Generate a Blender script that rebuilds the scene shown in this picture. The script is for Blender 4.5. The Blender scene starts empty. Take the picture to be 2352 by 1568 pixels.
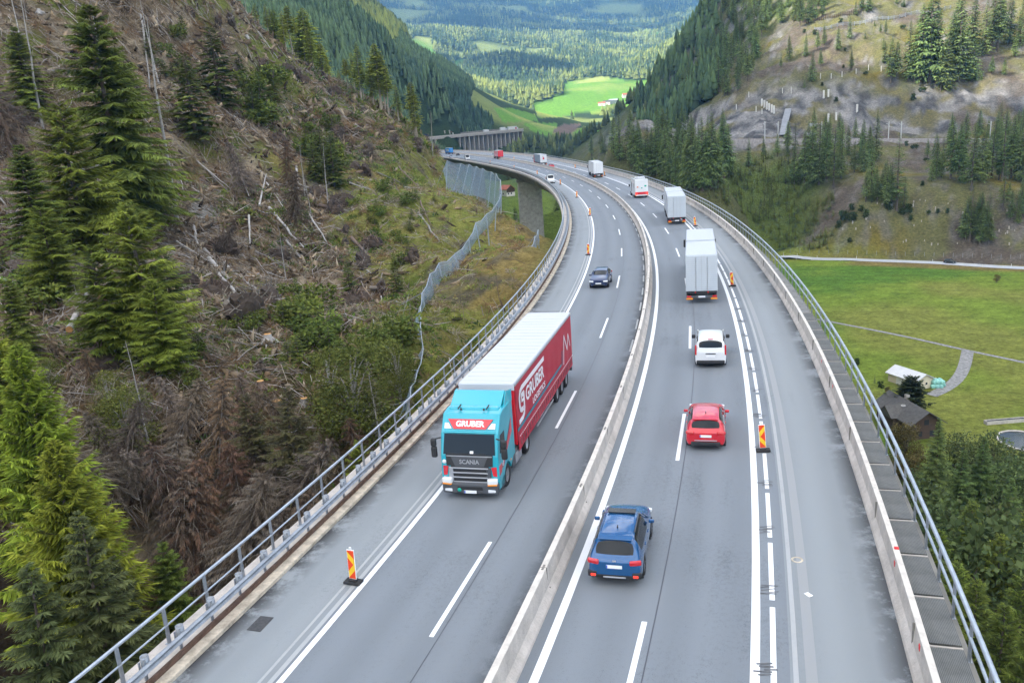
import bpy, bmesh, math, random
import numpy as np
from mathutils import Vector, Matrix

# ------------------------------------------------------------------ camera, sky, sun, exposure
scene = bpy.context.scene
COL = scene.collection
FPX, PITCH, ROLL, CAMH = 1878.3, 0.25614, -0.07147, 14.89      # focal length in px of a 2352 px wide frame
CXP, CYP = 1176.0, 784.0
_c, _s = math.cos(PITCH), math.sin(PITCH)
_F = np.array([0, _c, -_s]); _U = np.array([0, _s, _c]); _R = np.array([1.0, 0, 0])
CR = _R * math.cos(ROLL) + _U * math.sin(ROLL)
CU = -_R * math.sin(ROLL) + _U * math.cos(ROLL)
CAM = np.array([0, 0, CAMH])
cd = bpy.data.cameras.new('camera'); cam = bpy.data.objects.new('camera', cd); COL.objects.link(cam)
cd.sensor_width = 36; cd.lens = 36 * FPX / 2352; cd.clip_start = 0.5; cd.clip_end = 40000
m = Matrix.Identity(4)
for i in range(3):
    m[i][0] = CR[i]; m[i][1] = CU[i]; m[i][2] = -_F[i]; m[i][3] = CAM[i]
cam.matrix_world = m
scene.camera = cam

SUN_EL, SUN_AZ = math.radians(42), math.radians(250)           # azimuth clockwise from +y
SUNV = np.array([math.sin(SUN_AZ) * math.cos(SUN_EL), math.cos(SUN_AZ) * math.cos(SUN_EL), math.sin(SUN_EL)])
world = bpy.data.worlds.new('World'); scene.world = world; world.use_nodes = True
wn = world.node_tree; wn.nodes.clear()
sky = wn.nodes.new('ShaderNodeTexSky'); sky.sky_type = 'NISHITA'; sky.sun_disc = False
sky.sun_elevation = SUN_EL; sky.sun_rotation = SUN_AZ; sky.air_density = 1.0; sky.dust_density = 1.5; sky.altitude = 1300
bg = wn.nodes.new('ShaderNodeBackground'); bg.inputs[1].default_value = 0.13
wo = wn.nodes.new('ShaderNodeOutputWorld')
wn.links.new(sky.outputs[0], bg.inputs[0]); wn.links.new(bg.outputs[0], wo.inputs[0])
sl = bpy.data.lights.new('sun', 'SUN'); sl.energy = 4.5; sl.angle = math.radians(0.5); sl.color = (1.0, 0.95, 0.86)
so = bpy.data.objects.new('sun', sl); COL.objects.link(so)
so.rotation_euler = Vector(SUNV).to_track_quat('Z', 'Y').to_euler()
scene.view_settings.view_transform = 'Standard'; scene.view_settings.look = 'None'
scene.view_settings.gamma = 1; scene.view_settings.use_curve_mapping = False
scene.view_settings.exposure = 1.42
scene.render.engine = 'CYCLES'
scene.cycles.use_denoising = True
scene.cycles.max_bounces = 6; scene.cycles.diffuse_bounces = 3; scene.cycles.volume_bounces = 1
scene.cycles.transparent_max_bounces = 16

# ------------------------------------------------------------------ numbers and noise
def ray(u, v):
    d = _F * FPX + CR * (u - CXP) - CU * (v - CYP)
    return d / d[1]
def at(u, v, y):                 # the point of the sight line at distance y
    return CAM + ray(u, v) * y
def flat(u, v, z=0.0):           # ... where it meets the level z
    d = ray(u, v)
    return CAM + d * ((z - CAMH) / d[2])
def project(P):
    q = np.asarray(P) - CAM
    d = q @ _F
    return np.stack([CXP + FPX * (q @ CR) / d, CYP - FPX * (q @ CU) / d], -1)
def smooth(a, b, x):
    t = np.clip((np.asarray(x, float) - a) / (b - a), 0, 1)
    return t * t * (3 - 2 * t)
def _hash(ix, iy, s):
    h = (ix.astype(np.int64) * 374761393 + iy.astype(np.int64) * 668265263 + s * 2147483647) & 0xffffffff
    h = ((h ^ (h >> 13)) * 1274126177) & 0xffffffff
    return ((h ^ (h >> 16)) & 0xffff) / 65535.0
def vnoise(x, y, s=0):
    x = np.asarray(x, float); y = np.asarray(y, float)
    ix = np.floor(x); iy = np.floor(y); fx = x - ix; fy = y - iy
    fx = fx * fx * (3 - 2 * fx); fy = fy * fy * (3 - 2 * fy)
    a = _hash(ix, iy, s); b = _hash(ix + 1, iy, s); c = _hash(ix, iy + 1, s); d = _hash(ix + 1, iy + 1, s)
    return (a + (b - a) * fx) * (1 - fy) + (c + (d - c) * fx) * fy - 0.5
def fbm(x, y, sc, oct=4, s=0):
    r = 0; a = 1.0
    for k in range(oct):
        r = r + a * vnoise(x / sc, y / sc, s + k * 17); sc = sc / 2.03; a *= 0.5
    return r
def inpoly(poly, px, py):
    px = np.asarray(px); py = np.asarray(py); r = np.zeros(px.shape, bool)
    n = len(poly)
    for i in range(n):
        x1, y1 = poly[i]; x2, y2 = poly[(i + 1) % n]
        if y1 == y2: continue
        c = ((y1 > py) != (y2 > py)) & (px < (x2 - x1) * (py - y1) / (y2 - y1) + x1)
        r ^= c
    return r

# ------------------------------------------------------------------ objects
def tag(o, label=None, cat=None, group=None, kind=None):
    if label: o['label'] = label
    if cat: o['category'] = cat
    if group: o['group'] = group
    if kind: o['kind'] = kind
    return o
def empty(name, loc=(0, 0, 0), rz=0.0, label=None, cat=None, group=None):
    o = bpy.data.objects.new(name, None); COL.objects.link(o)
    o.location = loc; o.rotation_euler = (0, 0, rz); o.empty_display_size = 0.3
    return tag(o, label, cat, group)
def link(name, me, parent=None, loc=None):
    o = bpy.data.objects.new(name, me); COL.objects.link(o)
    if parent is not None: o.parent = parent
    if loc is not None: o.location = loc
    return o
def np_mesh(name, V, F, mats, smooth_=False, col=None, fmat=None):
    """a mesh from arrays; F is (m,3) or (m,4), or a list of such; col is one colour per vertex"""
    me = bpy.data.meshes.new(name)
    Fs = F if isinstance(F, list) else [F]
    Fs = [np.asarray(f, np.int32) for f in Fs if len(f)]
    V = np.asarray(V, np.float32)
    loops = np.concatenate([f.ravel() for f in Fs])
    sizes = np.concatenate([np.full(len(f), f.shape[1], np.int32) for f in Fs])
    starts = np.concatenate([[0], np.cumsum(sizes)[:-1]]).astype(np.int32)
    me.vertices.add(len(V)); me.vertices.foreach_set('co', V.ravel())
    me.loops.add(len(loops)); me.loops.foreach_set('vertex_index', loops)
    me.polygons.add(len(sizes)); me.polygons.foreach_set('loop_start', starts); me.polygons.foreach_set('loop_total', sizes)
    if fmat is not None: me.polygons.foreach_set('material_index', np.asarray(fmat, np.int32))
    if smooth_: me.polygons.foreach_set('use_smooth', np.ones(len(sizes), bool))
    for m_ in (mats if isinstance(mats, (list, tuple)) else [mats]): me.materials.append(m_)
    if col is not None:
        a = me.color_attributes.new('tint', 'FLOAT_COLOR', 'POINT')
        c4 = np.ones((len(V), 4), np.float32); c4[:, :col.shape[1]] = col
        a.data.foreach_set('color', c4.ravel())
    me.update(calc_edges=True); me.validate()
    return me
class MB:
    """collects boxes, bars, tubes and prisms into one mesh"""
    def __init__(s): s.v = []; s.f = []; s.sm = []
    def add(s, vs, fs, sm=False):
        b = len(s.v); s.v += [tuple(float(c) for c in p) for p in vs]
        s.f += [tuple(b + i for i in f) for f in fs]; s.sm += [sm] * len(fs)
        return s
    def box(s, c, d, rz=0.0, top=None):
        x, y, z = c; a, b, h = d[0] / 2, d[1] / 2, d[2] / 2
        ta, tb = (a, b) if top is None else (top[0] / 2, top[1] / 2)
        P = [(-a, -b, -h), (a, -b, -h), (a, b, -h), (-a, b, -h), (-ta, -tb, h), (ta, -tb, h), (ta, tb, h), (-ta, tb, h)]
        cs, sn = math.cos(rz), math.sin(rz)
        P = [(x + p[0] * cs - p[1] * sn, y + p[0] * sn + p[1] * cs, z + p[2]) for p in P]
        return s.add(P, [(3, 2, 1, 0), (4, 5, 6, 7), (0, 1, 5, 4), (1, 2, 6, 5), (2, 3, 7, 6), (3, 0, 4, 7)])
    def rbox(s, c, d, r=0.02, seg=2):
        bm = bmesh.new(); bmesh.ops.create_cube(bm, size=1)
        for v in bm.verts: v.co = Vector((v.co.x * d[0], v.co.y * d[1], v.co.z * d[2]))
        bmesh.ops.bevel(bm, geom=bm.edges[:], offset=r, segments=seg, affect='EDGES', profile=0.5)
        bm.verts.index_update()
        s.add([(v.co.x + c[0], v.co.y + c[1], v.co.z + c[2]) for v in bm.verts], [[v.index for v in f.verts] for f in bm.faces]); bm.free()
        return s
    def tube(s, pts, r, n=8, cap=True, sm=True):
        pts = [Vector(p) for p in pts]; rs = r if isinstance(r, (list, tuple)) else [r] * len(pts)
        rings = []; ref = None
        for i, p in enumerate(pts):
            t = (pts[min(i + 1, len(pts) - 1)] - pts[max(i - 1, 0)]).normalized()
            if ref is None: ref = Vector((0, 0, 1)) if abs(t.z) < 0.9 else Vector((1, 0, 0))
            a = t.cross(ref).normalized(); b = t.cross(a).normalized(); ref = -t.cross(a).cross(t) if False else ref
            rings.append([p + (a * math.cos(k * 2 * math.pi / n) + b * math.sin(k * 2 * math.pi / n)) * rs[i] for k in range(n)])
        vs = [q for ri in rings for q in ri]; fs = []
        for i in range(len(pts) - 1):
            for k in range(n):
                k2 = (k + 1) % n; fs.append((i * n + k, i * n + k2, (i + 1) * n + k2, (i + 1) * n + k))
        s.add(vs, fs, sm)
        if cap:
            s.add(rings[0], [tuple(range(n))]); s.add(rings[-1], [tuple(reversed(range(n)))])
        return s
    def prism(s, poly, a, b, axis='y'):
        """polygon swept along an axis; poly holds the two other coordinates"""
        n = len(poly)
        def P(p, t): return {'y': (p[0], t, p[1]), 'x': (t, p[0], p[1]), 'z': (p[0], p[1], t)}[axis]
        vs = [P(p, a) for p in poly] + [P(p, b) for p in poly]
        fs = [tuple(range(n)), tuple(range(2 * n - 1, n - 1, -1))] + [(i + n, (i + 1) % n + n, (i + 1) % n, i) for i in range(n)]
        return s.add(vs, fs)
    def quad(s, a, b, c, d): return s.add([a, b, c, d], [(0, 1, 2, 3)])
    def lathe(s, prof, n=24, axis='y', c=(0, 0, 0)):
        vs = []; fs = []
        for (r, t) in prof:
            for k in range(n):
                a = 2 * math.pi * k / n; x, z = r * math.cos(a), r * math.sin(a)
                vs.append((c[0] + x, c[1] + t, c[2] + z) if axis == 'y' else (c[0] + x, c[1] + z, c[2] + t))
        for i in range(len(prof) - 1):
            for k in range(n):
                k2 = (k + 1) % n; fs.append((i * n + k, i * n + k2, (i + 1) * n + k2, (i + 1) * n + k))
        return s.add(vs, fs, True)
    def build(s, name, mat, parent=None, loc=None, fix=True):
        me = bpy.data.meshes.new(name); me.from_pydata(s.v, [], s.f)
        me.polygons.foreach_set('use_smooth', s.sm)
        me.materials.append(mat)
        if fix:
            bm = bmesh.new(); bm.from_mesh(me); bmesh.ops.recalc_face_normals(bm, faces=bm.faces); bm.to_mesh(me); bm.free()
        me.update()
        return link(name, me, parent, loc)

# ------------------------------------------------------------------ materials
def mat(name, color=(0.5, 0.5, 0.5), rough=0.6, metal=0.0, spec=0.5, coat=0.0, noise=0.0, nscale=3.0, bump=0.0, bscale=20.0, emit=None, alpha=None, obj_var=0.0):
    M = bpy.data.materials.new(name); M.use_nodes = True
    nt = M.node_tree; b = nt.nodes['Principled BSDF']
    b.inputs['Base Color'].default_value = (*color, 1); b.inputs['Roughness'].default_value = rough
    b.inputs['Metallic'].default_value = metal; b.inputs['Specular IOR Level'].default_value = spec
    b.inputs['Coat Weight'].default_value = coat; b.inputs['Coat Roughness'].default_value = 0.05
    src = None
    if noise or bump:
        tc = nt.nodes.new('ShaderNodeTexCoord')
    if noise:
        nz = nt.nodes.new('ShaderNodeTexNoise'); nz.inputs['Scale'].default_value = nscale; nz.inputs['Detail'].default_value = 6
        nz.inputs['Roughness'].default_value = 0.65
        nt.links.new(tc.outputs['Object'], nz.inputs['Vector'])
        mr = nt.nodes.new('ShaderNodeMapRange'); mr.inputs[1].default_value = 0.3; mr.inputs[2].default_value = 0.7
        mr.inputs[3].default_value = 1 - noise; mr.inputs[4].default_value = 1 + noise * 0.6
        nt.links.new(nz.outputs[0], mr.inputs[0])
        vm = nt.nodes.new('ShaderNodeVectorMath'); vm.operation = 'SCALE'; vm.inputs[0].default_value = color
        nt.links.new(mr.outputs[0], vm.inputs['Scale']); src = vm.outputs[0]
        nt.links.new(src, b.inputs['Base Color'])
    if obj_var:
        oi = nt.nodes.new('ShaderNodeObjectInfo')
        mr = nt.nodes.new('ShaderNodeMapRange'); mr.inputs[3].default_value = 1 - obj_var; mr.inputs[4].default_value = 1 + obj_var
        nt.links.new(oi.outputs['Random'], mr.inputs[0])
        vm = nt.nodes.new('ShaderNodeVectorMath'); vm.operation = 'SCALE'; vm.inputs[0].default_value = color
        if src: nt.links.new(src, vm.inputs[0])
        nt.links.new(mr.outputs[0], vm.inputs['Scale']); nt.links.new(vm.outputs[0], b.inputs['Base Color'])
    if bump:
        nz = nt.nodes.new('ShaderNodeTexNoise'); nz.inputs['Scale'].default_value = bscale; nz.inputs['Detail'].default_value = 8
        nt.links.new(tc.outputs['Object'], nz.inputs['Vector'])
        bp = nt.nodes.new('ShaderNodeBump'); bp.inputs['Strength'].default_value = bump; bp.inputs['Distance'].default_value = 0.05
        nt.links.new(nz.outputs[0], bp.inputs['Height']); nt.links.new(bp.outputs[0], b.inputs['Normal'])
    if emit:
        b.inputs['Emission Color'].default_value = (*emit[0], 1); b.inputs['Emission Strength'].default_value = emit[1]
    return M
def N(nt, kind, **kw):
    n = nt.nodes.new('ShaderNode' + kind)
    for k, v in kw.items():
        if k.startswith('i_'): n.inputs[int(k[2:]) if k[2:].isdigit() else k[2:].replace('_', ' ')].default_value = v
        else: setattr(n, k, v)
    return n
def ramp(nt, src, stops):
    r = nt.nodes.new('ShaderNodeValToRGB'); e = r.color_ramp.elements
    while len(e) < len(stops): e.new(0.5)
    for el, (p, c) in zip(e, stops):
        el.position = p; el.color = (*c, 1) if len(c) == 3 else c
    nt.links.new(src, r.inputs[0]); return r.outputs[0]
def mixc(nt, fac, a, b, mode='MIX'):
    n = nt.nodes.new('ShaderNodeMix'); n.data_type = 'RGBA'; n.blend_type = mode
    for sock, val in ((n.inputs[0], fac), (n.inputs[6], a), (n.inputs[7], b)):
        if isinstance(val, (int, float)): sock.default_value = val
        elif isinstance(val, tuple): sock.default_value = (*val, 1)
        else: nt.links.new(val, sock)
    return n.outputs[2]
def math_(nt, op, a, b=None, clamp=False):
    n = nt.nodes.new('ShaderNodeMath'); n.operation = op; n.use_clamp = clamp
    for i, val in enumerate((a, b)):
        if val is None: continue
        if isinstance(val, (int, float)): n.inputs[i].default_value = val
        else: nt.links.new(val, n.inputs[i])
    return n.outputs[0]
def noise_node(nt, vec, scale, detail=6, rough=0.6, lac=2.0):
    n = nt.nodes.new('ShaderNodeTexNoise'); n.inputs['Scale'].default_value = scale; n.inputs['Detail'].default_value = detail
    n.inputs['Roughness'].default_value = rough; nt.links.new(vec, n.inputs['Vector']); return n.outputs[0]
# ------------------------------------------------------------------ the road's plan
RC5 = [-0.0024044631854861984, -0.09474647783085272, 1.9542318625011037, -15.057022916891642, 38.154086692002075, -8.147324723249035]
DRC5 = np.polyder(RC5)
def road_x(y): return np.polyval(RC5, np.asarray(y, float) / 100)
def road_t(y):
    s = np.polyval(DRC5, np.asarray(y, float) / 100) / 100
    n = np.sqrt(1 + s * s); return s / n, 1 / n
def road_w(y): return 1 + 0.5 * smooth(230, 470, y)
def rp(y, off, z=0.0):
    tx, ty = road_t(y); o = off * road_w(y)
    return float(road_x(y) + o * ty), float(y - o * tx), z
def heading(y): tx, ty = road_t(y); return math.atan2(tx, ty)

# ------------------------------------------------------------------ the lie of the land
PX = [  # sight-line points: u, v, distance
 # clear-cut spur on the left
 (150,700,72),(500,600,105),(700,900,62),(930,905,66),(1000,800,76),(800,600,122),(1200,650,92),(1245,575,108),(300,400,132),(150,200,142),(0,0,152),
 (600,250,192),(800,400,172),(950,450,166),(900,330,212),(1010,352,236),(945,312,250),(820,238,250),(700,170,246),(620,105,240),(550,30,236),(480,-60,230),(300,-120,190),(0,-200,170),
 (1060,450,168),(1130,480,160),(1140,520,140),(1060,600,112),(970,690,102),(350,600,95),(200,900,56),(60,500,90),(-150,300,120),(1180,505,150),
 # right-hand slope
 (1650,445,330),(1720,510,345),(1750,560,338),(1800,574,348),(1900,577,342),(2050,580,334),(2200,586,324),(2352,596,312),(2550,610,300),
 (1800,490,345),(2000,490,345),(2200,490,335),(2400,490,325),(1900,400,385),(2100,400,380),(2352,400,370),(1700,332,432),(1800,326,432),(2000,325,428),(2200,325,424),(2352,325,420),(2600,325,416),
 (1720,318,440),(1800,318,440),(2000,318,436),(2200,318,432),(2352,318,428),(2600,318,424),
 (1750,245,474),(1900,215,476),(2100,215,476),(2300,215,470),(1800,170,500),(2000,120,506),(2200,130,500),(2352,150,490),
 (1770,60,590),(1950,20,560),(2150,40,540),(2352,20,540),(2000,-80,610),(2300,-100,590),(1670,0,650),(1720,-90,680),(1600,112,655),(1560,190,650),(1512,262,640),(1535,300,560),(1560,330,470),(1600,240,540),(1640,170,570),
 (1400,352,430),(1480,330,455),(1380,385,410),(1520,380,380),
 # floor of the side valley, seen through the gap
 (1165,445,600),(1160,420,700),(1285,500,360),(1290,330,950),(1230,335,900),(1340,335,900),(1300,352,800),
 # slopes of the dark wood beyond the spur
 (1150,290,1000),(1205,312,985),(1150,335,945),(1060,352,895),(960,352,850),(1000,350,870),(1060,305,955),(960,314,915),(1120,300,985),(1060,235,990),(1000,170,900),(900,110,880),(830,60,860),(740,0,840),(650,-60,800),(1110,272,1000),(900,240,800),(800,150,720),(760,100,720),(950,318,800),
 # far valley and ranges
 (1500,292,1000),(1560,250,1000),(1620,170,1000),(1420,300,1050),(1560,275,1400),(1650,215,1500),(1180,262,1900),(1300,272,1500),(1250,300,1250),(1370,300,1250),(1470,240,1900),(1390,190,2150),(1290,215,2000),(1520,200,2150),(1180,200,2400),(1100,150,2700),(1030,105,3000),(1150,130,2700),(1300,130,3000),(1450,140,3000),(1590,128,2800),(1640,100,3200),
 (1000,60,3900),(1150,40,4300),(1300,60,4500),(1480,75,4300),(1620,50,4300),(900,40,4300),(1000,-20,5200),(1200,-10,5600),(1400,-20,5600),(1600,0,5400),(800,-40,5200),(1700,-60,5600),
]
XY = [(60,60,-46),(60,120,-47),(60,190,-47),(75,260,-47),(110,40,-46),(120,120,-47),(140,190,-47),(160,250,-47),(200,120,-46),(230,200,-45),(230,60,-44),(82,285,-47),(95,308,-47),(102,322,-47),(68,300,-46),(60,300,-47),(300,150,-40),(300,40,-38),
 (46,340,-46),(40,420,-44),(50,520,-40),(20,560,-34),(20,480,-40),(60,640,-30),
 (-30,20,-18),(-55,30,-6),(-90,40,14),(-150,60,48),(-210,140,100),(-160,220,110),(-20,300,-26),(-60,330,-6),(-110,320,30),(-170,330,80),(-5,330,-34),(-40,420,-36),(-90,430,-20),(-140,470,10),
 (30,0,-36),(0,0,-26),(-25,-10,-20),(-60,-10,0),(80,0,-44),(160,-10,-42),
 (-300,700,140),(-500,900,260),(-800,1300,450),(-260,1000,210),(-250,1300,260),(-60,1200,90),(-700,600,330),(-400,300,260),(-900,2200,520),(-1700,3000,800),(-1500,1500,760),(-2500,4500,1100),
 (400,600,110),(600,500,170),(420,420,40),(330,300,-20),(330,700,180),(500,1000,260),(300,1000,120),(700,1500,380),(900,2500,500),(700,2100,270),(1500,3300,780),(1500,1500,700),(2500,4500,1200),(900,800,360),(420,1400,210),
 (0,7500,1700),(-2500,7500,1700),(2500,7500,1700),(0,8600,1900),(150,1000,-16),(60,1000,-10)]
for _u, _v in ((1780,592),(1850,594),(1900,595),(2000,597),(2090,600),(2184,603),(2270,608),(2352,613),(2450,619)):
    _q = flat(_u, _v, -47.0); XY += [(_q[0], _q[1], -47.0), (_q[0], _q[1] - 9, -47.0)]
for y, l, c, r in ((0,-24,-30,-36),(20,-20,-27,-36),(40,-17,-24,-38),(60,-13,-22,-38),(85,-8.5,-18,-36),(110,-5,-14,-34),(135,-6,-16,-36),(160,-12,-24,-40),(190,-22,-34,-42),(230,-34,-40,-45),(300,-38,-42,-46),(400,-36,-40,-45),(500,-26,-28,-38),(580,-12,-12,-24),(640,-3,-3,-8),(740,-3,-3,-3)):
    for o, z in ((-11, l), (1, c), (13, r)):
        p = rp(y, o / float(road_w(y))); XY.append((p[0], p[1], z))
CP = np.array([at(*p) for p in PX] + XY, float)
RBC = 14.0
_d = np.sqrt(((CP[:, None, :2] - CP[None, :, :2]) ** 2).sum(-1) + RBC ** 2)
_n = len(CP)
_A = np.zeros((_n + 3, _n + 3)); _A[:_n, :_n] = _d + np.eye(_n) * -0.15
_A[:_n, _n] = 1; _A[:_n, _n + 1:] = CP[:, :2] / 1000; _A[_n:, :_n] = _A[:_n, _n:].T
_w = np.linalg.solve(_A, np.concatenate([CP[:, 2], [0, 0, 0]]))
def base_h(x, y):
    x = np.asarray(x, float).ravel(); y = np.asarray(y, float).ravel(); out = np.empty(len(x))
    for i in range(0, len(x), 20000):
        a = x[i:i + 20000]; b = y[i:i + 20000]
        d = np.sqrt((a[:, None] - CP[None, :, 0]) ** 2 + (b[:, None] - CP[None, :, 1]) ** 2 + RBC ** 2)
        out[i:i + 20000] = d @ _w[:_n] + _w[_n] + (a * _w[_n + 1] + b * _w[_n + 2]) / 1000
    return out
def zone_left(x, y):             # 1 on the clear-cut spur
    return smooth(4, -8, x - np.where(y < 250, road_x(y) - 8, road_x(250) - 8 - (y - 250) * 0.3)) * smooth(420, 330, y)
def zone_right(x, y):            # 1 on the slope behind the country road
    return smooth(4, 30, y - (341 - (x - 112) * 0.72)) * smooth(30, 60, x) * smooth(800, 700, y)
def land(x, y):
    x = np.asarray(x, float); y = np.asarray(y, float); sh = x.shape
    x = x.ravel(); y = y.ravel(); h = base_h(x, y)
    l = zone_left(x, y); r = zone_right(x, y); far = smooth(600, 1200, y)
    floor_ = (1 - l) * (1 - r) * (1 - far) * smooth(20, 45, x) * smooth(-30, -40, h)
    h = h * (1 - floor_) + floor_ * (-47 + fbm(x, y, 60, 2, 5) * 0.8)
    h = h + l * (fbm(x, y, 16, 5, 1) * 2.6 + fbm(x, y, 3.2, 3, 9) * 1.25)
    rockz = r * smooth(-12, 0, h)
    rid = 1 - np.abs(fbm(x + 0.5 * y, y, 38, 4, 21)) * 2.2
    h = h + r * fbm(x, y, 26, 4, 3) * 2.0 + rockz * (rid * 5 - 3 + fbm(x, y, 9, 4, 31) * 3.6)
    h = h + far * (fbm(x, y, 420, 4, 41) * 60 * smooth(1500, 3500, y) + fbm(x, y, 120, 3, 44) * 8 * smooth(900, 1800, y))
    return h.reshape(sh)
def land1(x, y): return float(land(np.array([x]), np.array([y]))[0])
def hit(u, v, y0=20.0, y1=1200.0, n=260):
    """where the sight line through a place in the photograph meets the land"""
    d = ray(u, v); ys = np.geomspace(y0, y1, n)
    z = CAM[2] + d[2] * ys; h = land(CAM[0] + d[0] * ys, ys)
    k = np.argmax(z < h)
    if not (z < h).any(): k = n - 1
    if k == 0: return np.array([d[0] * ys[0], ys[0], h[0]])
    f = (z[k-1] - h[k-1]) / max(1e-6, (z[k-1] - h[k-1]) - (z[k] - h[k])); yy = ys[k-1] + (ys[k] - ys[k-1]) * f
    return np.array([d[0] * yy, yy, land1(d[0] * yy, yy)])

def Zf(l): return [(1010.6 + x * .3125, y * .3125) for x, y in l]
def Zg(l): return [(496 + x * .2969, y * .2969) for x, y in l]
MEADOWS = [Zf([(905,610),(1180,562),(1380,588),(1700,598),(1900,600),(1900,900),(1560,850),(1320,850),(1050,830),(890,860),(720,870),(690,770),(910,690)]),
 Zf([(390,790),(540,800),(700,840),(720,890),(470,900)]), Zf([(600,905),(870,905),(860,950),(800,1005),(700,980)]), Zf([(960,990),(1060,930),(1235,970),(1180,1015)]),
 Zf([(95,455),(200,438),(200,475),(120,515)]), Zf([(1650,400),(1870,355),(1900,410),(1700,450)]), Zf([(1380,190),(1640,235),(1560,252),(1400,232)]),
 Zg([(1450,330),(1560,278),(1665,300),(1720,480),(1740,520),(1560,420)]), Zg([(1830,480),(1940,458),(1930,505)]), Zg([(2150,838),(2300,838),(2352,930),(2210,930)])]
FIELD = Zf([(830,960),(900,915),(1045,908),(960,990),(880,1005)])
def meadow_mask(P):
    q = project(P); r = np.zeros(len(q), bool)
    for poly in MEADOWS: r |= inpoly(poly, q[:, 0], q[:, 1])
    return r
def field_mask(P):
    q = project(P); return inpoly(FIELD, q[:, 0], q[:, 1])

def gbelt(y): return 23 + 0.33 * (np.clip(y, 40, 165) - 60) - 0.28 * np.clip(np.asarray(y, float) - 175, 0, 80)
def grow(a, b, s0, g):
    r = [a]; s = s0
    while r[-1] < b: r.append(r[-1] + s); s *= g
    return r
gx = sorted(set(np.round(np.concatenate([-np.array(grow(112, 5200, 3, 1.05)), np.arange(-112, 22, 0.9), np.arange(22, 262, 2.2), np.array(grow(262, 5200, 3, 1.05))]), 3)))
gy = sorted(set(np.round(np.concatenate([np.arange(-40, 14, 4), np.arange(14, 130, 0.9), np.arange(130, 330, 1.5), np.arange(330, 700, 2.4), np.array(grow(700, 8600, 5, 1.025))]), 3)))
GX, GY = np.meshgrid(np.array(gx), np.array(gy))
GZ = land(GX, GY)
_nx, _ny = len(gx), len(gy)
P = np.stack([GX.ravel(), GY.ravel(), GZ.ravel()], 1)
x, y, z = P.T
dzx = np.gradient(GZ, np.array(gx), axis=1); dzy = np.gradient(GZ, np.array(gy), axis=0)
steep = np.sqrt(dzx ** 2 + dzy ** 2).ravel()
def mixn(a, b, t): return a + (np.array(b) - a) * np.clip(t, 0, 1)[:, None]
zl = zone_left(x, y); zr = zone_right(x, y); far = smooth(500, 900, y)
n1 = fbm(x, y, 18, 5, 51) + 0; n2 = fbm(x, y, 5, 4, 53); n3 = fbm(x, y, 60, 4, 57); n4 = fbm(x, y, 2.4, 3, 59)
C = np.tile(np.array([0.075, 0.088, 0.03]), (len(x), 1))                                   # rough grass
C = mixn(C, (0.185, 0.255, 0.035), smooth(-30, -42, z) * smooth(26, 44, x) * (y < 420))    # hay meadow on the valley floor
fl = smooth(-40, -45, z) * smooth(26, 44, x) * (y < 420)
C = mixn(C, (0.225, 0.245, 0.05), fl * smooth(-0.1, 0.4, n3 + 0.3 * n1 + 0.25 * np.sin(x * 0.09 + y * 0.05)))
C = mixn(C, (0.10, 0.195, 0.026), fl * smooth(0.05, 0.4, -n3 + 0.25 * n1))
tanb = smooth(292, 300, y + (x - 165) * 0.7) * smooth(330, 312, y + (x - 165) * 0.7) * smooth(120, 150, x + 18 * n1) * fl
C = mixn(C, (0.22, 0.165, 0.055), tanb * smooth(-0.3, 0.3, n1 + 0.2))
val = smooth(-14, -24, z) * smooth(330, 360, y) * smooth(900, 760, y) * (1 - smooth(60, 90, x)) * smooth(-60, -30, x)
C = mixn(C, (0.14, 0.20, 0.035), val)
C = C * (1 + (0.07 * np.sin((x * 0.35 + y) * 0.9) + 0.16 * n4 + 0.14 * n2) * fl)[:, None]
slp = smooth(-43.5, -39, z) * smooth(44, 62, x) * smooth(200, 240, y) * (y < 700)
C = mixn(C, (0.115, 0.115, 0.045), slp * (0.75 + 0.5 * n2))
# clear-cut
qz = project(P)
deb = np.tile(np.array([0.145, 0.108, 0.07]), (len(x), 1))
deb = mixn(deb, (0.285, 0.24, 0.18), smooth(-0.05, 0.4, n2 + 0.4 * n4)); deb = mixn(deb, (0.035, 0.026, 0.019), smooth(0.08, 0.35, -n2 + 0.6 * n4))
deb = mixn(deb, (0.125, 0.145, 0.035), smooth(0.03, 0.3, n1 - 0.4 * n2))
gr = np.tile(np.array([0.19, 0.19, 0.052]), (len(x), 1))
gr = mixn(gr, (0.24, 0.175, 0.07), smooth(0.14, 0.45, n1 + 0.3 * n2)); gr = mixn(gr, (0.08, 0.12, 0.02), smooth(0.0, 0.3, -n1 + 0.4 * n2)); gr = mixn(gr, (0.12, 0.1, 0.075), smooth(0.2, 0.45, n4 + n2))
s_ = x - road_x(np.clip(y, 0, 250))                   # grass belt low on the spur, widening with distance
green = smooth(-0.35, 0.35, (s_ + gbelt(y)) / 14 + n1 * 1.6)
qr = project(P); rkp = np.exp(-(((qr[:, 0] - 465) / 45) ** 2 + ((qr[:, 1] - 480 - 0.35 * (qr[:, 0] - 465)) / 42) ** 2)) * (y > 60) * (y < 170)
deb = mixn(deb, (0.26, 0.27, 0.28), smooth(0.35, 0.6, rkp + 0.5 * n2))
deb = deb * np.array([1.22, 1.18, 1.1]); gr = gr * np.array([1.2, 1.25, 1.1])
lc = deb + (gr - deb) * green[:, None]
C = C + (lc - C) * zl[:, None]
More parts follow.
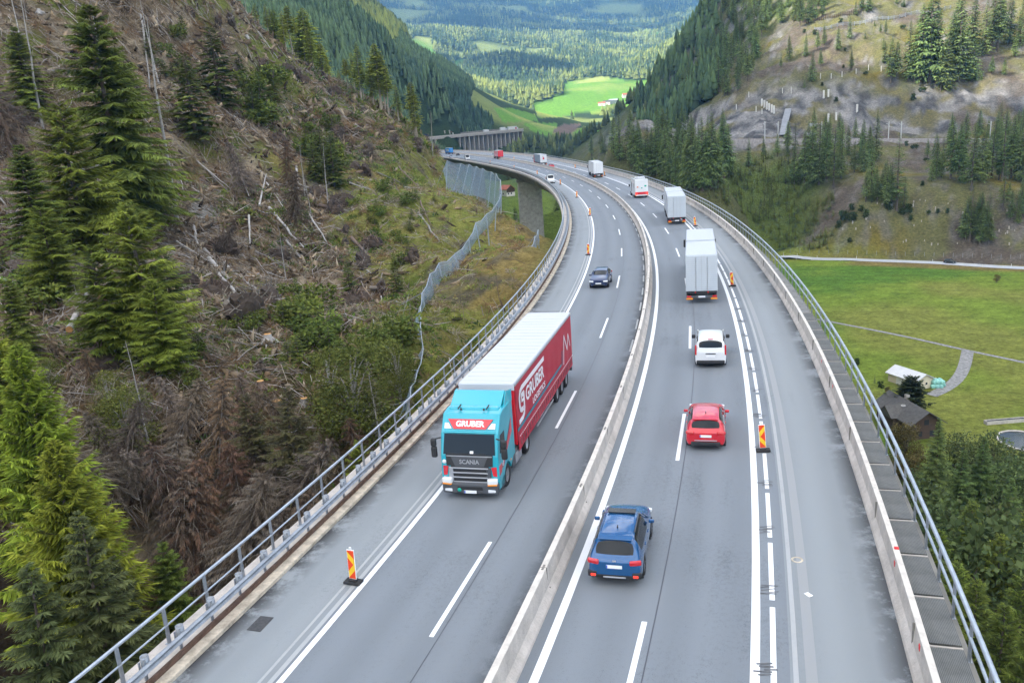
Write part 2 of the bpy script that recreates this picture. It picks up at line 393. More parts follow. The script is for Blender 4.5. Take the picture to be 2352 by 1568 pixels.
# right-hand slope
rg = np.tile(np.array([0.15, 0.145, 0.058]), (len(x), 1))
rg = mixn(rg, (0.19, 0.155, 0.035), smooth(0.12, 0.45, n1)); rg = mixn(rg, (0.13, 0.105, 0.08), smooth(0.0, 0.3, -n1 + 0.3 * n2)); rg = mixn(rg, (0.19, 0.175, 0.16), smooth(0.12, 0.3, n4 + 0.5 * n2) * 0.6); rg = mixn(rg, (0.095, 0.125, 0.03), smooth(0.0, 0.35, n3))
rock = np.tile(np.array([0.20, 0.195, 0.19]), (len(x), 1)); rock = mixn(rock, (0.3, 0.285, 0.27), smooth(0, 0.4, n2)); rock = mixn(rock, (0.09, 0.088, 0.09), smooth(0.0, 0.25, -n2 + 0.3 * n1))
rk = np.maximum(smooth(0.95, 1.35, steep + 0.5 * n2) * smooth(-10, -4, z), smooth(-0.25, 0.1, n1 * 0.7 + fbm(x * 1.0, y * 0.4 + z * 0.1, 14, 4, 205) + 0.28) * smooth(-7, -3, z) * smooth(30, 14, z + 12 * n3))
rock = mixn(rock, (0.17, 0.15, 0.06), smooth(0.08, 0.25, fbm(x, y + z, 11, 3, 215)) * 0.85); rg = rg + (rock - rg) * rk[:, None]
C = C + (rg - C) * zr[:, None]
# far land
fm = np.zeros(len(x)); ff = np.zeros(len(x)); ok = (y > 900)
fm[ok] = meadow_mask(P[ok]); ff[ok] = field_mask(P[ok])
fc = np.tile(np.array([0.035, 0.06, 0.02]), (len(x), 1)); fc = mixn(fc, (0.09, 0.12, 0.03), smooth(0.1, 0.5, fbm(x, y, 160, 4, 71)))
fc = mixn(fc, (0.2, 0.24, 0.07), smooth(0.26, 0.34, fbm(x, y * 1.6, 420, 3, 197))); fc = mixn(fc, (0.13, 0.27, 0.035), fm); fc = mixn(fc, (0.3, 0.34, 0.09), fm * smooth(-0.1, 0.3, fbm(x, y, 130, 3, 73)))
fc = mixn(fc, (0.17, 0.125, 0.10), ff)
C = C + (fc - C) * far[:, None]
C = np.clip(C, 0.004, 0.9)

TM = bpy.data.materials.new('land'); TM.use_nodes = True
nt = TM.node_tree; pb = nt.nodes['Principled BSDF']; pb.inputs['Roughness'].default_value = 0.95; pb.inputs['Specular IOR Level'].default_value = 0.1
tc = N(nt, 'TexCoord'); at_ = N(nt, 'Attribute', attribute_name='tint'); geo = N(nt, 'NewGeometry')
mp = N(nt, 'Mapping'); mp.inputs['Scale'].default_value = (1, 1, 1.6); nt.links.new(tc.outputs['Object'], mp.inputs[0])
na = noise_node(nt, mp.outputs[0], 0.9, 8, 0.72); nb = noise_node(nt, mp.outputs[0], 4.5, 6, 0.7); nc = noise_node(nt, mp.outputs[0], 0.16, 6, 0.65)
k = math_(nt, 'MULTIPLY', math_(nt, 'ADD', math_(nt, 'MULTIPLY', na, 1.7), math_(nt, 'ADD', math_(nt, 'MULTIPLY', nb, 1.1), math_(nt, 'MULTIPLY', nc, 0.8))), 0.56)
k = math_(nt, 'MAXIMUM', math_(nt, 'POWER', k, 2.5), 0.10)
vm = N(nt, 'VectorMath', operation='SCALE'); nt.links.new(at_.outputs['Color'], vm.inputs[0]); nt.links.new(k, vm.inputs['Scale'])
nt.links.new(vm.outputs[0], pb.inputs['Base Color'])
bp = N(nt, 'Bump'); bp.inputs['Strength'].default_value = 1.0; bp.inputs['Distance'].default_value = 1.1
nt.links.new(math_(nt, 'ADD', na, math_(nt, 'MULTIPLY', nb, 0.35)), bp.inputs['Height']); nt.links.new(bp.outputs[0], pb.inputs['Normal'])
ii = np.arange(_nx * _ny).reshape(_ny, _nx)
Q = np.stack([ii[:-1, :-1].ravel(), ii[:-1, 1:].ravel(), ii[1:, 1:].ravel(), ii[1:, :-1].ravel()], 1)
terrain = link('terrain', np_mesh('terrain', P, Q, TM, True, C)); terrain['kind'] = 'structure'
# ------------------------------------------------------------------ broken cloud overhead, with gaps that let the sun down on the far valley
CZ = 1900.0
CM = bpy.data.materials.new('cloud'); CM.use_nodes = True; nt = CM.node_tree; nt.nodes.clear()
tr = N(nt, 'BsdfTranslucent'); tr.inputs[0].default_value = (1.0, 0.965, 0.90, 1); df = N(nt, 'BsdfDiffuse'); df.inputs[0].default_value = (0.9, 0.9, 0.9, 1)
mx = N(nt, 'MixShader'); mx.inputs[0].default_value = 0.12; ou = N(nt, 'OutputMaterial')
nt.links.new(tr.outputs[0], mx.inputs[1]); nt.links.new(df.outputs[0], mx.inputs[2]); nt.links.new(mx.outputs[0], ou.inputs[0])
cx_ = np.arange(-6500, 5200, 42.0); cy_ = np.arange(-5200, 8600, 42.0)
KX, KY = np.meshgrid(cx_, cy_)
offx, offy = SUNV[0] / SUNV[2], SUNV[1] / SUNV[2]
sxg = KX - offx * (CZ - 150); syg = KY - offy * (CZ - 150)      # where the shadow of each spot falls
cov = smooth(1500, 1250, syg + 0.12 * sxg + fbm(sxg, syg, 300, 3, 83) * 160)
holes = fbm(sxg, syg * 1.7, 900, 4, 91)
gap = np.exp(-(((sxg - 330) / 760) ** 2 + ((syg - 2050) / 480) ** 2)) * 1.2 + np.exp(-(((sxg + 500) / 500) ** 2 + ((syg - 3900) / 400) ** 2)) * 0.8 + np.exp(-(((sxg - 600) / 380) ** 2 + ((syg - 2900) / 180) ** 2)) * 0.7
cover = np.maximum(cov, (0.47 + holes * 2.0 - gap)) > 0.36
def sunspot(x, y, h, rx, ry): return (((sxg - (x + offx * (150 - h))) / rx) ** 2 + ((syg - (y + offy * (150 - h))) / ry) ** 2) + fbm(sxg, syg, 60, 3, 99) * .5 < 1
cover &= ~sunspot(-128, 222, 40, 12, 14) & ~sunspot(265, 545, 72, 100, 60)
zz = CZ + fbm(KX, KY, 500, 4, 95) * 160
ii = np.arange(KX.size).reshape(KX.shape); okc = (cover[:-1, :-1] & cover[1:, 1:] & cover[1:, :-1] & cover[:-1, 1:]).ravel()
Q = np.stack([ii[:-1, :-1].ravel(), ii[:-1, 1:].ravel(), ii[1:, 1:].ravel(), ii[1:, :-1].ravel()], 1)[okc]
cl = link('cloud', np_mesh('cloud', np.stack([KX.ravel(), KY.ravel(), zz.ravel()], 1), Q, CM, True)); cl['kind'] = 'stuff'
# the air: far things fade to blue
if True:
    hb = MB().box((0, 3600, 800), (11000, 9600, 1840))
    HM = bpy.data.materials.new('haze'); HM.use_nodes = True; nt = HM.node_tree; nt.nodes.clear()
    pv = N(nt, 'VolumePrincipled'); pv.inputs['Color'].default_value = (0.22, 0.50, 1.0, 1); pv.inputs['Density'].default_value = 0.0001; pv.inputs['Anisotropy'].default_value = 0.1
    ou = N(nt, 'OutputMaterial'); nt.links.new(pv.outputs[0], ou.inputs['Volume'])
    hz = hb.build('haze', HM); hz['kind'] = 'stuff'
# ------------------------------------------------------------------ the viaduct's carriageways
def strip_pts(ys, o0, o1, z): return [rp(y, o0, z) for y in ys], [rp(y, o1, z) for y in ys]
def ribbon(name, ys, o0, o1, z, m_, uv=False):
    a, b = strip_pts(ys, o0, o1, z); n = len(ys)
    me = np_mesh(name, a + b, [np.array([(i, n + i, n + i + 1, i + 1) for i in range(n - 1)])], m_)
    return link(name, me)
YS = np.concatenate([np.arange(-24, 260, 2.0), np.arange(260, 761, 4.0)])
def road_material(name, base, dark, seam=True):
    M = bpy.data.materials.new(name); M.use_nodes = True; nt = M.node_tree; b = nt.nodes['Principled BSDF']
    b.inputs['Roughness'].default_value = 0.78; b.inputs['Specular IOR Level'].default_value = 0.35
    tc = N(nt, 'TexCoord'); v = tc.outputs['Object']
    ra = N(nt, 'Attribute', attribute_name='lane'); sx = N(nt, 'SeparateXYZ'); nt.links.new(ra.outputs['Vector'], sx.inputs[0])
    cv = N(nt, 'CombineXYZ'); nt.links.new(sx.outputs[0], cv.inputs[0]); nt.links.new(math_(nt, 'MULTIPLY', sx.outputs[1], 0.06), cv.inputs[1])
    streak = noise_node(nt, cv.outputs[0], 1.6, 5, 0.6); big = noise_node(nt, v, 0.12, 5, 0.6); fine = noise_node(nt, v, 6, 8, 0.85); grit = noise_node(nt, v, 34, 3, 0.85)
    k = math_(nt, 'ADD', math_(nt, 'MULTIPLY', streak, 0.28), math_(nt, 'ADD', math_(nt, 'MULTIPLY', big, 0.5), math_(nt, 'ADD', math_(nt, 'MULTIPLY', fine, 0.62), math_(nt, 'MULTIPLY', grit, 0.8))))
    c = ramp(nt, k, [(0.9, dark), (1.1, base), (1.3, tuple(min(1, q * 1.22) for q in base))])
    tk = math_(nt, 'MULTIPLY', math_(nt, 'COSINE', math_(nt, 'MULTIPLY', math_(nt, 'ADD', sx.outputs[0], 0.75), 3.49)), 0.5)
    c = mixc(nt, math_(nt, 'MULTIPLY', math_(nt, 'ADD', tk, 0.5), math_(nt, 'MULTIPLY', big, 0.42)), c, dark)
    # dirt blown against the kerbs, in ragged patches
    e = sx.outputs[2]
    d = math_(nt, 'MULTIPLY', math_(nt, 'SUBTRACT', 1.0, e, True), 1.0)
    pn = noise_node(nt, v, 0.55, 8, 0.75)
    dm = math_(nt, 'MULTIPLY', math_(nt, 'GREATER_THAN', 1.0, e), math_(nt, 'MULTIPLY', d, math_(nt, 'MULTIPLY', math_(nt, 'SUBTRACT', pn, 0.40, True), 9.0, True), True), True)
    c = mixc(nt, dm, c, (0.03, 0.03, 0.033))
    nt.links.new(c, b.inputs['Base Color'])
    bp = N(nt, 'Bump'); bp.inputs['Strength'].default_value = 0.25; bp.inputs['Distance'].default_value = 0.02
    nt.links.new(grit, bp.inputs['Height']); nt.links.new(bp.outputs[0], b.inputs['Normal'])
    return M
def carriageway(name, offs, m_, edge, z=0.0):
    """offs across; 'lane' holds offset, distance, and metres to the dirty edge"""
    V = []; A = []
    for y in YS:
        for o in offs: V.append(rp(y, o, z)); A.append((o, y, min(abs(o - e) for e in edge)))
    n = len(offs); q = [(i * n + j, i * n + j + 1, (i + 1) * n + j + 1, (i + 1) * n + j) for i in range(len(YS) - 1) for j in range(n - 1)]
    me = np_mesh(name, V, [np.array(q)], m_)
    a = me.attributes.new('lane', 'FLOAT_VECTOR', 'POINT'); a.data.foreach_set('vector', np.array(A, np.float32).ravel())
    o = link(name, me); o['kind'] = 'structure'; return o
asph = road_material('asphalt', (0.158, 0.176, 0.196), (0.10, 0.113, 0.127))
asph_sh = road_material('asphalt shoulder', (0.205, 0.223, 0.235), (0.142, 0.156, 0.166))
carriageway('road', [-9.2, -8.4, -7.4, -6.35], asph_sh, (-9.2,))
carriageway('road', [-6.35, -4.5, -2.6, -1.0, -0.5, 0.02], asph, (0.25,))
carriageway('road', [0.64, 1.2, 3.75, 5.5, 7.9], asph, (-3.0,))
carriageway('road', [7.9, 8.6, 9.6, 10.4, 11.02], asph_sh, (11.15,))
# paint
def paint_mat(name, c, wear):
    M = bpy.data.materials.new(name); M.use_nodes = True; nt = M.node_tree; b = nt.nodes['Principled BSDF']; b.inputs['Roughness'].default_value = 0.6
    tc = N(nt, 'TexCoord'); n = noise_node(nt, tc.outputs['Object'], 9, 8, 0.8); n2 = noise_node(nt, tc.outputs['Object'], 0.7, 5, 0.6)
    f = math_(nt, 'MULTIPLY', math_(nt, 'SUBTRACT', math_(nt, 'ADD', math_(nt, 'MULTIPLY', n, 0.7), math_(nt, 'MULTIPLY', n2, 0.5)), 0.72 - wear, True), 4.0, True)
    nt.links.new(mixc(nt, f, c, (0.27, 0.28, 0.29)), b.inputs['Base Color']); return M
P_WHITE = paint_mat('road paint', (0.80, 0.81, 0.82), 0.0)
P_OLD = paint_mat('worn road paint', (0.36, 0.37, 0.375), 0.12)
P_FAINT = paint_mat('ground off paint', (0.27, 0.28, 0.285), 0.15)
P_MARK = mat('dark road marks', (0.13, 0.135, 0.145), 0.8, noise=0.5, nscale=4)
def line_obj(segs, w, z, m_, name='road_marking'):
    mb = MB()
    for y0, y1, o in segs:
        n = max(1, int((y1 - y0) / 3)); ys = np.linspace(y0, y1, n + 1)
        a = [rp(y, o - w / 2 / float(road_w(y)), z) for y in ys]; b = [rp(y, o + w / 2 / float(road_w(y)), z) for y in ys]
        mb.add(a + b, [(i, n + 1 + i, n + 2 + i, i + 1) for i in range(n)])
    o = mb.build(name, m_); o['kind'] = 'structure'; return o
cosr = lambda y: float(road_t(y)[1])
def dashes(o, y_first, length, period, y_end):
    r = []; y = y_first
    while y < y_end:
        r.append((y, y + length * cosr(y), o)); y += period * cosr(y)
    return r
line_obj([(-24, 700, -6.02)], 0.2, 0.008, P_WHITE)
line_obj([(-24, 700, 1.12)], 0.26, 0.008, P_WHITE)
line_obj([(-24, 700, 6.98)], 0.26, 0.008, P_WHITE)
line_obj(dashes(-2.52, 22.5 - 17.3 * 2, 6, 17.9, 640), 0.15, 0.008, P_WHITE)
line_obj(dashes(3.72, 34.6 - 17.2 * 2, 6, 18.4, 640), 0.17, 0.008, P_WHITE)
line_obj(dashes(7.47, -20, 3.62, 4.0, 330), 0.16, 0.008, P_WHITE)
line_obj([(-24, 300, 8.05)], 0.14, 0.008, P_OLD)
line_obj([(-24, 260, 8.45)], 0.3, 0.004, P_FAINT)
line_obj([(-24, 300, -6.62)], 0.1, 0.008, P_OLD); line_obj([(-24, 300, -6.3)], 0.16, 0.004, P_OLD)
line_obj(dashes(-0.16, 52, 3.0, 6.0, 420), 0.14, 0.008, P_OLD)
line_obj([(-24, 190, -2.28)], 0.03, 0.006, mat('tar seam', (0.06, 0.065, 0.08), 0.5))
line_obj([(-24, 90, 4.02)], 0.035, 0.006, bpy.data.materials['tar seam'])
line_obj([(y, y + 0.08, -7.6) for y in (96,)], 2.4, 0.006, P_MARK); line_obj([(y, y + 0.12, 4.0) for y in (146, 147)], 6.0, 0.006, P_MARK); line_obj([(146.4, 146.6, -3.5)], 5.6, 0.006, P_MARK); line_obj([(64, 64.15, -7.6)], 2.6, 0.006, P_MARK)
rnd = random.Random(4)
mb = MB()
for k in range(22):                      # short dark marks between the dashes of the second line
    y = -20 + (k + 0.9) * 4.0 * cosr(20) + 0.1
    for j in range(5):
        o = 7.38 + rnd.uniform(-0.2, 0.2); yy = y + (j - 2) * 0.11; L = rnd.uniform(0.25, 0.55)
        p = rp(yy, o, 0.013 + 0.001 * j); mb.box((p[0], p[1], p[2]), (L, rnd.uniform(0.03, 0.07), 0.001), rnd.uniform(-0.25, 0.1))
tag(mb.build('dark_mark', P_MARK), kind='structure')

# ------------------------------------------------------------------ the viaduct itself
CONC = mat('concrete', (0.40, 0.375, 0.345), 0.85, noise=0.35, nscale=0.9, bump=0.4, bscale=9)
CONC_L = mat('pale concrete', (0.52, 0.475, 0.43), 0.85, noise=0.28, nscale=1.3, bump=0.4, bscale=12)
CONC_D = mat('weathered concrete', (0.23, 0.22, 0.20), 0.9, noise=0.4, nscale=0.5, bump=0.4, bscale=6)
CREAM = mat('chipped kerb concrete', (0.56, 0.49, 0.39), 0.85, noise=0.5, nscale=2.2, bump=0.8, bscale=6)
STEEL = mat('galvanised steel', (0.47, 0.52, 0.58), 0.42, metal=0.55, noise=0.2, nscale=2)
STEEL_D = mat('dull galvanised steel', (0.33, 0.36, 0.40), 0.5, metal=0.5, noise=0.3, nscale=3)
RUST = mat('rusty steel', (0.12, 0.07, 0.05), 0.85, noise=0.5, nscale=4)
YB = np.concatenate([np.arange(-24, 260, 3.0), np.arange(260, 761, 6.0)])
def sweep(prof, ys, name, m_, parent=None, closed=True):
    """a profile (offset, z) carried along the road"""
    n = len(prof); V = [rp(y, o / float(road_w(y)) if False else o, z) for y in ys for (o, z) in prof]
    q = []
    for i in range(len(ys) - 1):
        for j in range(n if closed else n - 1):
            j2 = (j + 1) % n; q.append((i * n + j, (i + 1) * n + j, (i + 1) * n + j2, i * n + j2))
    mb = MB(); mb.add(V, q)
    if closed: mb.add([V[j] for j in range(n)], [tuple(range(n))]); mb.add([V[(len(ys) - 1) * n + j] for j in range(n)], [tuple(reversed(range(n)))])
    return mb.build(name, m_, parent)
via = empty('viaduct', (0, 0, 0), 0, 'long curved grey motorway viaduct carrying both carriageways across the valley', 'viaduct')
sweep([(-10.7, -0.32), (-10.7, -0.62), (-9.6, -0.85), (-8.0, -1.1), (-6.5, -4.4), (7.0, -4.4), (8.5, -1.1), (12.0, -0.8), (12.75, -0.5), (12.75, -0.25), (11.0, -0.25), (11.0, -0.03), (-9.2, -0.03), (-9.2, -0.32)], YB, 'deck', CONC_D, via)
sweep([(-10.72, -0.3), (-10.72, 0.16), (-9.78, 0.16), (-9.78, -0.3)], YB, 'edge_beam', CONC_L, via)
sweep([(-9.62, -0.3), (-9.62, 0.12), (-9.20, 0.12), (-9.16, -0.3)], YB, 'kerb', CREAM, via)
for (yy, o, w, d) in ((300, -4.6, 8.2, 3.6), (470, -1.5, 7, 3.4)):
    p = rp(yy, o); zb = min(land1(p[0] + a, p[1] + b) for a in (-4, 4) for b in (-2, 2)) - 1.5
    hd = -heading(yy)
    pier = MB(); pier.box((p[0], p[1], (zb - 4.3) / 2), (w, d, -4.3 - zb), hd).build('pier', CONC, via)
    pc = MB(); pc.box((p[0], p[1], -4.2), (w + 1.0, d + 0.3, 0.8), hd, ).build('pier_head', CONC_D, via)
# the median barrier
bar = empty('concrete_barrier', rp(20, 0.35), 0, 'pale concrete safety barrier standing between the two carriageways', 'barrier')
def child_world(o, parent):
    o.parent = parent; o.matrix_parent_inverse = Matrix.Translation(parent.location).inverted(); return o
child_world(sweep([(0.0, -0.02), (0.03, 0.09), (0.2, 0.32), (0.25, 0.95), (0.43, 0.95), (0.48, 0.32), (0.65, 0.09), (0.68, -0.02)], YB, 'barrier_body', CONC_L), bar)
# top capping lighter than the flanks, with joints
child_world(sweep([(0.235, 0.952), (0.24, 0.975), (0.44, 0.975), (0.445, 0.952)], YB, 'coping', mat('bleached concrete', (0.62, 0.575, 0.52), 0.8, noise=0.25, nscale=2)), bar)
for k in range(40):
    y = 18 + k * 6.0; p = rp(y, 0.34, 0.49); jm = MB().box((0, 0, 0), (0.245, 0.025, 0.98)); jm.box((0, 0, -.3), (.40, .02, .2)); jm.box((0, 0, 0.495), (.07, .3, .02))
    o = jm.build('joint', CONC_D, None, p) if k == 0 else jo.copy()
    if k == 0: jo = o
    else: COL.objects.link(o)
    o.location = p; o.rotation_euler = (0, 0, -heading(y)); child_world(o, bar)
sweep([(-0.1, 0.002), (-0.1, 0.012), (0.0, 0.02), (0.0, -0.02)], YB, 'dirt', mat('kerb dirt', (0.06, 0.06, 0.06), 0.95, noise=0.5, nscale=2))['kind'] = 'stuff'
# parapet on the valley side
par = empty('concrete_parapet', rp(20, 11.2), 0, 'pale concrete parapet along the valley side of the uphill carriageway', 'parapet')
child_world(sweep([(10.98, -0.02), (11.02, 0.12), (11.16, 0.35), (11.2, 0.94), (11.38, 0.94), (11.40, -0.2), (10.98, -0.2)], YB, 'parapet_body', CONC_L), par)
child_world(sweep([(11.19, 0.942), (11.2, 0.965), (11.37, 0.965), (11.385, 0.942)], YB, 'coping', bpy.data.materials['bleached concrete']), par)
for k in range(30):
    y = 16 + k * 7.0; p = rp(y, 11.21, 0.5)
    o = MB().box((0, 0, 0), (0.17, 0.02, 0.9)).build('joint', CONC_D, None, p) if k == 0 else jo2.copy()
    if k == 0: jo2 = o
    else: COL.objects.link(o)
    o.location = p; o.rotation_euler = (0, 0, -heading(y)); child_world(o, par)
REDR = mat('red reflector', (0.65, 0.02, 0.02), 0.3)
for i, (u, v) in enumerate([(2019, 1160), (2009, 1176), (2058, 1320), (2115, 1508), (1896, 846), (1889, 795)]):
    p = flat(u, v, 0.8); y = p[1]; q = rp(y, 11.19 if i else 11.3, 0.72 if i else 0.99)
    o = MB().rbox((0, 0, 0), (0.05, 0.14, 0.17) if i else (0.14, 0.12, 0.05), 0.01).build('reflector', REDR, None, q); o.rotation_euler.z = -heading(y)
    tag(o, 'small red reflector fixed to the concrete parapet by the walkway', 'reflector', 'red reflectors on the parapet')

# steel railings, both sides
def railing(off, z0, label, lean, name='railing', y0=-20, step=2.0, yend=440, rail=((0.0, 1.22, 0.055), (0.02, 0.62, 0.032)), post_w=0.09):
    r = empty(name, rp(20, off), 0, label, 'railing')
    for do, h, rad in rail:
        child_world(MB().tube([rp(y, off + do, z0 + h) for y in np.concatenate([np.arange(y0, 260, 3.0), np.arange(260, yend + 1, 6.0)])], rad, 8).build('rail', STEEL), r)
    pm = MB().box((0, 0, 0.59), (0.05, post_w, 1.18)); pm.box((0, 0, 0.01), (0.16, 0.18, 0.02)); pm.box((0.03, 0, 0.59), (0.012, post_w * 1.5, 1.16))
    first = pm.build('post', STEEL_D); n = 0; y = y0; rest = MB()
    spots = []
    while y < yend:
        spots.append(y); y += step * cosr(y)
    near = [q for q in spots if q > 14][:98]
    for q in spots:
        p = rp(q, off - lean, z0)
        if q in near:
            o = first if n == 0 else first.copy()
            if n: COL.objects.link(o)
            o.location = p; o.rotation_euler = (0, 0, -heading(q)); child_world(o, r); n += 1
        else: rest.box((p[0], p[1], p[2] + 0.59), (0.06, 0.11, 1.18), -heading(q))
    ro = child_world(rest.build('post', STEEL_D), r); ro['kind'] = 'stuff'
    return r
railing(-10.42, 0.16, 'grey tubular steel railing along the hill side edge of the viaduct', 0.0)
railing(12.56, -0.05, 'grey steel railing along the outer edge of the grating walkway', 0.0, rail=((0.0, 1.3, 0.075), (-0.01, 0.75, 0.05)), post_w=0.12)
# guard rail on the hill side
gr_ = empty('guard_rail', rp(20, -9.7), 0, 'galvanised crash barrier with round posts beside the downhill hard shoulder', 'crash barrier')
child_world(sweep([(-9.62, 0.78), (-9.55, 0.74), (-9.62, 0.68), (-9.62, 0.62), (-9.55, 0.56), (-9.62, 0.5), (-9.66, 0.5), (-9.6, 0.56), (-9.66, 0.62), (-9.66, 0.68), (-9.6, 0.74), (-9.66, 0.78)], YB, 'rail', STEEL_D), gr_)
child_world(sweep([(-9.66, 0.10), (-9.66, 0.3), (-9.58, 0.3), (-9.58, 0.10)], YB, 'lower_rail', RUST), gr_)
pm = MB().tube([(0, 0, 0), (0, 0, 0.62)], 0.05, 8); pm.lathe([(0.125, 0.42), (0.125, 0.78), (0.115, 0.78), (0.115, 0.45)], 14, 'z', (0.02, 0.05, 0)); pm.box((0.14, -0.1, 0.62), (0.06, 0.06, 0.34)); pm.box((0.0, -0.16, 0.55), (0.03, 0.06, 0.3))
first = pm.build('post', STEEL_D); y = 14.6; n = 0
while n < 99:
    p = rp(y, -9.83, 0.16); o = first if n == 0 else first.copy()
    if n: COL.objects.link(o)
    o.location = p; o.rotation_euler = (0, 0, -heading(y)); child_world(o, gr_); n += 1; y += 1.55 * cosr(y) if y < 60 else 2.4 * cosr(y)
# walkway of grating panels on the valley side
GRATE = bpy.data.materials.new('steel grating'); GRATE.use_nodes = True; nt = GRATE.node_tree; b = nt.nodes['Principled BSDF']; b.inputs['Roughness'].default_value = 0.7; b.inputs['Metallic'].default_value = 0.3
tc = N(nt, 'TexCoord'); w1 = N(nt, 'TexWave', wave_type='BANDS', bands_direction='X'); w1.inputs['Scale'].default_value = 7; w2 = N(nt, 'TexWave', wave_type='BANDS', bands_direction='Y'); w2.inputs['Scale'].default_value = 7
for w_ in (w1, w2): nt.links.new(tc.outputs['Object'], w_.inputs['Vector'])
mx = math_(nt, 'MAXIMUM', w1.outputs[1], w2.outputs[1]); nz = noise_node(nt, tc.outputs['Object'], 1.1, 6, 0.7)
c = ramp(nt, math_(nt, 'MULTIPLY', mx, math_(nt, 'ADD', nz, 0.25)), [(0.15, (0.035, 0.036, 0.036)), (0.5, (0.15, 0.155, 0.15)), (0.85, (0.26, 0.265, 0.255))])
nt.links.new(c, b.inputs['Base Color'])
wk = MB(); y = -8.0; first = True
panel = MB().box((0, 0, 0), (1.12, 2.36, 0.05)).build('walkway_panel', GRATE); batten = MB().box((0, 0, 0), (1.1, 0.07, 0.06)).build('batten', CONC_L)
tag(panel, 'dark steel grating panel of the walkway behind the valley side parapet', 'walkway panel', 'grating panels of the walkway')
n = 0
while y < 62:
    o = panel if n == 0 else panel.copy(); bt = batten if n == 0 else batten.copy()
    if n: COL.objects.link(o); COL.objects.link(bt)
    p = rp(y, 11.97, -0.04); o.location = p; o.rotation_euler = (0, 0, -heading(y)); bt.parent = o; bt.location = (0, 1.2, 0.012)
    n += 1; y += 2.48 * cosr(y)
wkc = ribbon('walkway', np.arange(y - 1.2, 330, 3.0), 11.41, 12.5, -0.04, mat('walkway concrete', (0.25, 0.25, 0.245), 0.9, noise=0.4, nscale=1.5, bump=0.4)); wkc['kind'] = 'structure'
# valley side shoulder: dark stains, drain, manhole, litter
p = flat(598, 1432); g_ = MB(); g_.rbox((0, 0, 0.012), (0.5, 0.78, 0.02), 0.008); o = g_.build('drain_cover', mat('cast iron', (0.07, 0.07, 0.072), 0.7, metal=0.3, noise=0.4, nscale=12), None, p); o.rotation_euler.z = -heading(p[1])
tag(o, 'dark rectangular drain cover set in the downhill hard shoulder', 'drain cover')
p = flat(1831, 1285); o = MB().lathe([(0.13, 0.002), (0.13, 0.01), (0.2, 0.012), (0.2, 0.002)], 24, 'z').build('manhole_ring', CREAM, None, p); tag(o, 'small pale round survey ring painted on the uphill hard shoulder', 'survey mark')
p = flat(1857, 1365); o = MB().box((0, 0, 0.012), (0.16, 0.24, 0.012), 0.4, top=(0.14, 0.2)).build('paper_scrap', mat('paper', (0.85, 0.85, 0.85), 0.7), None, p); tag(o, 'white scrap of paper lying on the uphill hard shoulder', 'litter')
# ------------------------------------------------------------------ plants: builders
def leaf_mat(name, trans=0.25, var=0.22, rough=0.75):
    M = bpy.data.materials.new(name); M.use_nodes = True; nt = M.node_tree; b = nt.nodes['Principled BSDF']; out = nt.nodes['Material Output']
    b.inputs['Roughness'].default_value = rough; b.inputs['Specular IOR Level'].default_value = 0.25
    a = N(nt, 'Attribute', attribute_name='tint'); oi = N(nt, 'ObjectInfo')
    mr = N(nt, 'MapRange'); mr.inputs[3].default_value = 1.28 * (1 - var); mr.inputs[4].default_value = 1.28 * (1 + var); nt.links.new(oi.outputs['Random'], mr.inputs[0])
    hs = N(nt, 'HueSaturation'); hr = N(nt, 'MapRange'); hr.inputs[3].default_value = 0.485; hr.inputs[4].default_value = 0.515
    rr = math_(nt, 'FRACT', math_(nt, 'MULTIPLY', oi.outputs['Random'], 7.31)); nt.links.new(rr, hr.inputs[0])
    nt.links.new(a.outputs['Color'], hs.inputs['Color']); nt.links.new(hr.outputs[0], hs.inputs['Hue']); nt.links.new(mr.outputs[0], hs.inputs['Value'])
    nt.links.new(hs.outputs[0], b.inputs['Base Color'])
    if trans:
        t = N(nt, 'BsdfTranslucent'); nt.links.new(hs.outputs[0], t.inputs[0]); mx = N(nt, 'MixShader'); mx.inputs[0].default_value = trans
        nt.links.new(b.outputs[0], mx.inputs[1]); nt.links.new(t.outputs[0], mx.inputs[2]); nt.links.new(mx.outputs[0], out.inputs[0])
    return M
LEAF = leaf_mat('foliage'); TWIG = leaf_mat('dry twigs', 0.0, 0.2, 0.9)
BARK = mat('bark', (0.135, 0.11, 0.09), 0.95, noise=0.4, nscale=3, bump=0.5, obj_var=0.25)
SILVER = mat('weathered bare wood', (0.37, 0.35, 0.33), 0.85, noise=0.35, nscale=2, obj_var=0.3)
BROWNW = mat('brown bark', (0.15, 0.105, 0.08), 0.9, noise=0.4, nscale=2, obj_var=0.3)
CUT = mat('fresh cut wood', (0.55, 0.29, 0.10), 0.8, noise=0.2, nscale=5)
SOIL = mat('root soil', (0.075, 0.055, 0.042), 0.95, noise=0.5, nscale=2, bump=1.0, bscale=5)
def nrm(v): return v / np.maximum(1e-9, np.linalg.norm(v, axis=-1, keepdims=True))
def kites(base, d, length, width, nref, rng, cb, ct, split=1):
    """flat sprays: base point, direction, length, width; each is a kite of two coloured ends"""
    n = len(base)
    side = nrm(np.cross(d, nref)); 
    mid = base + d * (length * 0.45)[:, None]
    V = np.stack([base, mid + side * (width * 0.5)[:, None], base + d * length[:, None], mid - side * (width * 0.5)[:, None]], 1).reshape(-1, 3)
    C = np.stack([cb, (cb + ct) / 2, ct, (cb + ct) / 2], 1).reshape(-1, 3)
    F = np.arange(n * 4).reshape(-1, 4)
    return V, F, C
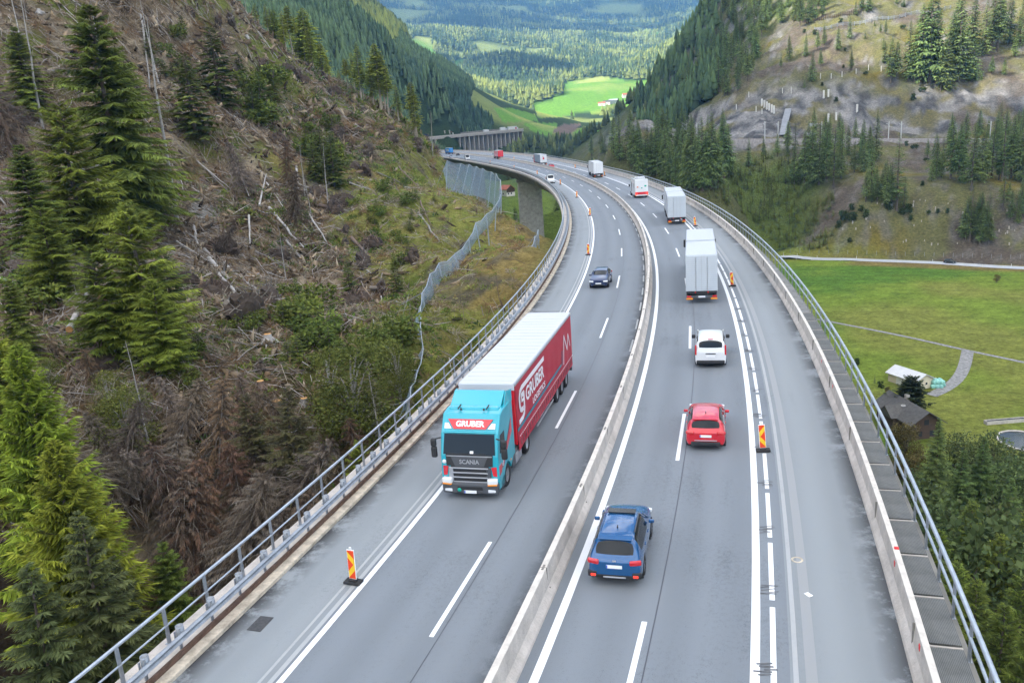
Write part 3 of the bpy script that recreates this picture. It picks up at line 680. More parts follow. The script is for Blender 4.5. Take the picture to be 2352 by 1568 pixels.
def conifer_arrays(rng, H, R, nb, ntw, t0=0.08, p=0.85, droop=0.25, tipup=0.12, elev=(-0.25, 0.75), wid=0.34, tl=0.5, hang=0.25, cd_=(0.02, 0.04, 0.012), cl=(0.06, 0.10, 0.025), gap=0.0, fine=1, thin=None):
    t = t0 + (1 - t0) * ((np.arange(nb) + rng.random(nb)) / nb) ** 0.92
    keep = rng.random(nb) > gap; t = t[keep]; nb = len(t)
    az = np.arange(nb) * 2.39996 + rng.normal(0, 0.35, nb)
    L = R * ((1 - t) / (1 - t0)) ** p * rng.uniform(0.72, 1.18, nb) + 0.035 * R
    L *= np.minimum(1, 0.55 + (t - t0) / max(1e-3, 1 - t0) * 3)
    el = elev[0] + (elev[1] - elev[0]) * t ** 1.5 + rng.normal(0, 0.08, nb)
    fw = np.stack([np.cos(az), np.sin(az), np.zeros(nb)], 1); sd = np.stack([-np.sin(az), np.cos(az), np.zeros(nb)], 1)
    sp = np.linspace(0.12, 1.0, ntw)
    Vs, Fs, Cs = [], [], []; off = 0
    tone = rng.uniform(0.7, 1.25, nb)
    def bpt(s):
        r = L * s * np.cos(el); zz = t * H + L * s * np.sin(el) - droop * L * s ** 2 + tipup * L * s ** 3
        return fw * r[:, None] + np.stack([0 * r, 0 * r, zz], 1)
    for s in sp:
        for side in ((-1, 1) if s < 0.97 else (0,)):
            for q in range(fine):
                ss = np.clip(s + rng.uniform(-0.07, 0.07, nb), 0.05, 1.0)
                B = bpt(ss); ang = rng.uniform(0.55, 1.15, nb) if side else np.zeros(nb)
                d = fw * np.cos(ang)[:, None] + sd * (np.sin(ang) * side)[:, None]
                d[:, 2] += np.sin(el) * 0.4 - droop * ss - hang * rng.uniform(0.3, 1.7, nb) + rng.normal(0, 0.12, nb)
                d = nrm(d)
                ln = (tl * L * (1.1 - 0.72 * ss) + 0.05 * R) * rng.uniform(0.6, 1.25, nb) * (1.0 if fine == 1 else rng.uniform(0.5, 1.0, nb))
                w = ln * wid * rng.uniform(0.7, 1.3, nb) if thin is None else np.full(nb, thin) * rng.uniform(0.6, 1.5, nb)
                nr = np.stack([rng.normal(0, 0.45, nb), rng.normal(0, 0.45, nb), np.ones(nb)], 1)
                k = (tone * rng.uniform(0.8, 1.2, nb))[:, None]
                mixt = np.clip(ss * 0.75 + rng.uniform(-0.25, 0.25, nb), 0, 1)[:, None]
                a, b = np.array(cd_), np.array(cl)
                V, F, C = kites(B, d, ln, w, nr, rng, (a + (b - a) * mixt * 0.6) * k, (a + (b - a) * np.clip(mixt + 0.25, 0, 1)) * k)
                Vs.append(V); Fs.append(F + off); Cs.append(C); off += len(V)
    # the leader
    return np.concatenate(Vs), np.concatenate(Fs), np.concatenate(Cs), (t, az, L, el, bpt)
def limb_arrays(bpt, nb, s_max, w, rng, colr):
    a = bpt(np.zeros(nb)); m_ = bpt(np.full(nb, s_max * 0.5)); c = bpt(np.full(nb, s_max))
    up = np.array([0, 0, 1.0]) * w
    V = np.stack([a + up, a - up, m_ + up * .7, m_ - up * .7, c + up * .2, c - up * .2], 1).reshape(-1, 3)
    i = np.arange(nb)[:, None] * 6
    F = np.concatenate([i + np.array([[0, 1, 3, 2]]), i + np.array([[2, 3, 5, 4]])])
    return V, F, np.tile(np.array(colr), (len(V), 1))
def tree_thing(name, label, cat, group, H, R, seed, trunk_mat=None, trunk_r=None, top=0.97, lean=0.0, **kw):
    rng = np.random.default_rng(seed)
    root = empty(name, label=label, cat=cat, group=group)
    r0 = trunk_r or H * 0.013 + 0.05
    pts = [(lean * H * (k / 6) ** 2 + rng.normal(0, 0.004) * H, rng.normal(0, 0.004) * H, H * top * k / 6 - (0.6 if k == 0 else 0)) for k in range(7)]
    MB().tube(pts, [r0 * (1 - 0.9 * k / 6) for k in range(7)], 7).build('trunk', trunk_mat or BARK, root)
    V, F, C, info = conifer_arrays(rng, H, R, **kw)
    V2, F2, C2 = limb_arrays(info[4], len(info[0]), 0.85, 0.0035 * H * 0.35, rng, (0.06, 0.05, 0.042))
    V = np.concatenate([V, V2]); C = np.concatenate([C, C2]); F = np.concatenate([F, F2 + len(V) - len(V2)])
    if lean:
        V[:, 0] += lean * H * np.clip(V[:, 2] / H, 0, 1) ** 2
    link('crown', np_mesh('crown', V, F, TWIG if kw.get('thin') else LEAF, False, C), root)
    root['H'] = H
    return root
def broad_thing(name, label, cat, group, H, R, seed, n=2600, leaf=0.28, cd_=(0.035, 0.05, 0.012), cl=(0.11, 0.13, 0.03), trunk_mat=None, lobes=14, low=0.25):
    rng = np.random.default_rng(seed); root = empty(name, label=label, cat=cat, group=group)
    mb = MB(); mb.tube([(0, 0, -0.5), (0.05 * R, 0, H * 0.35), (0, 0.06 * R, H * 0.85)], [0.02 * H + 0.03, 0.014 * H + 0.02, 0.02], 7)
    cs = []
    for k in range(lobes):
        a = rng.uniform(0, 6.283); zz = rng.uniform(low, 0.92) * H; rr = R * rng.uniform(0.2, 0.75) * math.sqrt(max(0.05, 1 - ((zz / H - 0.5) / 0.55) ** 2))
        c = np.array([math.cos(a) * rr, math.sin(a) * rr, zz]); cs.append((c, R * rng.uniform(0.3, 0.5), rng.uniform(0.75, 1.25)))
        mb.tube([(0, 0, zz * 0.55), tuple(c * 0.6 + np.array([0, 0, zz * 0.3])), tuple(c)], [0.008 * H + 0.01, 0.006 * H, 0.006], 5)
    mb.build('trunk', trunk_mat or BARK, root)
    per = n // lobes; Vs, Cs = [], []
    for c, r, tone in cs:
        u = nrm(rng.normal(size=(per, 3))); rad = r * rng.uniform(0.35, 1.08, per) ** 0.7
        q = c + u * rad[:, None] * np.array([1, 1, 0.8])
        d = nrm(u + rng.normal(0, 0.6, (per, 3)) + np.array([0, 0, -0.3])); ln = leaf * rng.uniform(0.6, 1.4, per)
        k = (tone * rng.uniform(0.7, 1.3, per))[:, None]; mixv = np.clip(rng.uniform(0, 1, per), 0, 1)[:, None]
        cc = (np.array(cd_) + (np.array(cl) - np.array(cd_)) * mixv) * k
        V, F, C = kites(q, d, ln, ln * 0.62, nrm(rng.normal(size=(per, 3))), rng, cc * 0.9, cc * 1.1)
        Vs.append(V); Cs.append(C)
    V = np.concatenate(Vs); link('crown', np_mesh('crown', V, np.arange(len(V)).reshape(-1, 4), LEAF, False, np.concatenate(Cs)), root)
    root['H'] = H
    return root
USED = set()
def place(proto, loc, H=None, rz=None, label=None, group=None, wide=1.0, tilt=(0, 0)):
    """the first time moves the thing itself, afterwards a copy with copies of its parts"""
    if proto.name in USED:
        o = proto.copy(); COL.objects.link(o)
        for ch in proto.children:
            c = ch.copy(); COL.objects.link(c); c.parent = o
            for g in ch.children:
                d = g.copy(); COL.objects.link(d); d.parent = c
    else: USED.add(proto.name); o = proto
    s = (H / proto['H']) if H else 1.0
    o.location = loc; o.scale = (s * wide, s * wide, s); o.rotation_euler = (tilt[0], tilt[1], rnd.uniform(0, 6.28) if rz is None else rz)
    if label: o['label'] = label
    if group: o['group'] = group
    return o
def tree_at(proto, u, vtop, y, **kw):
    """the tree whose tip is seen at (u, vtop), standing at distance y"""
    tip = at(u, vtop, y); z0 = land1(tip[0], tip[1])
    return place(proto, (tip[0], tip[1], z0 - 0.15), H=max(1.5, tip[2] - z0), **kw)
rnd = random.Random(11)
SPR_D, SPR_L = (0.068, 0.108, 0.038), (0.19, 0.25, 0.075)
LAR_D, LAR_L = (0.05, 0.08, 0.015), (0.15, 0.175, 0.035)

# ------------------------------------------------------------------ right-hand slope: spruces, larches, plantation
def Z2(x, y): return 1561.9 + x * .336, y * .336
def Z3(x, y): return 1561.9 + x * .336, 275.6 + y * .336
spr = [tree_thing('spruce_tree', 'dark green spruce growing on the rocky slope beyond the valley road', 'tree', 'spruces on the rocky slope', 22, 3.3 + 0.35 * k, 100 + k, nb=130, ntw=7, t0=0.05 + 0.08 * (k % 3), p=0.78, wid=0.3, tl=0.5, droop=0.35, hang=0.45, cd_=SPR_D, cl=SPR_L) for k in range(4)]
lrc = [tree_thing('larch_tree', 'light green larch growing on the rocky slope beyond the valley road', 'tree', 'larches on the rocky slope', 20, 3.0, 120 + k, nb=110, ntw=7, t0=0.15, p=0.75, wid=0.26, tl=0.5, droop=0.15, hang=0.2, gap=0.1, cd_=(0.06, 0.095, 0.026), cl=(0.17, 0.22, 0.055)) for k in range(2)]
yng = [tree_thing('young_larch', 'bushy young larch in the green plantation below the railway', 'tree', 'young larches of the plantation', 6, 1.35, 140 + k, nb=54, ntw=5, t0=0.02, p=0.8, wid=0.4, tl=0.55, droop=0.05, elev=(0.2, 1.0), cd_=(0.075, 0.11, 0.024), cl=(0.25, 0.29, 0.055)) for k in range(3)]
S2 = [(1160,265,130),(1405,235,150),(1370,225,165),(1330,185,150),(1265,270,220),(1170,480,350),(960,460,350),(905,560,390),(850,600,530),(985,310,190),(940,350,230),(1080,340,210),(860,390,250),(745,420,260),(690,460,390),(810,590,570),(1390,340,260),(1440,560,300),(1480,540,320),(1400,430,300),(1560,550,200),(1600,560,260),(1640,560,110),(1700,570,10),(1740,560,80),(1850,480,150),(1780,630,350),(1820,620,300),(1900,560,20),(1950,500,250),(1880,470,60),(2000,560,300),(2080,380,50),(2130,330,10),(2170,350,0),(2250,300,20),(2320,330,60),(2200,200,-60),(2130,510,390),(2215,510,410),(2060,550,490),(2290,400,250),(1240,90,-40),(1290,80,-60),(1200,100,0),(1480,30,-30),(1530,50,-10),(2000,330,20),(1690,480,60),(1720,520,150)]
S3 = [(20,400,90),(80,470,60),(150,480,30),(220,470,0),(300,420,10),(330,380,60),(470,320,140),(570,260,130),(665,250,110),(735,250,150),(720,430,290),(780,440,200),(850,440,110),(900,430,90),(950,440,60),(1000,420,60),(820,420,230),(880,460,320),(1100,400,80),(1190,360,160),(1240,350,130),(1280,330,150),(1340,280,-30),(1290,300,60),(1270,560,360),(1340,520,330),(1310,560,420),(1410,600,330),(1690,260,140),(1740,380,120),(1720,420,260),(1850,400,20),(1900,420,70),(2060,420,80),(2010,400,60),(2100,380,120),(2260,400,10),(2340,420,40),(2300,380,60),(2050,850,600),(2110,860,640),(1940,800,620),(2330,600,400),(2250,520,420),(110,470,150),(180,460,120),(260,470,130)]
L3 = [(1050,470,90),(1480,610,150),(1530,620,400),(1990,480,60),(2130,400,30),(2200,420,-30),(1980,830,480),(1440,560,300),(2000,780,560),(30,440,160),(50,480,250),(10,450,200)]
for i, (x_, yb, yt) in enumerate(S2 + S3 + L3):
    Zz = Z2 if i < len(S2) else Z3
    u, vb = Zz(x_, yb); vt = Zz(x_, yt)[1]; p = hit(u, vb, 200)
    k = FPX / (p[1] / max(0.5, _c)) ; H = (vb - vt) / (FPX / p[1]) * 1.02
    place((lrc[i % 2] if i >= len(S2) + len(S3) else spr[i % 4]), (p[0], p[1], p[2] - 0.3), H=H * 1.06, wide=1.2)
def scatter_poly(poly, n, protos, hr, y0=200.0, mind=7.0, label=None, group=None, wide=1.12):
    us = [q[0] for q in poly]; vs = [q[1] for q in poly]; r = 0; k = 0; pts = []
    while r < n and k < n * 14:
        k += 1; u = rnd.uniform(min(us), max(us)); v = rnd.uniform(min(vs), max(vs))
        if not inpoly(poly, np.array([u]), np.array([v]))[0]: continue
        if any((u - a) ** 2 + ((v - b) * 2.0) ** 2 < mind ** 2 for a, b in pts): continue
        p = hit(u, v, y0, 1200, 160); pts.append((u, v)); r += 1
        place(protos[r % len(protos)], (p[0], p[1], p[2] - 0.25), H=rnd.uniform(*hr), label=label, group=group, wide=wide)
scatter_poly([Z2(*q) for q in [(330,-60),(640,-40),(590,250),(470,560),(400,640),(230,670),(120,650),(0,660),(60,480),(150,350)]], 78, spr + lrc[:1], (13, 22))
scatter_poly([Z2(*q) for q in [(640,-60),(1090,-60),(1060,60),(840,210),(650,200)]], 26, spr, (13, 20))
scatter_poly([Z3(*q) for q in [(-300,240),(60,180),(390,210),(330,420),(160,520),(-60,470),(-620,270),(-560,180)]], 62, spr + lrc[:1], (15, 23), mind=9)
scatter_poly([Z3(*q) for q in [(330,400),(540,260),(740,270),(880,440),(850,520),(1060,520),(1050,760),(1010,890),(690,900),(640,860),(430,650),(170,530)]], 230, yng, (3.0, 6.2), mind=6.2, wide=1.15)
for pl_, n_ in (([(700,200),(1350,80),(1400,330),(1260,380),(1180,300),(1000,470),(860,470)], 22), ([(1690,150),(2400,80),(2400,430),(2100,450),(1900,480),(1730,440)], 34), ([(1900,640),(2170,630),(2160,850),(1940,830)], 9), ([(1260,480),(1420,470),(1480,610),(1320,570)], 6), ([(2170,560),(2400,520),(2400,700),(2250,720)], 6)): scatter_poly([Z3(*q) for q in pl_], n_, spr + lrc[:1], (10, 20), mind=8, wide=1.15)
shr = [broad_thing('shrub', 'small round dark green bush on the grassy slope above the valley road', 'bush', 'bushes on the grassy slope', 2.4, 1.5, 160 + k, n=420, leaf=0.4, cd_=(0.02, 0.04, 0.013), cl=(0.055, 0.08, 0.025), lobes=6, low=0.15) for k in range(2)]
for (x_, yb) in [(1170,620),(1240,625),(1275,670),(1180,690),(1110,690),(1130,690),(1655,450),(1700,650),(1765,640),(1605,210),(1580,690),(1080,740),(1160,840),(1510,640),(1560,640),(1420,620),(1530,650),(1680,290),(1545,180),(1830,640)]:
    u, v = Z3(x_, yb); p = hit(u, v, 200); place(shr[rnd.randrange(2)], p, H=rnd.uniform(1.8, 4.2))
for (x_, yb) in [(1520,210),(1100,160),(1130,350),(1115,470),(970,585),(1270,520),(1065,700),(1595,690),(1660,640),(2000,270),(1980,240),(2010,290),(850,230),(920,240),(1525,50)]:
    u, v = Z2(x_, yb); p = hit(u, v, 200); place(shr[rnd.randrange(2)], p, H=rnd.uniform(1.6, 3.6))
# ------------------------------------------------------------------ trees below the walkway on the valley side
lsp = [tree_thing('spruce_tree', 'tall dark spruce rising from the valley floor beside the walkway railing', 'tree', 'spruces below the walkway', 26, 5.2 + k * 0.6, 200 + k, nb=230, ntw=11, t0=0.05, p=0.85, wid=0.14, tl=0.38, droop=0.32, hang=0.35, fine=5, cd_=SPR_D, cl=(0.16, 0.215, 0.06)) for k in range(2)]
llr = [tree_thing('larch_tree', 'feathery green larch rising from the valley floor beside the walkway railing', 'tree', 'larches below the walkway', 26, 5.6, 210 + k, nb=190, ntw=12, t0=0.08, p=0.72, wid=0.14, tl=0.382, droop=0.12, hang=0.22, fine=3, cd_=(0.045, 0.075, 0.014), cl=(0.2, 0.25, 0.04)) for k in range(2)]
lbr = [broad_thing('broadleaf_tree', 'round grey green broadleaf tree below the walkway, by the dark roofed house', 'tree', 'broadleaf trees below the walkway', 14, 6.0, 220, n=9000, leaf=0.42, cd_=(0.05, 0.075, 0.028), cl=(0.125, 0.16, 0.055), lobes=26),
       broad_thing('broadleaf_tree', 'olive brown autumn birch in front of the dark roofed house', 'tree', 'autumn birches below the walkway', 12, 4.5, 221, n=7000, leaf=0.32, cd_=(0.09, 0.08, 0.025), cl=(0.17, 0.14, 0.045), lobes=22)]
for i, (u, v, y) in enumerate([(2158,958,100),(2262,1000,100),(2215,1030,92),(2325,1095,88),(2110,1150,84),(2185,1130,84),(2060,1010,150)]): tree_at(lsp[i % 2], u, v, y)
for (u, v, y) in [(2130,1120,88),(2190,1190,74),(2280,1150,80),(2345,1240,70),(2215,1240,64)]: tree_at(lbr[0], u, v, y, label='soft grey green broadleaf tree among the conifers below the walkway')
for i, (u, v, y) in enumerate([(2235,1150,72),(2160,1215,66),(2300,1225,64),(2360,1170,74),(2245,1330,55),(2310,1385,52),(2200,1290,60),(2370,1450,48),(2350,1320,58),(2140,1260,62),(2180,1370,54),(2265,1260,66),(2400,1280,62)]): tree_at(llr[i % 2], u, v, y)
for (u, v, y) in [(2285,1010,112),(2335,1045,106),(2235,1000,114),(2380,1080,100),(2140,1060,104),(2300,1060,100)]: tree_at(lbr[0], u, v, y)
for (u, v, y) in [(2085,962,128),(2040,885,168),(2100,1030,112)]: tree_at(lbr[1], u, v, y)
pine = tree_thing('pine_tree', 'broad dark pine standing in front of the pale barn', 'tree', None, 11, 4.2, 230, nb=110, ntw=9, t0=0.25, p=0.45, wid=0.5, tl=0.5, droop=0.05, hang=0.05, elev=(0.1, 0.7), fine=2, cd_=(0.02, 0.035, 0.013), cl=(0.055, 0.075, 0.028))
tree_at(pine, 2094, 866, 152, wide=1.15)
tree_at(spr[0], 2010, 858, 175, label='small dark spruce beside the pale barn', group='small trees by the barn')
for (u, v, y) in [(1968,822,190),(2022,876,172)]: tree_at(shr[0], u, v, y, label='dark round bush by the walkway railing near the pale barn', group='bushes by the barn')
tree_at(lbr[1], 2290, 628, 268, label='grey leafless bush alone on the tan meadow below the road', group=None)
pst = empty('tree_stump', label='pale weathered stump on the grassy slope above the valley road', cat='stump', group='pale stumps on the grassy slope'); pst['H'] = 1.0
MB().lathe([(.42, -.4), (.3, .1), (.27, .9), (0, .95)], 9, 'z').build('stem', mat('bleached stump', (.42, .38, .33), .85, noise=.3, nscale=3), pst); pst.location = tuple(hit(*Z3(1500, 700), 250))
# under the deck, seen through the gap
for i, (u, v, y) in enumerate([(1196,428,470),(1212,440,455),(1182,470,440),(1222,455,445),(1272,470,400),(1278,440,430),(1290,480,360)]):
    tree_at(spr[i % 4], u, v, y, label='spruce on the valley floor seen beneath the viaduct beside the pier', group='spruces under the viaduct')

for k in range(46):
    u, v = Z3(rnd.uniform(1050, 2340), rnd.uniform(480, 860)); p = hit(u, v, 250); place(pst, (p[0], p[1], p[2]), H=rnd.uniform(.5, 1.0)) if k else None
# ------------------------------------------------------------------ clear-cut spur: standing trees
G_ = 'standing trees on the clear-cut spur'
def Zr(x, y): return 496 + x * .2969, y * .2969
rdg = [tree_thing('spruce_tree', 'tall sunlit spruce with a bare lower trunk standing on the ridge of the clear-cut', 'tree', 'spruces left standing on the ridge', 24, 2.7 + 0.3 * k, 300 + k, trunk_mat=mat('pale spruce bark', (0.36, 0.31, 0.25), 0.9, noise=0.3, nscale=3) if k == 0 else bpy.data.materials['pale spruce bark'], trunk_r=0.3, nb=130, ntw=7, t0=(0.4, 0.28, 0.5)[k], p=0.6, wid=0.3, tl=0.5, droop=0.35, cd_=(0.085, 0.115, 0.02), cl=(0.42, 0.46, 0.08)) for k in range(3)]  # needle colour lightened to stand in for sunlight on the ridge
for i, (x_, yb, yt) in enumerate([(290,200,20),(375,260,30),(440,280,80),(410,270,60),(500,390,80),(540,410,40),(600,420,120),(640,450,90),(665,480,60),(700,520,200),(720,540,250),(800,570,330),(845,600,420),(940,650,530),(990,710,450),(1040,740,400),(1080,790,330),(1110,800,480),(1170,820,450),(1190,840,500),(1220,860,330),(1240,870,420),(1270,890,400),(1300,920,500),(1385,980,650),(1400,980,760),(1500,1070,630),(1520,1090,700)]):
    u, vb = Zr(x_, yb); vt = Zr(x_, yt)[1]; p = hit(u, vb, 100, 420); y = min(p[1], 262) + 3
    tree_at(rdg[i % 3] if x_ not in (290, 845, 1520) else rdg[1], u, vt, y, wide=1.45)
bare = [tree_thing('dead_tree', 'grey bare trunk still standing on the clear-cut slope', 'dead tree', 'bare trunks on the clear-cut', 14, 1.3, 320 + k, trunk_mat=SILVER, trunk_r=0.17, nb=60, ntw=4, t0=0.25, p=0.4, thin=0.03, tl=0.6, droop=0.3, hang=0.1, cd_=(0.14, 0.12, 0.10), cl=(0.2, 0.18, 0.16), top=1.0) for k in range(3)]
for i, (u, vt, y, H) in enumerate([(515,-20,225,12),(530,-30,225,12),(547,-20,228,13),(560,-15,230,12),(18,-40,135,15),(30,-30,132,16),(48,-20,150,13),(325,40,120,13),(202,0,150,10),(590,110,205,9),(685,335,150,9),(700,380,140,7),(735,330,145,9),(555,855,58,5.5),(297,780,50,9.5),(640,520,110,6),(330,-10,160,9),(860,820,55,3),(490,560,100,5),(595,745,75,4),(1065,380,180,5),(985,255,225,10)]):
    tip = at(u, vt, y); z0 = tip[2] - H; zl_ = land1(tip[0], tip[1]); z0 = min(z0, zl_) if z0 > zl_ else z0
    place(bare[i % 3], (tip[0], tip[1], min(zl_, tip[2] - 2.5)), H=max(2.5, tip[2] - min(zl_, tip[2] - 2.5)), tilt=(rnd.uniform(-.06, .06), rnd.uniform(-.06, .06)))
near = dict(
 larch_a=tree_thing('larch_tree', 'large feathery bright green larch beside the railing, lowest in the picture of the hill side', 'tree', None, 26, 6.2, 340, nb=230, ntw=16, t0=0.05, p=0.75, wid=0.16, tl=0.42, droop=0.05, tipup=0.25, hang=0.28, fine=4, elev=(-0.1, 0.8), cd_=(0.045, 0.075, 0.01), cl=(0.29, 0.33, 0.035)),
 spruce_b=tree_thing('spruce_tree', 'dusty grey green spruce between the big feathery larch and the railing', 'tree', None, 20, 4.6, 341, nb=200, ntw=13, t0=0.05, p=0.8, wid=0.13, tl=0.36, droop=0.25, fine=6, gap=0.12, cd_=(0.035, 0.05, 0.02), cl=(0.115, 0.135, 0.05)),
 spruce_c=tree_thing('spruce_tree', 'tall dark green spruce reaching the top of the clear-cut slope', 'tree', None, 26, 5.4, 342, nb=270, ntw=13, t0=0.03, p=0.55, wid=0.12, tl=0.38, droop=0.28, hang=0.5, fine=7, gap=0.36, cd_=(0.036, 0.058, 0.014), cl=(0.2, 0.255, 0.045)),
 larch_d=tree_thing('larch_tree', 'yellow green larch in front of the tall dark spruce', 'tree', None, 18, 4.2, 343, nb=230, ntw=13, t0=0.1, p=0.5, wid=0.11, tl=0.38, droop=0.12, hang=0.45, fine=7, gap=0.4, cd_=(0.06, 0.08, 0.012), cl=(0.27, 0.31, 0.045)),
 spruce_f=tree_thing('spruce_tree', 'thin olive grey half dead spruce with bare twigs by the railing', 'tree', None, 16, 4.4, 344, nb=150, ntw=11, t0=0.05, p=0.7, wid=0.12, tl=0.4, droop=0.2, fine=5, gap=0.1, cd_=(0.07, 0.07, 0.03), cl=(0.15, 0.14, 0.06)),
 small_h=tree_thing('spruce_tree', 'small bright green spruce alone above the steel net fence', 'tree', None, 7, 2.0, 345, nb=80, ntw=8, t0=0.02, p=0.75, wid=0.42, tl=0.5, droop=0.15, fine=1, cd_=(0.04, 0.065, 0.014), cl=(0.115, 0.14, 0.028)))
N_ = near
def tree_px(proto, u, vt, vb, **kw):
    p = hit(u, vb, 26, 320); return tree_at(proto, u, vt, p[1], **kw)
tree_at(N_['larch_a'], 35, 790, 40); tree_at(N_['spruce_b'], 175, 1170, 31)
tree_px(N_['spruce_c'], 200, 10, 505, wide=1.45); tree_px(N_['larch_d'], 288, 465, 815, wide=1.5); tree_at(N_['spruce_f'], 655, 885, 46)
tree_at(N_['small_h'], 795, 592, 96)
for k, u, vt, vb, lab in [('larch_d', 130, 235, 560, 'pale green larch at the left flank of the tall dark spruce'), ('spruce_c', 262, 110, 470, 'dark spruce half hidden behind the tall dense one'), ('larch_d', 210, 560, 830, 'yellow green larch low on the slope below the tall dark spruce'), ('spruce_c', 40, 330, 600, 'dark spruce at the left edge of the picture among logs'),
        ('larch_d', 90, 470, 690, 'thin yellow green larch between the logs and the tall dark spruce'), ('spruce_c', 15, 640, 820, 'small dark spruce at the picture edge above the bright larches'), ('spruce_c', 30, 60, 240, 'dark spruce at the upper edge of the picture'), ('small_h', 370, 560, 700, 'olive young spruce right of the yellow green larch'), ('larch_d', 345, 640, 860, 'yellow green larch leaning over the brown dead spruces')]:
    tree_px(N_[k], u, vt, vb, label=lab, group=G_, wide=1.5)
for i, (k, u, vt, y, lab) in enumerate([('larch_a', -55, 700, 46, 'bright larch at the very edge of the picture behind the big feathery one'), ('larch_a', 120, 1010, 35, 'bright larch in front of the big feathery one'), ('spruce_b', 60, 1290, 29, 'grey green spruce nearest the camera beside the railing'), ('spruce_b', 255, 1270, 34, 'grey green spruce with dark gaps next to the railing posts'), ('spruce_f', 560, 900, 48, 'olive half dead spruce left of the bare silver trunk'), ('spruce_c', 370, 1240, 38, 'dark green spruce under the hanging brown branches'), ('spruce_c', 590, 985, 50, 'dark green spruce behind the olive half dead one'),
        ('small_h', 735, 690, 82, 'small dark green spruce below the lone bright one'), ('small_h', 700, 720, 78, 'small green spruce beside the pale logs'), ('small_h', 590, 165, 185, 'bright green young spruce high on the clear-cut'), ('small_h', 575, 200, 178, 'bright green young spruce in the upper green patch'), ('small_h', 730, 290, 165, 'green young spruce in the middle green patch'), ('small_h', 755, 310, 160, 'dark young spruce at the right of the middle green patch'), ('small_h', 715, 330, 158, 'young spruce at the foot of the middle green patch'), ('small_h', 905, 610, 100, 'low bushy spruce near the first fence panels'), ('small_h', 60, 180, 140, 'young spruce among logs high at the edge of the slope'), ('small_h', 420, 120, 150, 'olive young spruce beside the dark gully'), ('small_h', 480, 60, 170, 'sparse young spruce under the bare trunks'), ('spruce_c', -20, 740, 62, 'dark spruce low at the edge of the clear-cut'), ('larch_d', 820, 1010, 50, 'green larch beside the railing near the brown brush')]):
    tree_at(N_[k], u, vt, y, label=lab, group=G_, wide=1.45 if y > 70 else 1.1)
brd = broad_thing('birch_tree', 'leafy yellow green birch thicket between the railing and the net fence', 'tree', None, 10, 3.6, 350, n=8000, leaf=0.2, cd_=(0.05, 0.065, 0.014), cl=(0.14, 0.155, 0.035), lobes=30, low=0.1, trunk_mat=SILVER)
for (u, vt, y, lab) in [(790, 775, 56, None), (850, 860, 58, 'leafy birch beside its white trunk near the net fence'), (905, 775, 64, 'bright green bush at the foot of the net fence'), (745, 800, 58, 'yellow green leafy tree above the olive half dead spruce'), (235, 850, 52, 'round leafy green bush with a few yellow leaves'), (270, 880, 50, 'dark leafy bush next to the hanging brown branches'), (100, 820, 54, 'grey green bush above the big feathery larch')]:
    tree_at(brd, u, vt, y, label=lab, group=G_, wide=1.15)
bsh = broad_thing('bush', 'low leafy green bush among the slash of the clear-cut', 'bush', 'bushes on the clear-cut', 2.2, 1.5, 352, n=900, leaf=0.24, cd_=(0.05, 0.075, 0.016), cl=(0.15, 0.18, 0.035), lobes=9, low=0.1)
bs2 = tree_thing('young_spruce', 'bushy young spruce growing up through the slash of the clear-cut', 'tree', 'young spruces on the clear-cut', 3.2, 1.2, 353, nb=44, ntw=6, t0=0.02, p=0.7, wid=0.45, tl=0.55, droop=0.1, cd_=(0.045, 0.07, 0.014), cl=(0.15, 0.17, 0.032))
for pl_, n_, h_ in (([(545,165),(630,160),(640,290),(560,280)], 22, (2, 5)), ([(700,285),(770,290),(790,410),(700,400)], 18, (2, 5)), ([(630,690),(770,680),(800,860),(650,850)], 22, (1.2, 3.2)), ([(330,60),(430,80),(440,200),(340,190)], 12, (1.5, 4)), ([(870,590),(990,430),(1020,470),(930,640)], 14, (.8, 2.2)), ([(300,780),(480,800),(470,900),(300,880)], 14, (1, 2.4)), ([(480,640),(620,640),(640,760),(500,760)], 14, (.8, 2.2)), ([(880,420),(960,420),(960,480),(880,470)], 10, (1, 2.6)), ([(790,440),(860,430),(900,560),(820,560)], 14, (.8, 2)), ([(0,560),(120,560),(120,720),(0,720)], 10, (1, 3)), ([(870,760),(950,770),(950,880),(870,880)], 12, (1.2, 3.4)), ([(640,470),(720,470),(720,560),(640,560)], 8, (1, 2.2))):
    scatter_poly(pl_, n_, [bs2, bsh, bs2], h_, y0=40, mind=10, wide=1.3)
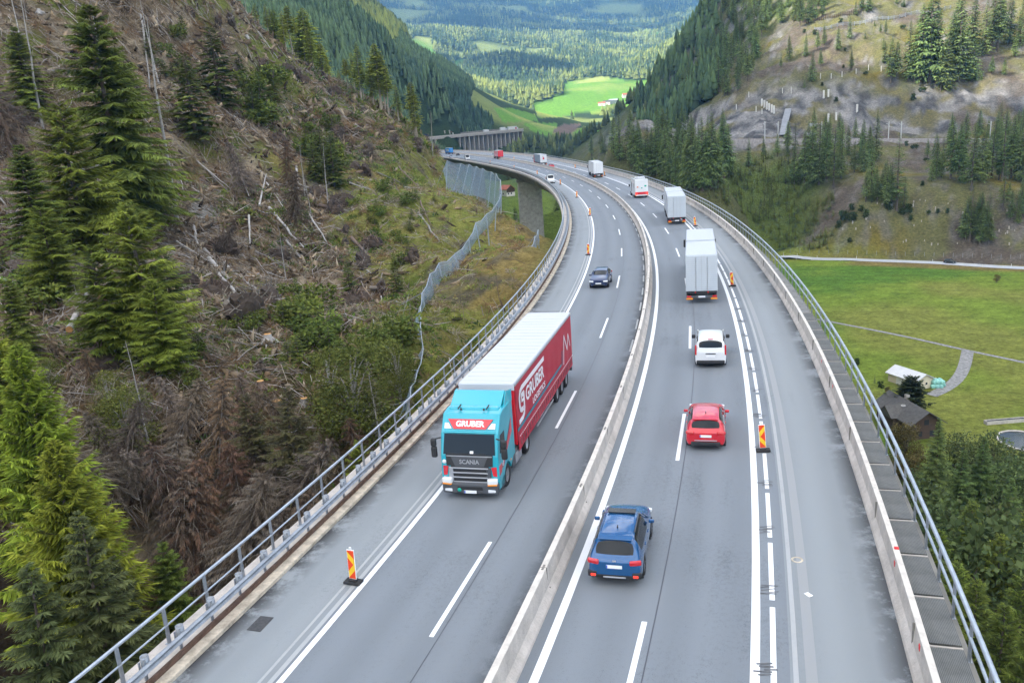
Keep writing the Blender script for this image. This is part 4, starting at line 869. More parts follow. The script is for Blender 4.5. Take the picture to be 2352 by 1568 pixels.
# dead spruces with hanging brown twigs
dead = []
BOUGH = mat('withered boughs', (0.20, 0.175, 0.15), .9, noise=.4, nscale=3)
for k in range(4):
    dt = tree_thing('dead_spruce', 'dead brown spruce with long hanging withered branches', 'dead tree', 'dead brown spruces by the railing', 14, 3.6, 360 + k, trunk_mat=SILVER, trunk_r=0.12, nb=120, ntw=12, t0=0.08, p=0.4, thin=0.045, tl=0.4, droop=0.55, tipup=0.0, hang=2.4, fine=4, gap=0.1, cd_=(0.075, 0.055, 0.042), cl=((0.2, 0.145, 0.105), (0.2, 0.17, 0.14), (0.22, 0.13, 0.08), (0.17, 0.14, 0.115))[k])
    rg2 = np.random.default_rng(900 + k); mb = MB()                # the bare arching boughs that carry the withered fringe
    for q in range(70):
        t_ = rg2.uniform(.1, .95); a_ = rg2.uniform(0, 6.28); l_ = 3.6 * (1 - t_) ** .4 * rg2.uniform(.6, 1.15); z_ = 14 * t_
        mb.tube([(0, 0, z_), (math.cos(a_) * l_ * .5, math.sin(a_) * l_ * .5, z_ + .05 * l_), (math.cos(a_) * l_ * .85, math.sin(a_) * l_ * .85, z_ - .22 * l_), (math.cos(a_) * l_, math.sin(a_) * l_, z_ - .5 * l_)], [.045, .035, .022, .008], 4, False)
    mb.build('bough', BOUGH, dt); dead.append(dt)
dspots = [(345,900,50),(400,880,52),(455,905,50),(500,900,52),(420,1010,45),(475,1050,44),(535,1010,47),(380,1060,44),(520,1130,42),(330,960,48),(185,800,55),(45,170,125),(-10,220,115),(215,930,48),(835,950,54),(440,1180,40),(560,1200,41),(600,1090,46),(640,330,150),(505,520,110),(560,880,56),(360,1000,47),(490,970,49),(450,1100,43),(400,1150,41),(505,1200,40),(350,1120,42),(640,1010,50),(690,900,56),(240,1000,46),(820,900,58),(300,900,52),(520,820,60),(600,820,62),(30,620,70),(80,560,80),(650,400,130),(560,330,140)]
for i, (u, vt, y) in enumerate(dspots):
    tip = at(u, vt, y); z0 = land1(tip[0], tip[1]); H = max(4.0, min(13, (tip[2] - z0)))
    tl_ = rnd.uniform(.15, .95); ta_ = rnd.uniform(0, 6.28)
    place(dead[i % 4], (tip[0] - H * .5 * math.sin(tl_) * math.sin(ta_) * .6, tip[1], tip[2] - H * 0.95 * math.cos(tl_)), H=H, tilt=(tl_ * math.cos(ta_), tl_ * math.sin(ta_)), wide=1.1)

# ------------------------------------------------------------------ felled timber
def log_thing(k, L, r, m_, cut=True):
    root = empty('fallen_log', label='grey barkless log lying downslope on the clear-cut', cat='log', group='felled logs on the clear-cut')
    rg_ = random.Random(400 + k); pts = [((i / 6 - 0.5) * L, rg_.gauss(0, 0.005) * L, rg_.gauss(0, 0.004) * L) for i in range(7)]
    rs = [r * (1 - 0.6 * i / 6) for i in range(7)]
    mb = MB().tube(pts, rs, 7, cap=True)
    for j in range(9 if k % 2 else 3):
        f = rg_.uniform(0.25, 0.95); p0 = Vector(((f - 0.5) * L, 0, 0)); a = rg_.uniform(0, 6.28); q = rg_.uniform(0.3, 1.1)
        mb.tube([p0, p0 + Vector((0.25 * q, math.cos(a) * q, math.sin(a) * q))], [0.03, 0.008], 4)
    mb.build('stem', m_, root)
    if cut: MB().lathe([(0.0, 0), (rs[0] * 0.97, 0)], 10, 'y').build('cut_end', CUT, root, None).matrix_local = Matrix.Translation((-L / 2 - 0.012, 0, 0)) @ Matrix.Rotation(math.pi / 2, 4, 'Z')
    root['H'] = 1.0
    return root
logs = [log_thing(k, L, r, m_, c) for k, (L, r, m_, c) in enumerate([(9, .17, SILVER, True), (12, .16, SILVER, True), (6, .2, BROWNW, True), (4, .17, SILVER, True), (14, .15, SILVER, False), (8, .11, BROWNW, False), (5, .12, SILVER, False)])]
def lay(proto, x, y, az, s=1.0, lift=0.12, label=None, roll=0.0):
    d = np.array([math.sin(az), math.cos(az)]); L = 4.0 * s
    h0, h1 = land1(x - d[0] * L, y - d[1] * L), land1(x + d[0] * L, y + d[1] * L); h = max((h0 + h1) / 2, land1(x, y) - 0.1)
    o = place(proto, (x, y, h + lift), rz=0, label=label)
    X = Vector((d[0] * 2 * L, d[1] * 2 * L, h1 - h0)).normalized(); Yv = Vector((-X.y, X.x, 0)).normalized(); Zv = X.cross(Yv)
    M = Matrix((X, Yv, Zv)).transposed().to_4x4(); o.scale = (s, s, s); o.rotation_euler = M.to_euler(); return o
def px_log(u0, v0, u1, v1, k, lift=0.25):
    a = hit(u0, v0, 45, 300); b = hit(u1, v1, 45, 300); c = (a + b) / 2; L = np.linalg.norm(b - a); pr = logs[k]
    L0 = (9, 12, 6, 4, 14, 8, 5)[k]; s = max(0.35, min(1.6, L / L0))
    X = Vector(a - b).normalized() if True else None
    o = place(pr, (c[0], c[1], max(c[2], land1(c[0], c[1])) + lift), rz=0)
    Yv = Vector((-X.y, X.x, 0)).normalized(); Zv = X.cross(Yv); o.rotation_euler = Matrix((-X, -Yv, Zv)).transposed().to_4x4().to_euler(); o.scale = (max(0.4, L / L0), s, s)
def Za(x, y): return x * .25, y * .25             # the crops 640 px wide, shown 2350 wide
for (x0, y0, x1, y1, k, dy) in [(500,-10,700,180,0,0),(1300,150,1380,820,1,0),(1130,880,1335,1395,1,0),(1640,0,1900,200,0,0),(1920,980,2200,1500,5,0),(1880,680,2100,960,0,0),(60,1020,290,600,0,0),(310,970,215,760,3,0),(600,900,700,1050,5,0),(960,780,1110,900,6,0),(2000,1280,2200,1480,2,0),(1540,980,1750,1180,5,0),
        (1920,830,2235,1180,0,392.3),(1880,740,2000,860,3,392.3),(340,600,560,740,1,392.3),(0,270,200,520,1,392.3),(440,1210,710,760,1,392.3),(660,1568,850,1100,0,392.3),(2080,920,2352,1130,4,392.3),(1840,1090,2110,1300,2,392.3),(1440,770,1700,960,2,392.3),(110,1010,270,1240,2,392.3),(1900,0,2170,270,4,392.3),(1780,520,1830,760,3,392.3),(240,1010,470,1110,5,392.3),(1650,880,1900,1080,5,392.3),(1960,900,2250,1240,4,392.3),(350,1540,650,1500,6,392.3)]:
    u0, v0 = Za(x0, y0); u1, v1 = Za(x1, y1); px_log(u0, v0 + dy, u1, v1 + dy, k)
def Zm(x, y): return 367.5 + x * .2737, 367.5 + y * .2737
for (x0, y0, x1, y1, k) in [(310,20,600,260,1),(600,260,680,400,5),(900,220,1090,500,1),(920,420,1200,740,0),(1140,60,1200,520,4),(1060,700,1190,850,3),(1610,670,1770,830,2),(1400,340,1540,520,4),(2170,460,2340,690,0),(2000,60,2200,260,5),(1960,170,2060,420,5),(420,850,710,1170,0),(560,930,810,1130,4),(1230,430,1430,740,4),(840,440,900,170,6),(350,1100,600,1290,2),(740,950,810,1030,2),(1100,1090,1170,1250,5),(890,1080,980,1160,6),(1740,940,1790,980,6),(850,1350,1110,1510,5),(750,480,755,740,6),(910,820,1040,1000,5),(2180,360,2280,570,5)]:
    px_log(*Zm(x0, y0), *Zm(x1, y1), k)
for (x0, y0, x1, y1, k) in [(820,0,870,60,0),(330,270,480,470,0),(360,240,460,380,5),(560,790,740,860,4),(780,700,860,760,2),(860,750,1030,850,0),(0,650,130,860,1),(20,1080,200,1230,4),(850,800,950,960,4),(640,780,760,880,5)]:
    px_log(*Zr(x0, y0), *Zr(x1, y1), k)
n = 0
while n < 105:
    y = rnd.uniform(48, 235) if n % 3 else rnd.uniform(48, 110); x = road_x(min(y, 250)) - 12 - rnd.uniform(0, 1) ** 0.8 * (30 + y * 0.28)
    q = project(np.array([[x, y, land1(x, y)]]))[0]
    if not (-40 < q[0] < 1000 and -40 < q[1] < 1150): continue
    g0 = land1(x - 1, y) - land1(x + 1, y)
    az = math.radians(rnd.gauss(112, 28)); lay(logs[rnd.randrange(7)], x, y, az, rnd.uniform(0.35, 0.85), rnd.uniform(0.1, 0.5)); n += 1
# stumps and root plates
st = []
for k in range(3):
    root = empty('tree_stump', label='cut tree stump with a pale orange top on the clear-cut', cat='stump', group='stumps on the clear-cut')
    rg_ = random.Random(500 + k); mb = MB().lathe([(0.62, -0.5), (0.46, -0.05), (0.36, 0.25), (0.33, 0.55)], 11, 'z')
    for j in range(6):
        a = j * 1.05 + rg_.random(); mb.tube([(0.3 * math.cos(a), 0.3 * math.sin(a), 0.15), (0.75 * math.cos(a), 0.75 * math.sin(a), -0.15), (1.1 * math.cos(a), 1.1 * math.sin(a), -0.5)], [0.13, 0.09, 0.04], 5)
    mb.build('stem', (BROWNW, SILVER, BROWNW)[k], root); MB().lathe([(0, 0.57 + 0.0), (0.325, 0.552)], 11, 'z').build('cut_top', CUT, root); root['H'] = 1.0; st.append(root)
rp_ = []
GREYR = mat('grey roots', (0.19, 0.165, 0.14), .9, noise=.4, nscale=3)
for k in range(2):
    root = empty('root_plate', label='upturned root plate of a blown over spruce on the clear-cut', cat='root plate', group='root plates on the clear-cut')
    rg_ = random.Random(520 + k); bm = bmesh.new(); bmesh.ops.create_icosphere(bm, subdivisions=3, radius=1.0)
    for v in bm.verts:
        f = 1 + 0.6 * float(fbm(np.array([v.co.x * 2 + k * 9]), np.array([v.co.y * 2 + v.co.z * 3]), 1.0, 3, 7 + k)[0]); v.co = Vector((v.co.x * 0.5, v.co.y * 1.25, v.co.z * 1.1)) * f
    mb = MB(); mb.add([tuple(v.co) for v in bm.verts], [[v.index for v in f.verts] for f in bm.faces]); bm.free(); mb.build('soil', SOIL, root)
    mb = MB()
    for j in range(46):
        a = rg_.uniform(0, 6.28); q = rg_.uniform(0.9, 1.9); b0 = (0.2, math.cos(a) * 0.6, math.sin(a) * 0.6); mb.tube([b0, (rg_.uniform(-.1, .6), math.cos(a) * q * .7, math.sin(a) * q * .7), (rg_.uniform(-.8, .7), math.cos(a + rg_.uniform(-.6, .6)) * q, math.sin(a + rg_.uniform(-.6, .6)) * q)], [0.06, 0.04, 0.012], 4)
    mb.tube([(-0.2, 0, 0), (-1.6, 0.05, 0.0)], [0.3, 0.26], 9); mb.build('roots', GREYR if k else BROWNW, root); root['H'] = 1.0; rp_.append(root)
spots = [Zm(*q) for q in [(280,490),(540,700),(710,1170),(1060,1245),(1125,1265),(1100,1310),(150,1460),(910,1520),(100,500),(1190,860),(820,980),(560,780),(1385,1150),(660,130),(360,170),(620,1270)]] + [Za(*q) for q in [(360,115),(2090,165),(1925,320),(1665,930),(1780,950),(1735,950)]] + [Zr(*q) for q in [(240,290),(290,380),(420,560),(570,560),(660,600),(1150,880),(1090,760)]] + [(640,940),(600,1040 - 150),(700,930)]
for i, (u, v) in enumerate(spots):
    p = hit(u, v, 45, 300); place(st[i % 3], (p[0], p[1], p[2] + 0.1), H=rnd.uniform(0.8, 1.3))
for i, (u, v) in enumerate([Za(2010,230), Za(1740,850), Za(2280,1040), Zm(1000,840), Zm(1780,750), Zm(1860,1100), Zm(2130,860), Zm(720,1300), Zm(1560,620), Zr(120,180), Zr(380,530), Zr(560,560), Zr(640,590), Zr(150,560), Zr(930,740), Zr(1150,880), Zr(960,1040), Zr(1180,1190), Zr(700,640), Zr(840,620), Zr(1350,1020), Zr(1560,1110), Zr(1700,1190), Zr(1010,760), (240,860), (60,640), (400,760)]):
    p = hit(u, v, 45, 300); place(rp_[i % 2], (p[0], p[1], p[2] + 0.5), H=rnd.uniform(0.8, 1.7), rz=rnd.uniform(-1.2, 0.4), tilt=(0, rnd.uniform(-.4, .3)))

n = 0
while n < 42:
    y = rnd.uniform(70, 245); x = road_x(min(y, 250)) - float(gbelt(y)) - rnd.uniform(-6, 45 + y * .1)
    q = project(np.array([[x, y, land1(x, y)]]))[0]
    if not (-20 < q[0] < 1020 and -20 < q[1] < 900): continue
    place(rp_[n % 2], (x, y, land1(x, y) + .4), H=rnd.uniform(.7, 1.7), rz=rnd.uniform(-1.4, .6), tilt=(0, rnd.uniform(-.5, .4))); n += 1
# slash: brushwood covering the clear-cut
rng = np.random.default_rng(77)
def left_spots(n, y0, y1, w0=11.0, wy=0.48, w1=44):
    y = y0 + (y1 - y0) * rng.random(n) ** 1.25; x = road_x(np.clip(y, 0, 250)) - w0 - rng.random(n) ** 0.9 * (w1 + y * wy)
    z = land(x, y); q = project(np.stack([x, y, z], 1)); ok = (q[:, 0] > -60) & (q[:, 0] < 1200) & (q[:, 1] > -80) & (q[:, 1] < 1250)
    return x[ok], y[ok], z[ok]
def sticks(n, lr, wr, cols, name, label, dirm, y0=36, y1=262, dens=None, up=0.25):
    x, y, z = left_spots(n, y0, y1)
    s_ = x - road_x(np.clip(y, 0, 250)); g = smooth(-0.35, 0.35, (s_ + gbelt(y)) / 14 + fbm(x, y, 18, 5, 51) * 1.6)
    cl_ = fbm(x, y, 7, 3, 61)
    ok = (rng.random(len(x)) > g * 0.86) & (cl_ + rng.normal(0, 0.15, len(x)) > (-0.12 if dens is None else dens)); x, y, z = x[ok], y[ok], z[ok]; n = len(x)
    a = np.radians(rng.normal(dirm, 55, n)); L = rng.uniform(*lr, n) * (0.7 + y / 260); w = rng.uniform(*wr, n) * (0.6 + y / 190)
    gxx = land(x + .7, y) - land(x - .7, y); gyy = land(x, y + .7) - land(x, y - .7)
    dx, dy = np.sin(a), np.cos(a); dz = (gxx * dx + gyy * dy) / 1.4 + rng.normal(0, up, n)
    d = nrm(np.stack([dx, dy, dz], 1)); B = np.stack([x, y, z + rng.uniform(0, 0.55, n)], 1)
    s1 = nrm(np.cross(d, rng.normal(size=(n, 3)))); s2 = np.cross(d, s1)
    A = B - d * (L / 2)[:, None]; E = B + d * (L / 2)[:, None]; bend = rng.normal(0, 0.06, (n, 3)) * L[:, None]
    M_ = B + bend
    ring = lambda c, k: [c + s1 * (w * k)[:, None], c - s1 * (w * k * .5)[:, None] + s2 * (w * k * .87)[:, None], c - s1 * (w * k * .5)[:, None] - s2 * (w * k * .87)[:, None]]
    V = np.stack(ring(A, 1) + ring(M_, .85) + ring(E, .5), 1).reshape(-1, 3); i = np.arange(n)[:, None] * 9
    F = np.concatenate([i + np.array([f]) for f in ([0, 1, 4, 3], [1, 2, 5, 4], [2, 0, 3, 5], [3, 4, 7, 6], [4, 5, 8, 7], [5, 3, 6, 8])])
    ci = np.array(cols)[rng.integers(0, len(cols), n)] * rng.uniform(0.6, 1.4, (n, 1)); C = np.repeat(ci, 9, 0)
    o = link(name, np_mesh(name, V, F, TWIG, False, C)); tag(o, label, None, None, 'stuff'); return o
sticks(150000, (0.4, 2.2), (0.011, 0.03), [(0.22, 0.18, 0.13), (0.35, 0.305, 0.245), (0.13, 0.09, 0.055), (0.21, 0.13, 0.07), (0.28, 0.22, 0.155)], 'brushwood', 'grey brown brushwood strewn over the clear-cut', 110)
sticks(20000, (1.2, 4.5), (0.025, 0.05), [(0.36, 0.335, 0.315), (0.25, 0.225, 0.2), (0.17, 0.13, 0.1)], 'branches', 'pale broken branches strewn over the clear-cut', 115, dens=-0.3, up=0.14)
def chunks(n, name, label, size, cols, y0, y1):
    x, y, z = left_spots(n, y0, y1); g = gcond0(x, y); ok = rng.random(len(x)) > g * .95; x, y, z = x[ok], y[ok], z[ok]; n = len(x)
    s_ = rng.uniform(.35, 1.3, n) ** 1.5 * size * (.6 + y / 170); base = np.array([[1, 0, -.5], [-.5, .87, -.4], [-.5, -.87, -.5], [.2, .1, 1], [-.7, .2, .35], [.55, -.6, .4]])
    R_ = nrm(rng.normal(size=(n, 3))); U_ = nrm(np.cross(R_, rng.normal(size=(n, 3)))); W_ = np.cross(R_, U_); b = base[None] * rng.uniform(.5, 1.5, (n, 6, 3)) * np.array([2.3, .6, .5])
    V = (np.stack([x, y, z + s_ * .2], 1)[:, None] + (b[..., :1] * R_[:, None] + b[..., 1:2] * U_[:, None] + b[..., 2:] * W_[:, None]) * s_[:, None, None]).reshape(-1, 3)
    i = np.arange(n)[:, None] * 6; F = np.concatenate([i + np.array([f]) for f in ([0, 1, 3], [1, 2, 4], [0, 5, 2], [0, 3, 5], [1, 4, 3], [2, 5, 4], [3, 4, 5], [0, 2, 1])])
    C = np.repeat(np.array(cols)[rng.integers(0, len(cols), n)] * rng.uniform(.5, 1.5, (n, 1)), 6, 0)
    tag(link(name, np_mesh(name, V, F, TWIG, False, C)), label, None, None, 'stuff')
gcond0 = lambda x, y: smooth(-0.25, 0.4, (x - road_x(np.clip(y, 0, 250)) + gbelt(y)) / 14 + fbm(x, y, 18, 5, 51) * 1.6)
chunks(24000, 'debris', 'clods, bark and broken wood over the clear-cut', .34, [(.045, .032, .022), (.15, .11, .07), (.2, .16, .115), (.10, .066, .04), (.19, .14, .095), (.055, .04, .027)], 42, 265)
# brush heaps: hemispheres of fine twigs
x, y, z = left_spots(2100, 42, 262); Vs, Fs, Cs = [], [], []; off = 0
for k in range(len(x)):
    if fbm(x[k:k+1], y[k:k+1], 18, 5, 51)[0] > 0.2 and rng.random() < 0.6: continue
    r = rng.uniform(0.6, 1.5) * (0.7 + y[k] / 230); n = 110; u = nrm(rng.normal(size=(n, 3)) * [1, 1, .7] + [0, 0, .35]); B = np.array([x[k], y[k], z[k] - 0.1]) + u * (r * rng.uniform(0.1, 0.6, n))[:, None]
    d = nrm(u * 0.8 + rng.normal(0, 0.7, (n, 3)) + [0, 0, -0.35]); c = np.array([(0.26, 0.2, 0.14), (0.2, 0.13, 0.075), (0.32, 0.275, 0.215), (0.22, 0.12, 0.06)][rng.integers(0, 4)]) * rng.uniform(0.5, 1.3, (n, 1))
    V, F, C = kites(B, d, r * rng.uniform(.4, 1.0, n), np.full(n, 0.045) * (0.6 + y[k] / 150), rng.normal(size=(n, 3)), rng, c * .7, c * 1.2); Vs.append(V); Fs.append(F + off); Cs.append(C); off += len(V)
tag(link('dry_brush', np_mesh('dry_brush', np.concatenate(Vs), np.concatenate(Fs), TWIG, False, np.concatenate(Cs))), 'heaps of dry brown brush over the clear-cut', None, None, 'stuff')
# undergrowth and grass
def tufts(n, name, label, y0, y1, size, pal, cond, nleaf, w0=9.6, w1=30, wy=0.2, flatn=0.5):
    x, y, z = left_spots(n, y0, y1, w0, wy, w1); g = cond(x, y); ok = rng.random(len(x)) < g; x, y, z = x[ok], y[ok], z[ok]; n = len(x)
    X = np.repeat(np.stack([x, y, z], 1), nleaf, 0); sc = np.repeat(rng.uniform(0.5, 1.5, n) * size * (0.6 + y / 200), nleaf); m_ = len(X)
    u = nrm(rng.normal(size=(m_, 3)) + [0, 0, flatn]); u[:, 2] = np.abs(u[:, 2]); B = X + u * (sc * rng.uniform(0, 0.8, m_))[:, None] * [1, 1, .6]
    d = nrm(u + rng.normal(0, .5, (m_, 3))); c = np.repeat(np.array(pal)[rng.integers(0, len(pal), n)] * rng.uniform(.6, 1.4, (n, 1)), nleaf, 0) * rng.uniform(.75, 1.25, (m_, 1))
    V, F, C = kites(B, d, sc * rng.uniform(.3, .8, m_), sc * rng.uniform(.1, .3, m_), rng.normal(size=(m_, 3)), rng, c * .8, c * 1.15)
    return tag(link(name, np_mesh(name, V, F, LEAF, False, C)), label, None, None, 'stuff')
gcond = lambda x, y: smooth(-0.25, 0.4, (x - road_x(np.clip(y, 0, 250)) + gbelt(y)) / 14 + fbm(x, y, 18, 5, 51) * 1.6)
tufts(14000, 'grass', 'olive and rusty grass on the flank below the clear-cut', 50, 262, 0.4, [(0.21, 0.21, 0.055), (0.26, 0.19, 0.075), (0.15, 0.19, 0.04), (0.24, 0.23, 0.07), (0.27, 0.22, 0.095), (0.15, 0.20, 0.04), (0.19, 0.21, 0.05)], gcond, 12)
tufts(12000, 'undergrowth', 'low green undergrowth between the logs', 40, 250, 0.62, [(0.085, 0.125, 0.025), (0.13, 0.165, 0.03), (0.06, 0.095, 0.026), (0.16, 0.165, 0.038)], lambda x, y: smooth(-0.12, 0.15, fbm(x, y, 15, 4, 151)) * 0.9, 20)
# ------------------------------------------------------------------ woods that read as one mass
rng = np.random.default_rng(31)
def cones(name, label, X, H, Rr, cols, layers=3, n=5, jag=0.25):
    """many conifers in one mesh: stacked ragged skirts"""
    N_ = len(X); Vs = []; Fs = []; Cs = []; off = 0
    for l in range(layers):
        zb = H * (0.12 + 0.27 * l * 3 / layers); zt = np.minimum(H, zb + H * (0.5 if l < layers - 1 else 0.6)); r = Rr * (1 - 0.27 * l * 3 / layers)
        a = np.arange(n) * 2 * math.pi / n + rng.random((N_, 1)) * 6.28; rr = r[:, None] * (1 + rng.uniform(-jag, jag, (N_, n)))
        ring = np.stack([X[:, None, 0] + np.cos(a) * rr, X[:, None, 1] + np.sin(a) * rr, (X[:, 2] + zb)[:, None] + rng.uniform(-.06, .06, (N_, n)) * H[:, None]], 2)
        tip = np.stack([X[:, 0], X[:, 1], X[:, 2] + (zt if l < layers - 1 else H)], 1)[:, None, :]
        V = np.concatenate([ring, tip], 1).reshape(-1, 3); i = np.arange(N_)[:, None] * (n + 1) + off
        for k in range(n): Fs.append(i + np.array([[k, (k + 1) % n, n]]))
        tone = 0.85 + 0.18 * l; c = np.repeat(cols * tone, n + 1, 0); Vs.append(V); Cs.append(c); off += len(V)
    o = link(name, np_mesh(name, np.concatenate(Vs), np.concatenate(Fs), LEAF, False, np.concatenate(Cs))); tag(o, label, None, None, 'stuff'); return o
def wood(n, xr, yr, cond, hr, wr, pal, name, label, layers, nn, ylog=False):
    y = np.exp(rng.uniform(math.log(yr[0]), math.log(yr[1]), n)) if ylog else rng.uniform(*yr, n)
    x = rng.uniform(xr[0], xr[1], n) if not callable(xr) else xr(y, n)
    ok = cond(x, y); x, y = x[ok], y[ok]; z = land(x, y); P_ = np.stack([x, y, z], 1); q = project(P_)
    ok = (q[:, 0] > -100) & (q[:, 0] < 2452) & (q[:, 1] > -160) & (q[:, 1] < 480); P_ = P_[ok]; q = q[ok]
    mm = meadow_mask(P_) | field_mask(P_); P_ = P_[~(mm & (P_[:, 1] > 900))]
    H = rng.uniform(*hr, len(P_)); R_ = H * rng.uniform(*wr, len(P_))
    t = smooth(-0.25, 0.35, fbm(P_[:, 0], P_[:, 1], 110, 3, 171) + rng.normal(0, 0.16, len(P_)))[:, None]
    c = (np.array(pal[0]) + (np.array(pal[1]) - np.array(pal[0])) * t) * rng.uniform(0.75, 1.3, (len(P_), 1))
    return cones(name, label, P_, H, R_, c, layers, nn)
farv_a = at(935, 320, 855); farv_b = at(1193, 297, 965)
def side_of_far_viaduct(x, y):
    d = farv_b - farv_a; return (x - farv_a[0]) * d[1] - (y - farv_a[1]) * d[0]
lmtn = lambda x, y: ((np.abs(x - road_x(np.clip(y, 0, 760))) > 13) | (y > 770)) & (np.where(y < 1000, x < -14 + 0.03 * (y - 700), x < -30)) & ((np.abs(side_of_far_viaduct(x, y)) / np.hypot(*(farv_b - farv_a)[:2]) > 13) | (land(x, y) > 19))
lspurfar = lambda x, y: lmtn(x, y) & (y > 315) & ((x < road_x(np.clip(y, 0, 760)) - 13) | (y > 690))
wood(42000, (-330, 60), (315, 1300), lspurfar, (10, 18), (0.15, 0.22), ((0.022, 0.044, 0.026), (0.055, 0.09, 0.038)), 'forest', 'dark spruce forest on the mountain side beyond the spur', 4, 6)
wood(800, (-40, 130), (640, 930), lambda x, y: (x > -6 + 0.06 * (y - 640) - 40 * (y < 700)) & (side_of_far_viaduct(x, y) > 0) & (np.abs(x - road_x(np.clip(y, 0, 760))) > 20) & (fbm(x, y, 60, 3, 181) > -0.12), (8, 15), (0.18, 0.3), ((0.035, 0.06, 0.028), (0.12, 0.16, 0.05)), 'forest', 'mixed wood in the valley beyond the bend of the viaduct', 4, 6)
wood(1500, (60, 330), (520, 720), lambda x, y: (x > 0.165 * y) & (x < 0.24 * y + 14) & (land(x, y) > -2), (12, 20), (0.16, 0.22), ((0.016, 0.034, 0.02), (0.045, 0.075, 0.028)), 'forest', 'dark spruces along the skyline of the rocky slope', 4, 6)
wood(46000, lambda y, n: rng.uniform(-0.30, 0.36, n) * y - 20, (1050, 6200), lambda x, y: ((y > 1400) | (x < -120) | (x > 330)) & ~((np.abs(x - 60) < 260) & (y < 1900) & (fbm(x, y, 150, 3, 191) > -0.22)) & (fbm(x, y * 1.6, 420, 3, 197) < 0.30), (17, 27), (0.2, 0.3), ((0.045, 0.078, 0.026), (0.17, 0.205, 0.05)), 'forest', 'wooded ranges closing the far end of the valley', 2, 5, True)

# ------------------------------------------------------------------ the second viaduct, against the dark wood
fv = empty('hillside_viaduct', tuple(farv_a), 0, 'low grey viaduct on a close row of piers below the dark wood', 'viaduct')
dv = farv_b - farv_a; Lf = float(np.hypot(dv[0], dv[1])); azf = math.atan2(dv[1], dv[0])
nrm_f = np.array([-dv[1], dv[0]]) / Lf
mb = MB()
def fpt(t, o, dz): return (dv[0] * t + nrm_f[0] * o, dv[1] * t + nrm_f[1] * o, dv[2] * t + dz)
def fbar(name, t0, t1, o0, o1, z0, z1, m_, parent):
    mb = MB(); P8 = [fpt(t0, o0, z0), fpt(t1, o0, z0), fpt(t1, o1, z0), fpt(t0, o1, z0), fpt(t0, o0, z1), fpt(t1, o0, z1), fpt(t1, o1, z1), fpt(t0, o1, z1)]
    mb.add(P8, [(3, 2, 1, 0), (4, 5, 6, 7), (0, 1, 5, 4), (1, 2, 6, 5), (2, 3, 7, 6), (3, 0, 4, 7)]); return mb.build(name, m_, parent)
fbar('deck', -0.25, 1.0, -6.5, 7, -2.6, -0.4, CONC, fv); fbar('road_surface', -0.25, 1.0, -6, 7, -0.396, -0.35, asph_sh, fv)
fbar('parapet', -0.25, 1.0, -6.5, -6.2, -0.39, 0.7, CONC_L, fv); fbar('parapet', -0.25, 1.0, 7.0, 7.3, -0.39, 2.2, CONC_D, fv)
for k in range(24):
    t = 0.03 + k / 24; g = fpt(t, 0, 0); zb = land1(g[0] + farv_a[0] - nrm_f[0] * 4, g[1] + farv_a[1] - nrm_f[1] * 4) - farv_a[2] - 3
    fbar('pier', t, t + 0.008, -5.6, 5, zb - dv[2] * t, -2.6, CONC, fv)

# ------------------------------------------------------------------ hamlets in the valley
WHITE_W = mat('white render', (0.72, 0.70, 0.66), 0.85, noise=0.1, nscale=0.4); RED_R = mat('red tiles', (0.42, 0.13, 0.08), 0.8, noise=0.25, nscale=0.7)
GREY_R = mat('grey tin roof', (0.42, 0.44, 0.47), 0.5, metal=0.2, noise=0.2, nscale=0.4); DARK_R = mat('dark slate roof', (0.10, 0.095, 0.09), 0.8, noise=0.35, nscale=1.5)
WOOD_D = mat('dark timber wall', (0.075, 0.045, 0.032), 0.85, noise=0.3, nscale=2); PANE = mat('window glass', (0.03, 0.035, 0.045), 0.15); CREAM_W = mat('cream wall', (0.66, 0.58, 0.44), 0.85, noise=0.12, nscale=0.5)
def house(name, p, L, W, H, rise, rz, wall, roof, label, cat='house', group=None, over=0.5, upper=None, windows=True):
    h = empty(name, tuple(p), rz, label, cat, group)
    MB().prism([(-W/2, -3), (W/2, -3), (W/2, H), (0, H + rise), (-W/2, H)], -L/2, L/2, 'x').build('wall', wall, h)
    t = 0.18; sl_ = rise / (W / 2); e = W / 2 + over
    MB().prism([(-e, H - sl_ * over + 0.02), (0, H + rise + 0.02), (e, H - sl_ * over + 0.02), (e, H - sl_ * over + t), (0, H + rise + t + .02), (-e, H - sl_ * over + t)], -L/2 - over, L/2 + over, 'x').build('roof', roof, h)
    if upper: MB().prism([(-W/2 - .03, H * .5), (W/2 + .03, H * .5), (W/2 + .03, H - .1), (0, H + rise - .1), (-W/2 - .03, H - .1)], L/2, L/2 + 0.04, 'x').build('gable_boarding', upper, h)
    if windows:
        nst = max(1, int(H // 2.6))
        for s in range(nst):
            zc = 1.5 + s * 2.7
            if zc > H - .4: continue
            for k in range(max(1, int(L // 3))):
                xx = -L/2 + 1.5 + k * 3.0
                if xx > L/2 - .8: continue
                for sgn in (-1, 1):
                    MB().box((xx, sgn * (W/2 + 0.01), zc), (1.1, 0.05, 1.2)).build('window', PANE, h)
            for k in range(max(1, int(W // 3))):
                MB().box((L/2 + 0.05, -W/2 + 1.5 + k * 2.8, zc), (0.05, 1.1, 1.2)).build('window', PANE, h)
    return h
def Zv(x, y): return 1286.25 + x * .125, 174.6 + y * .125
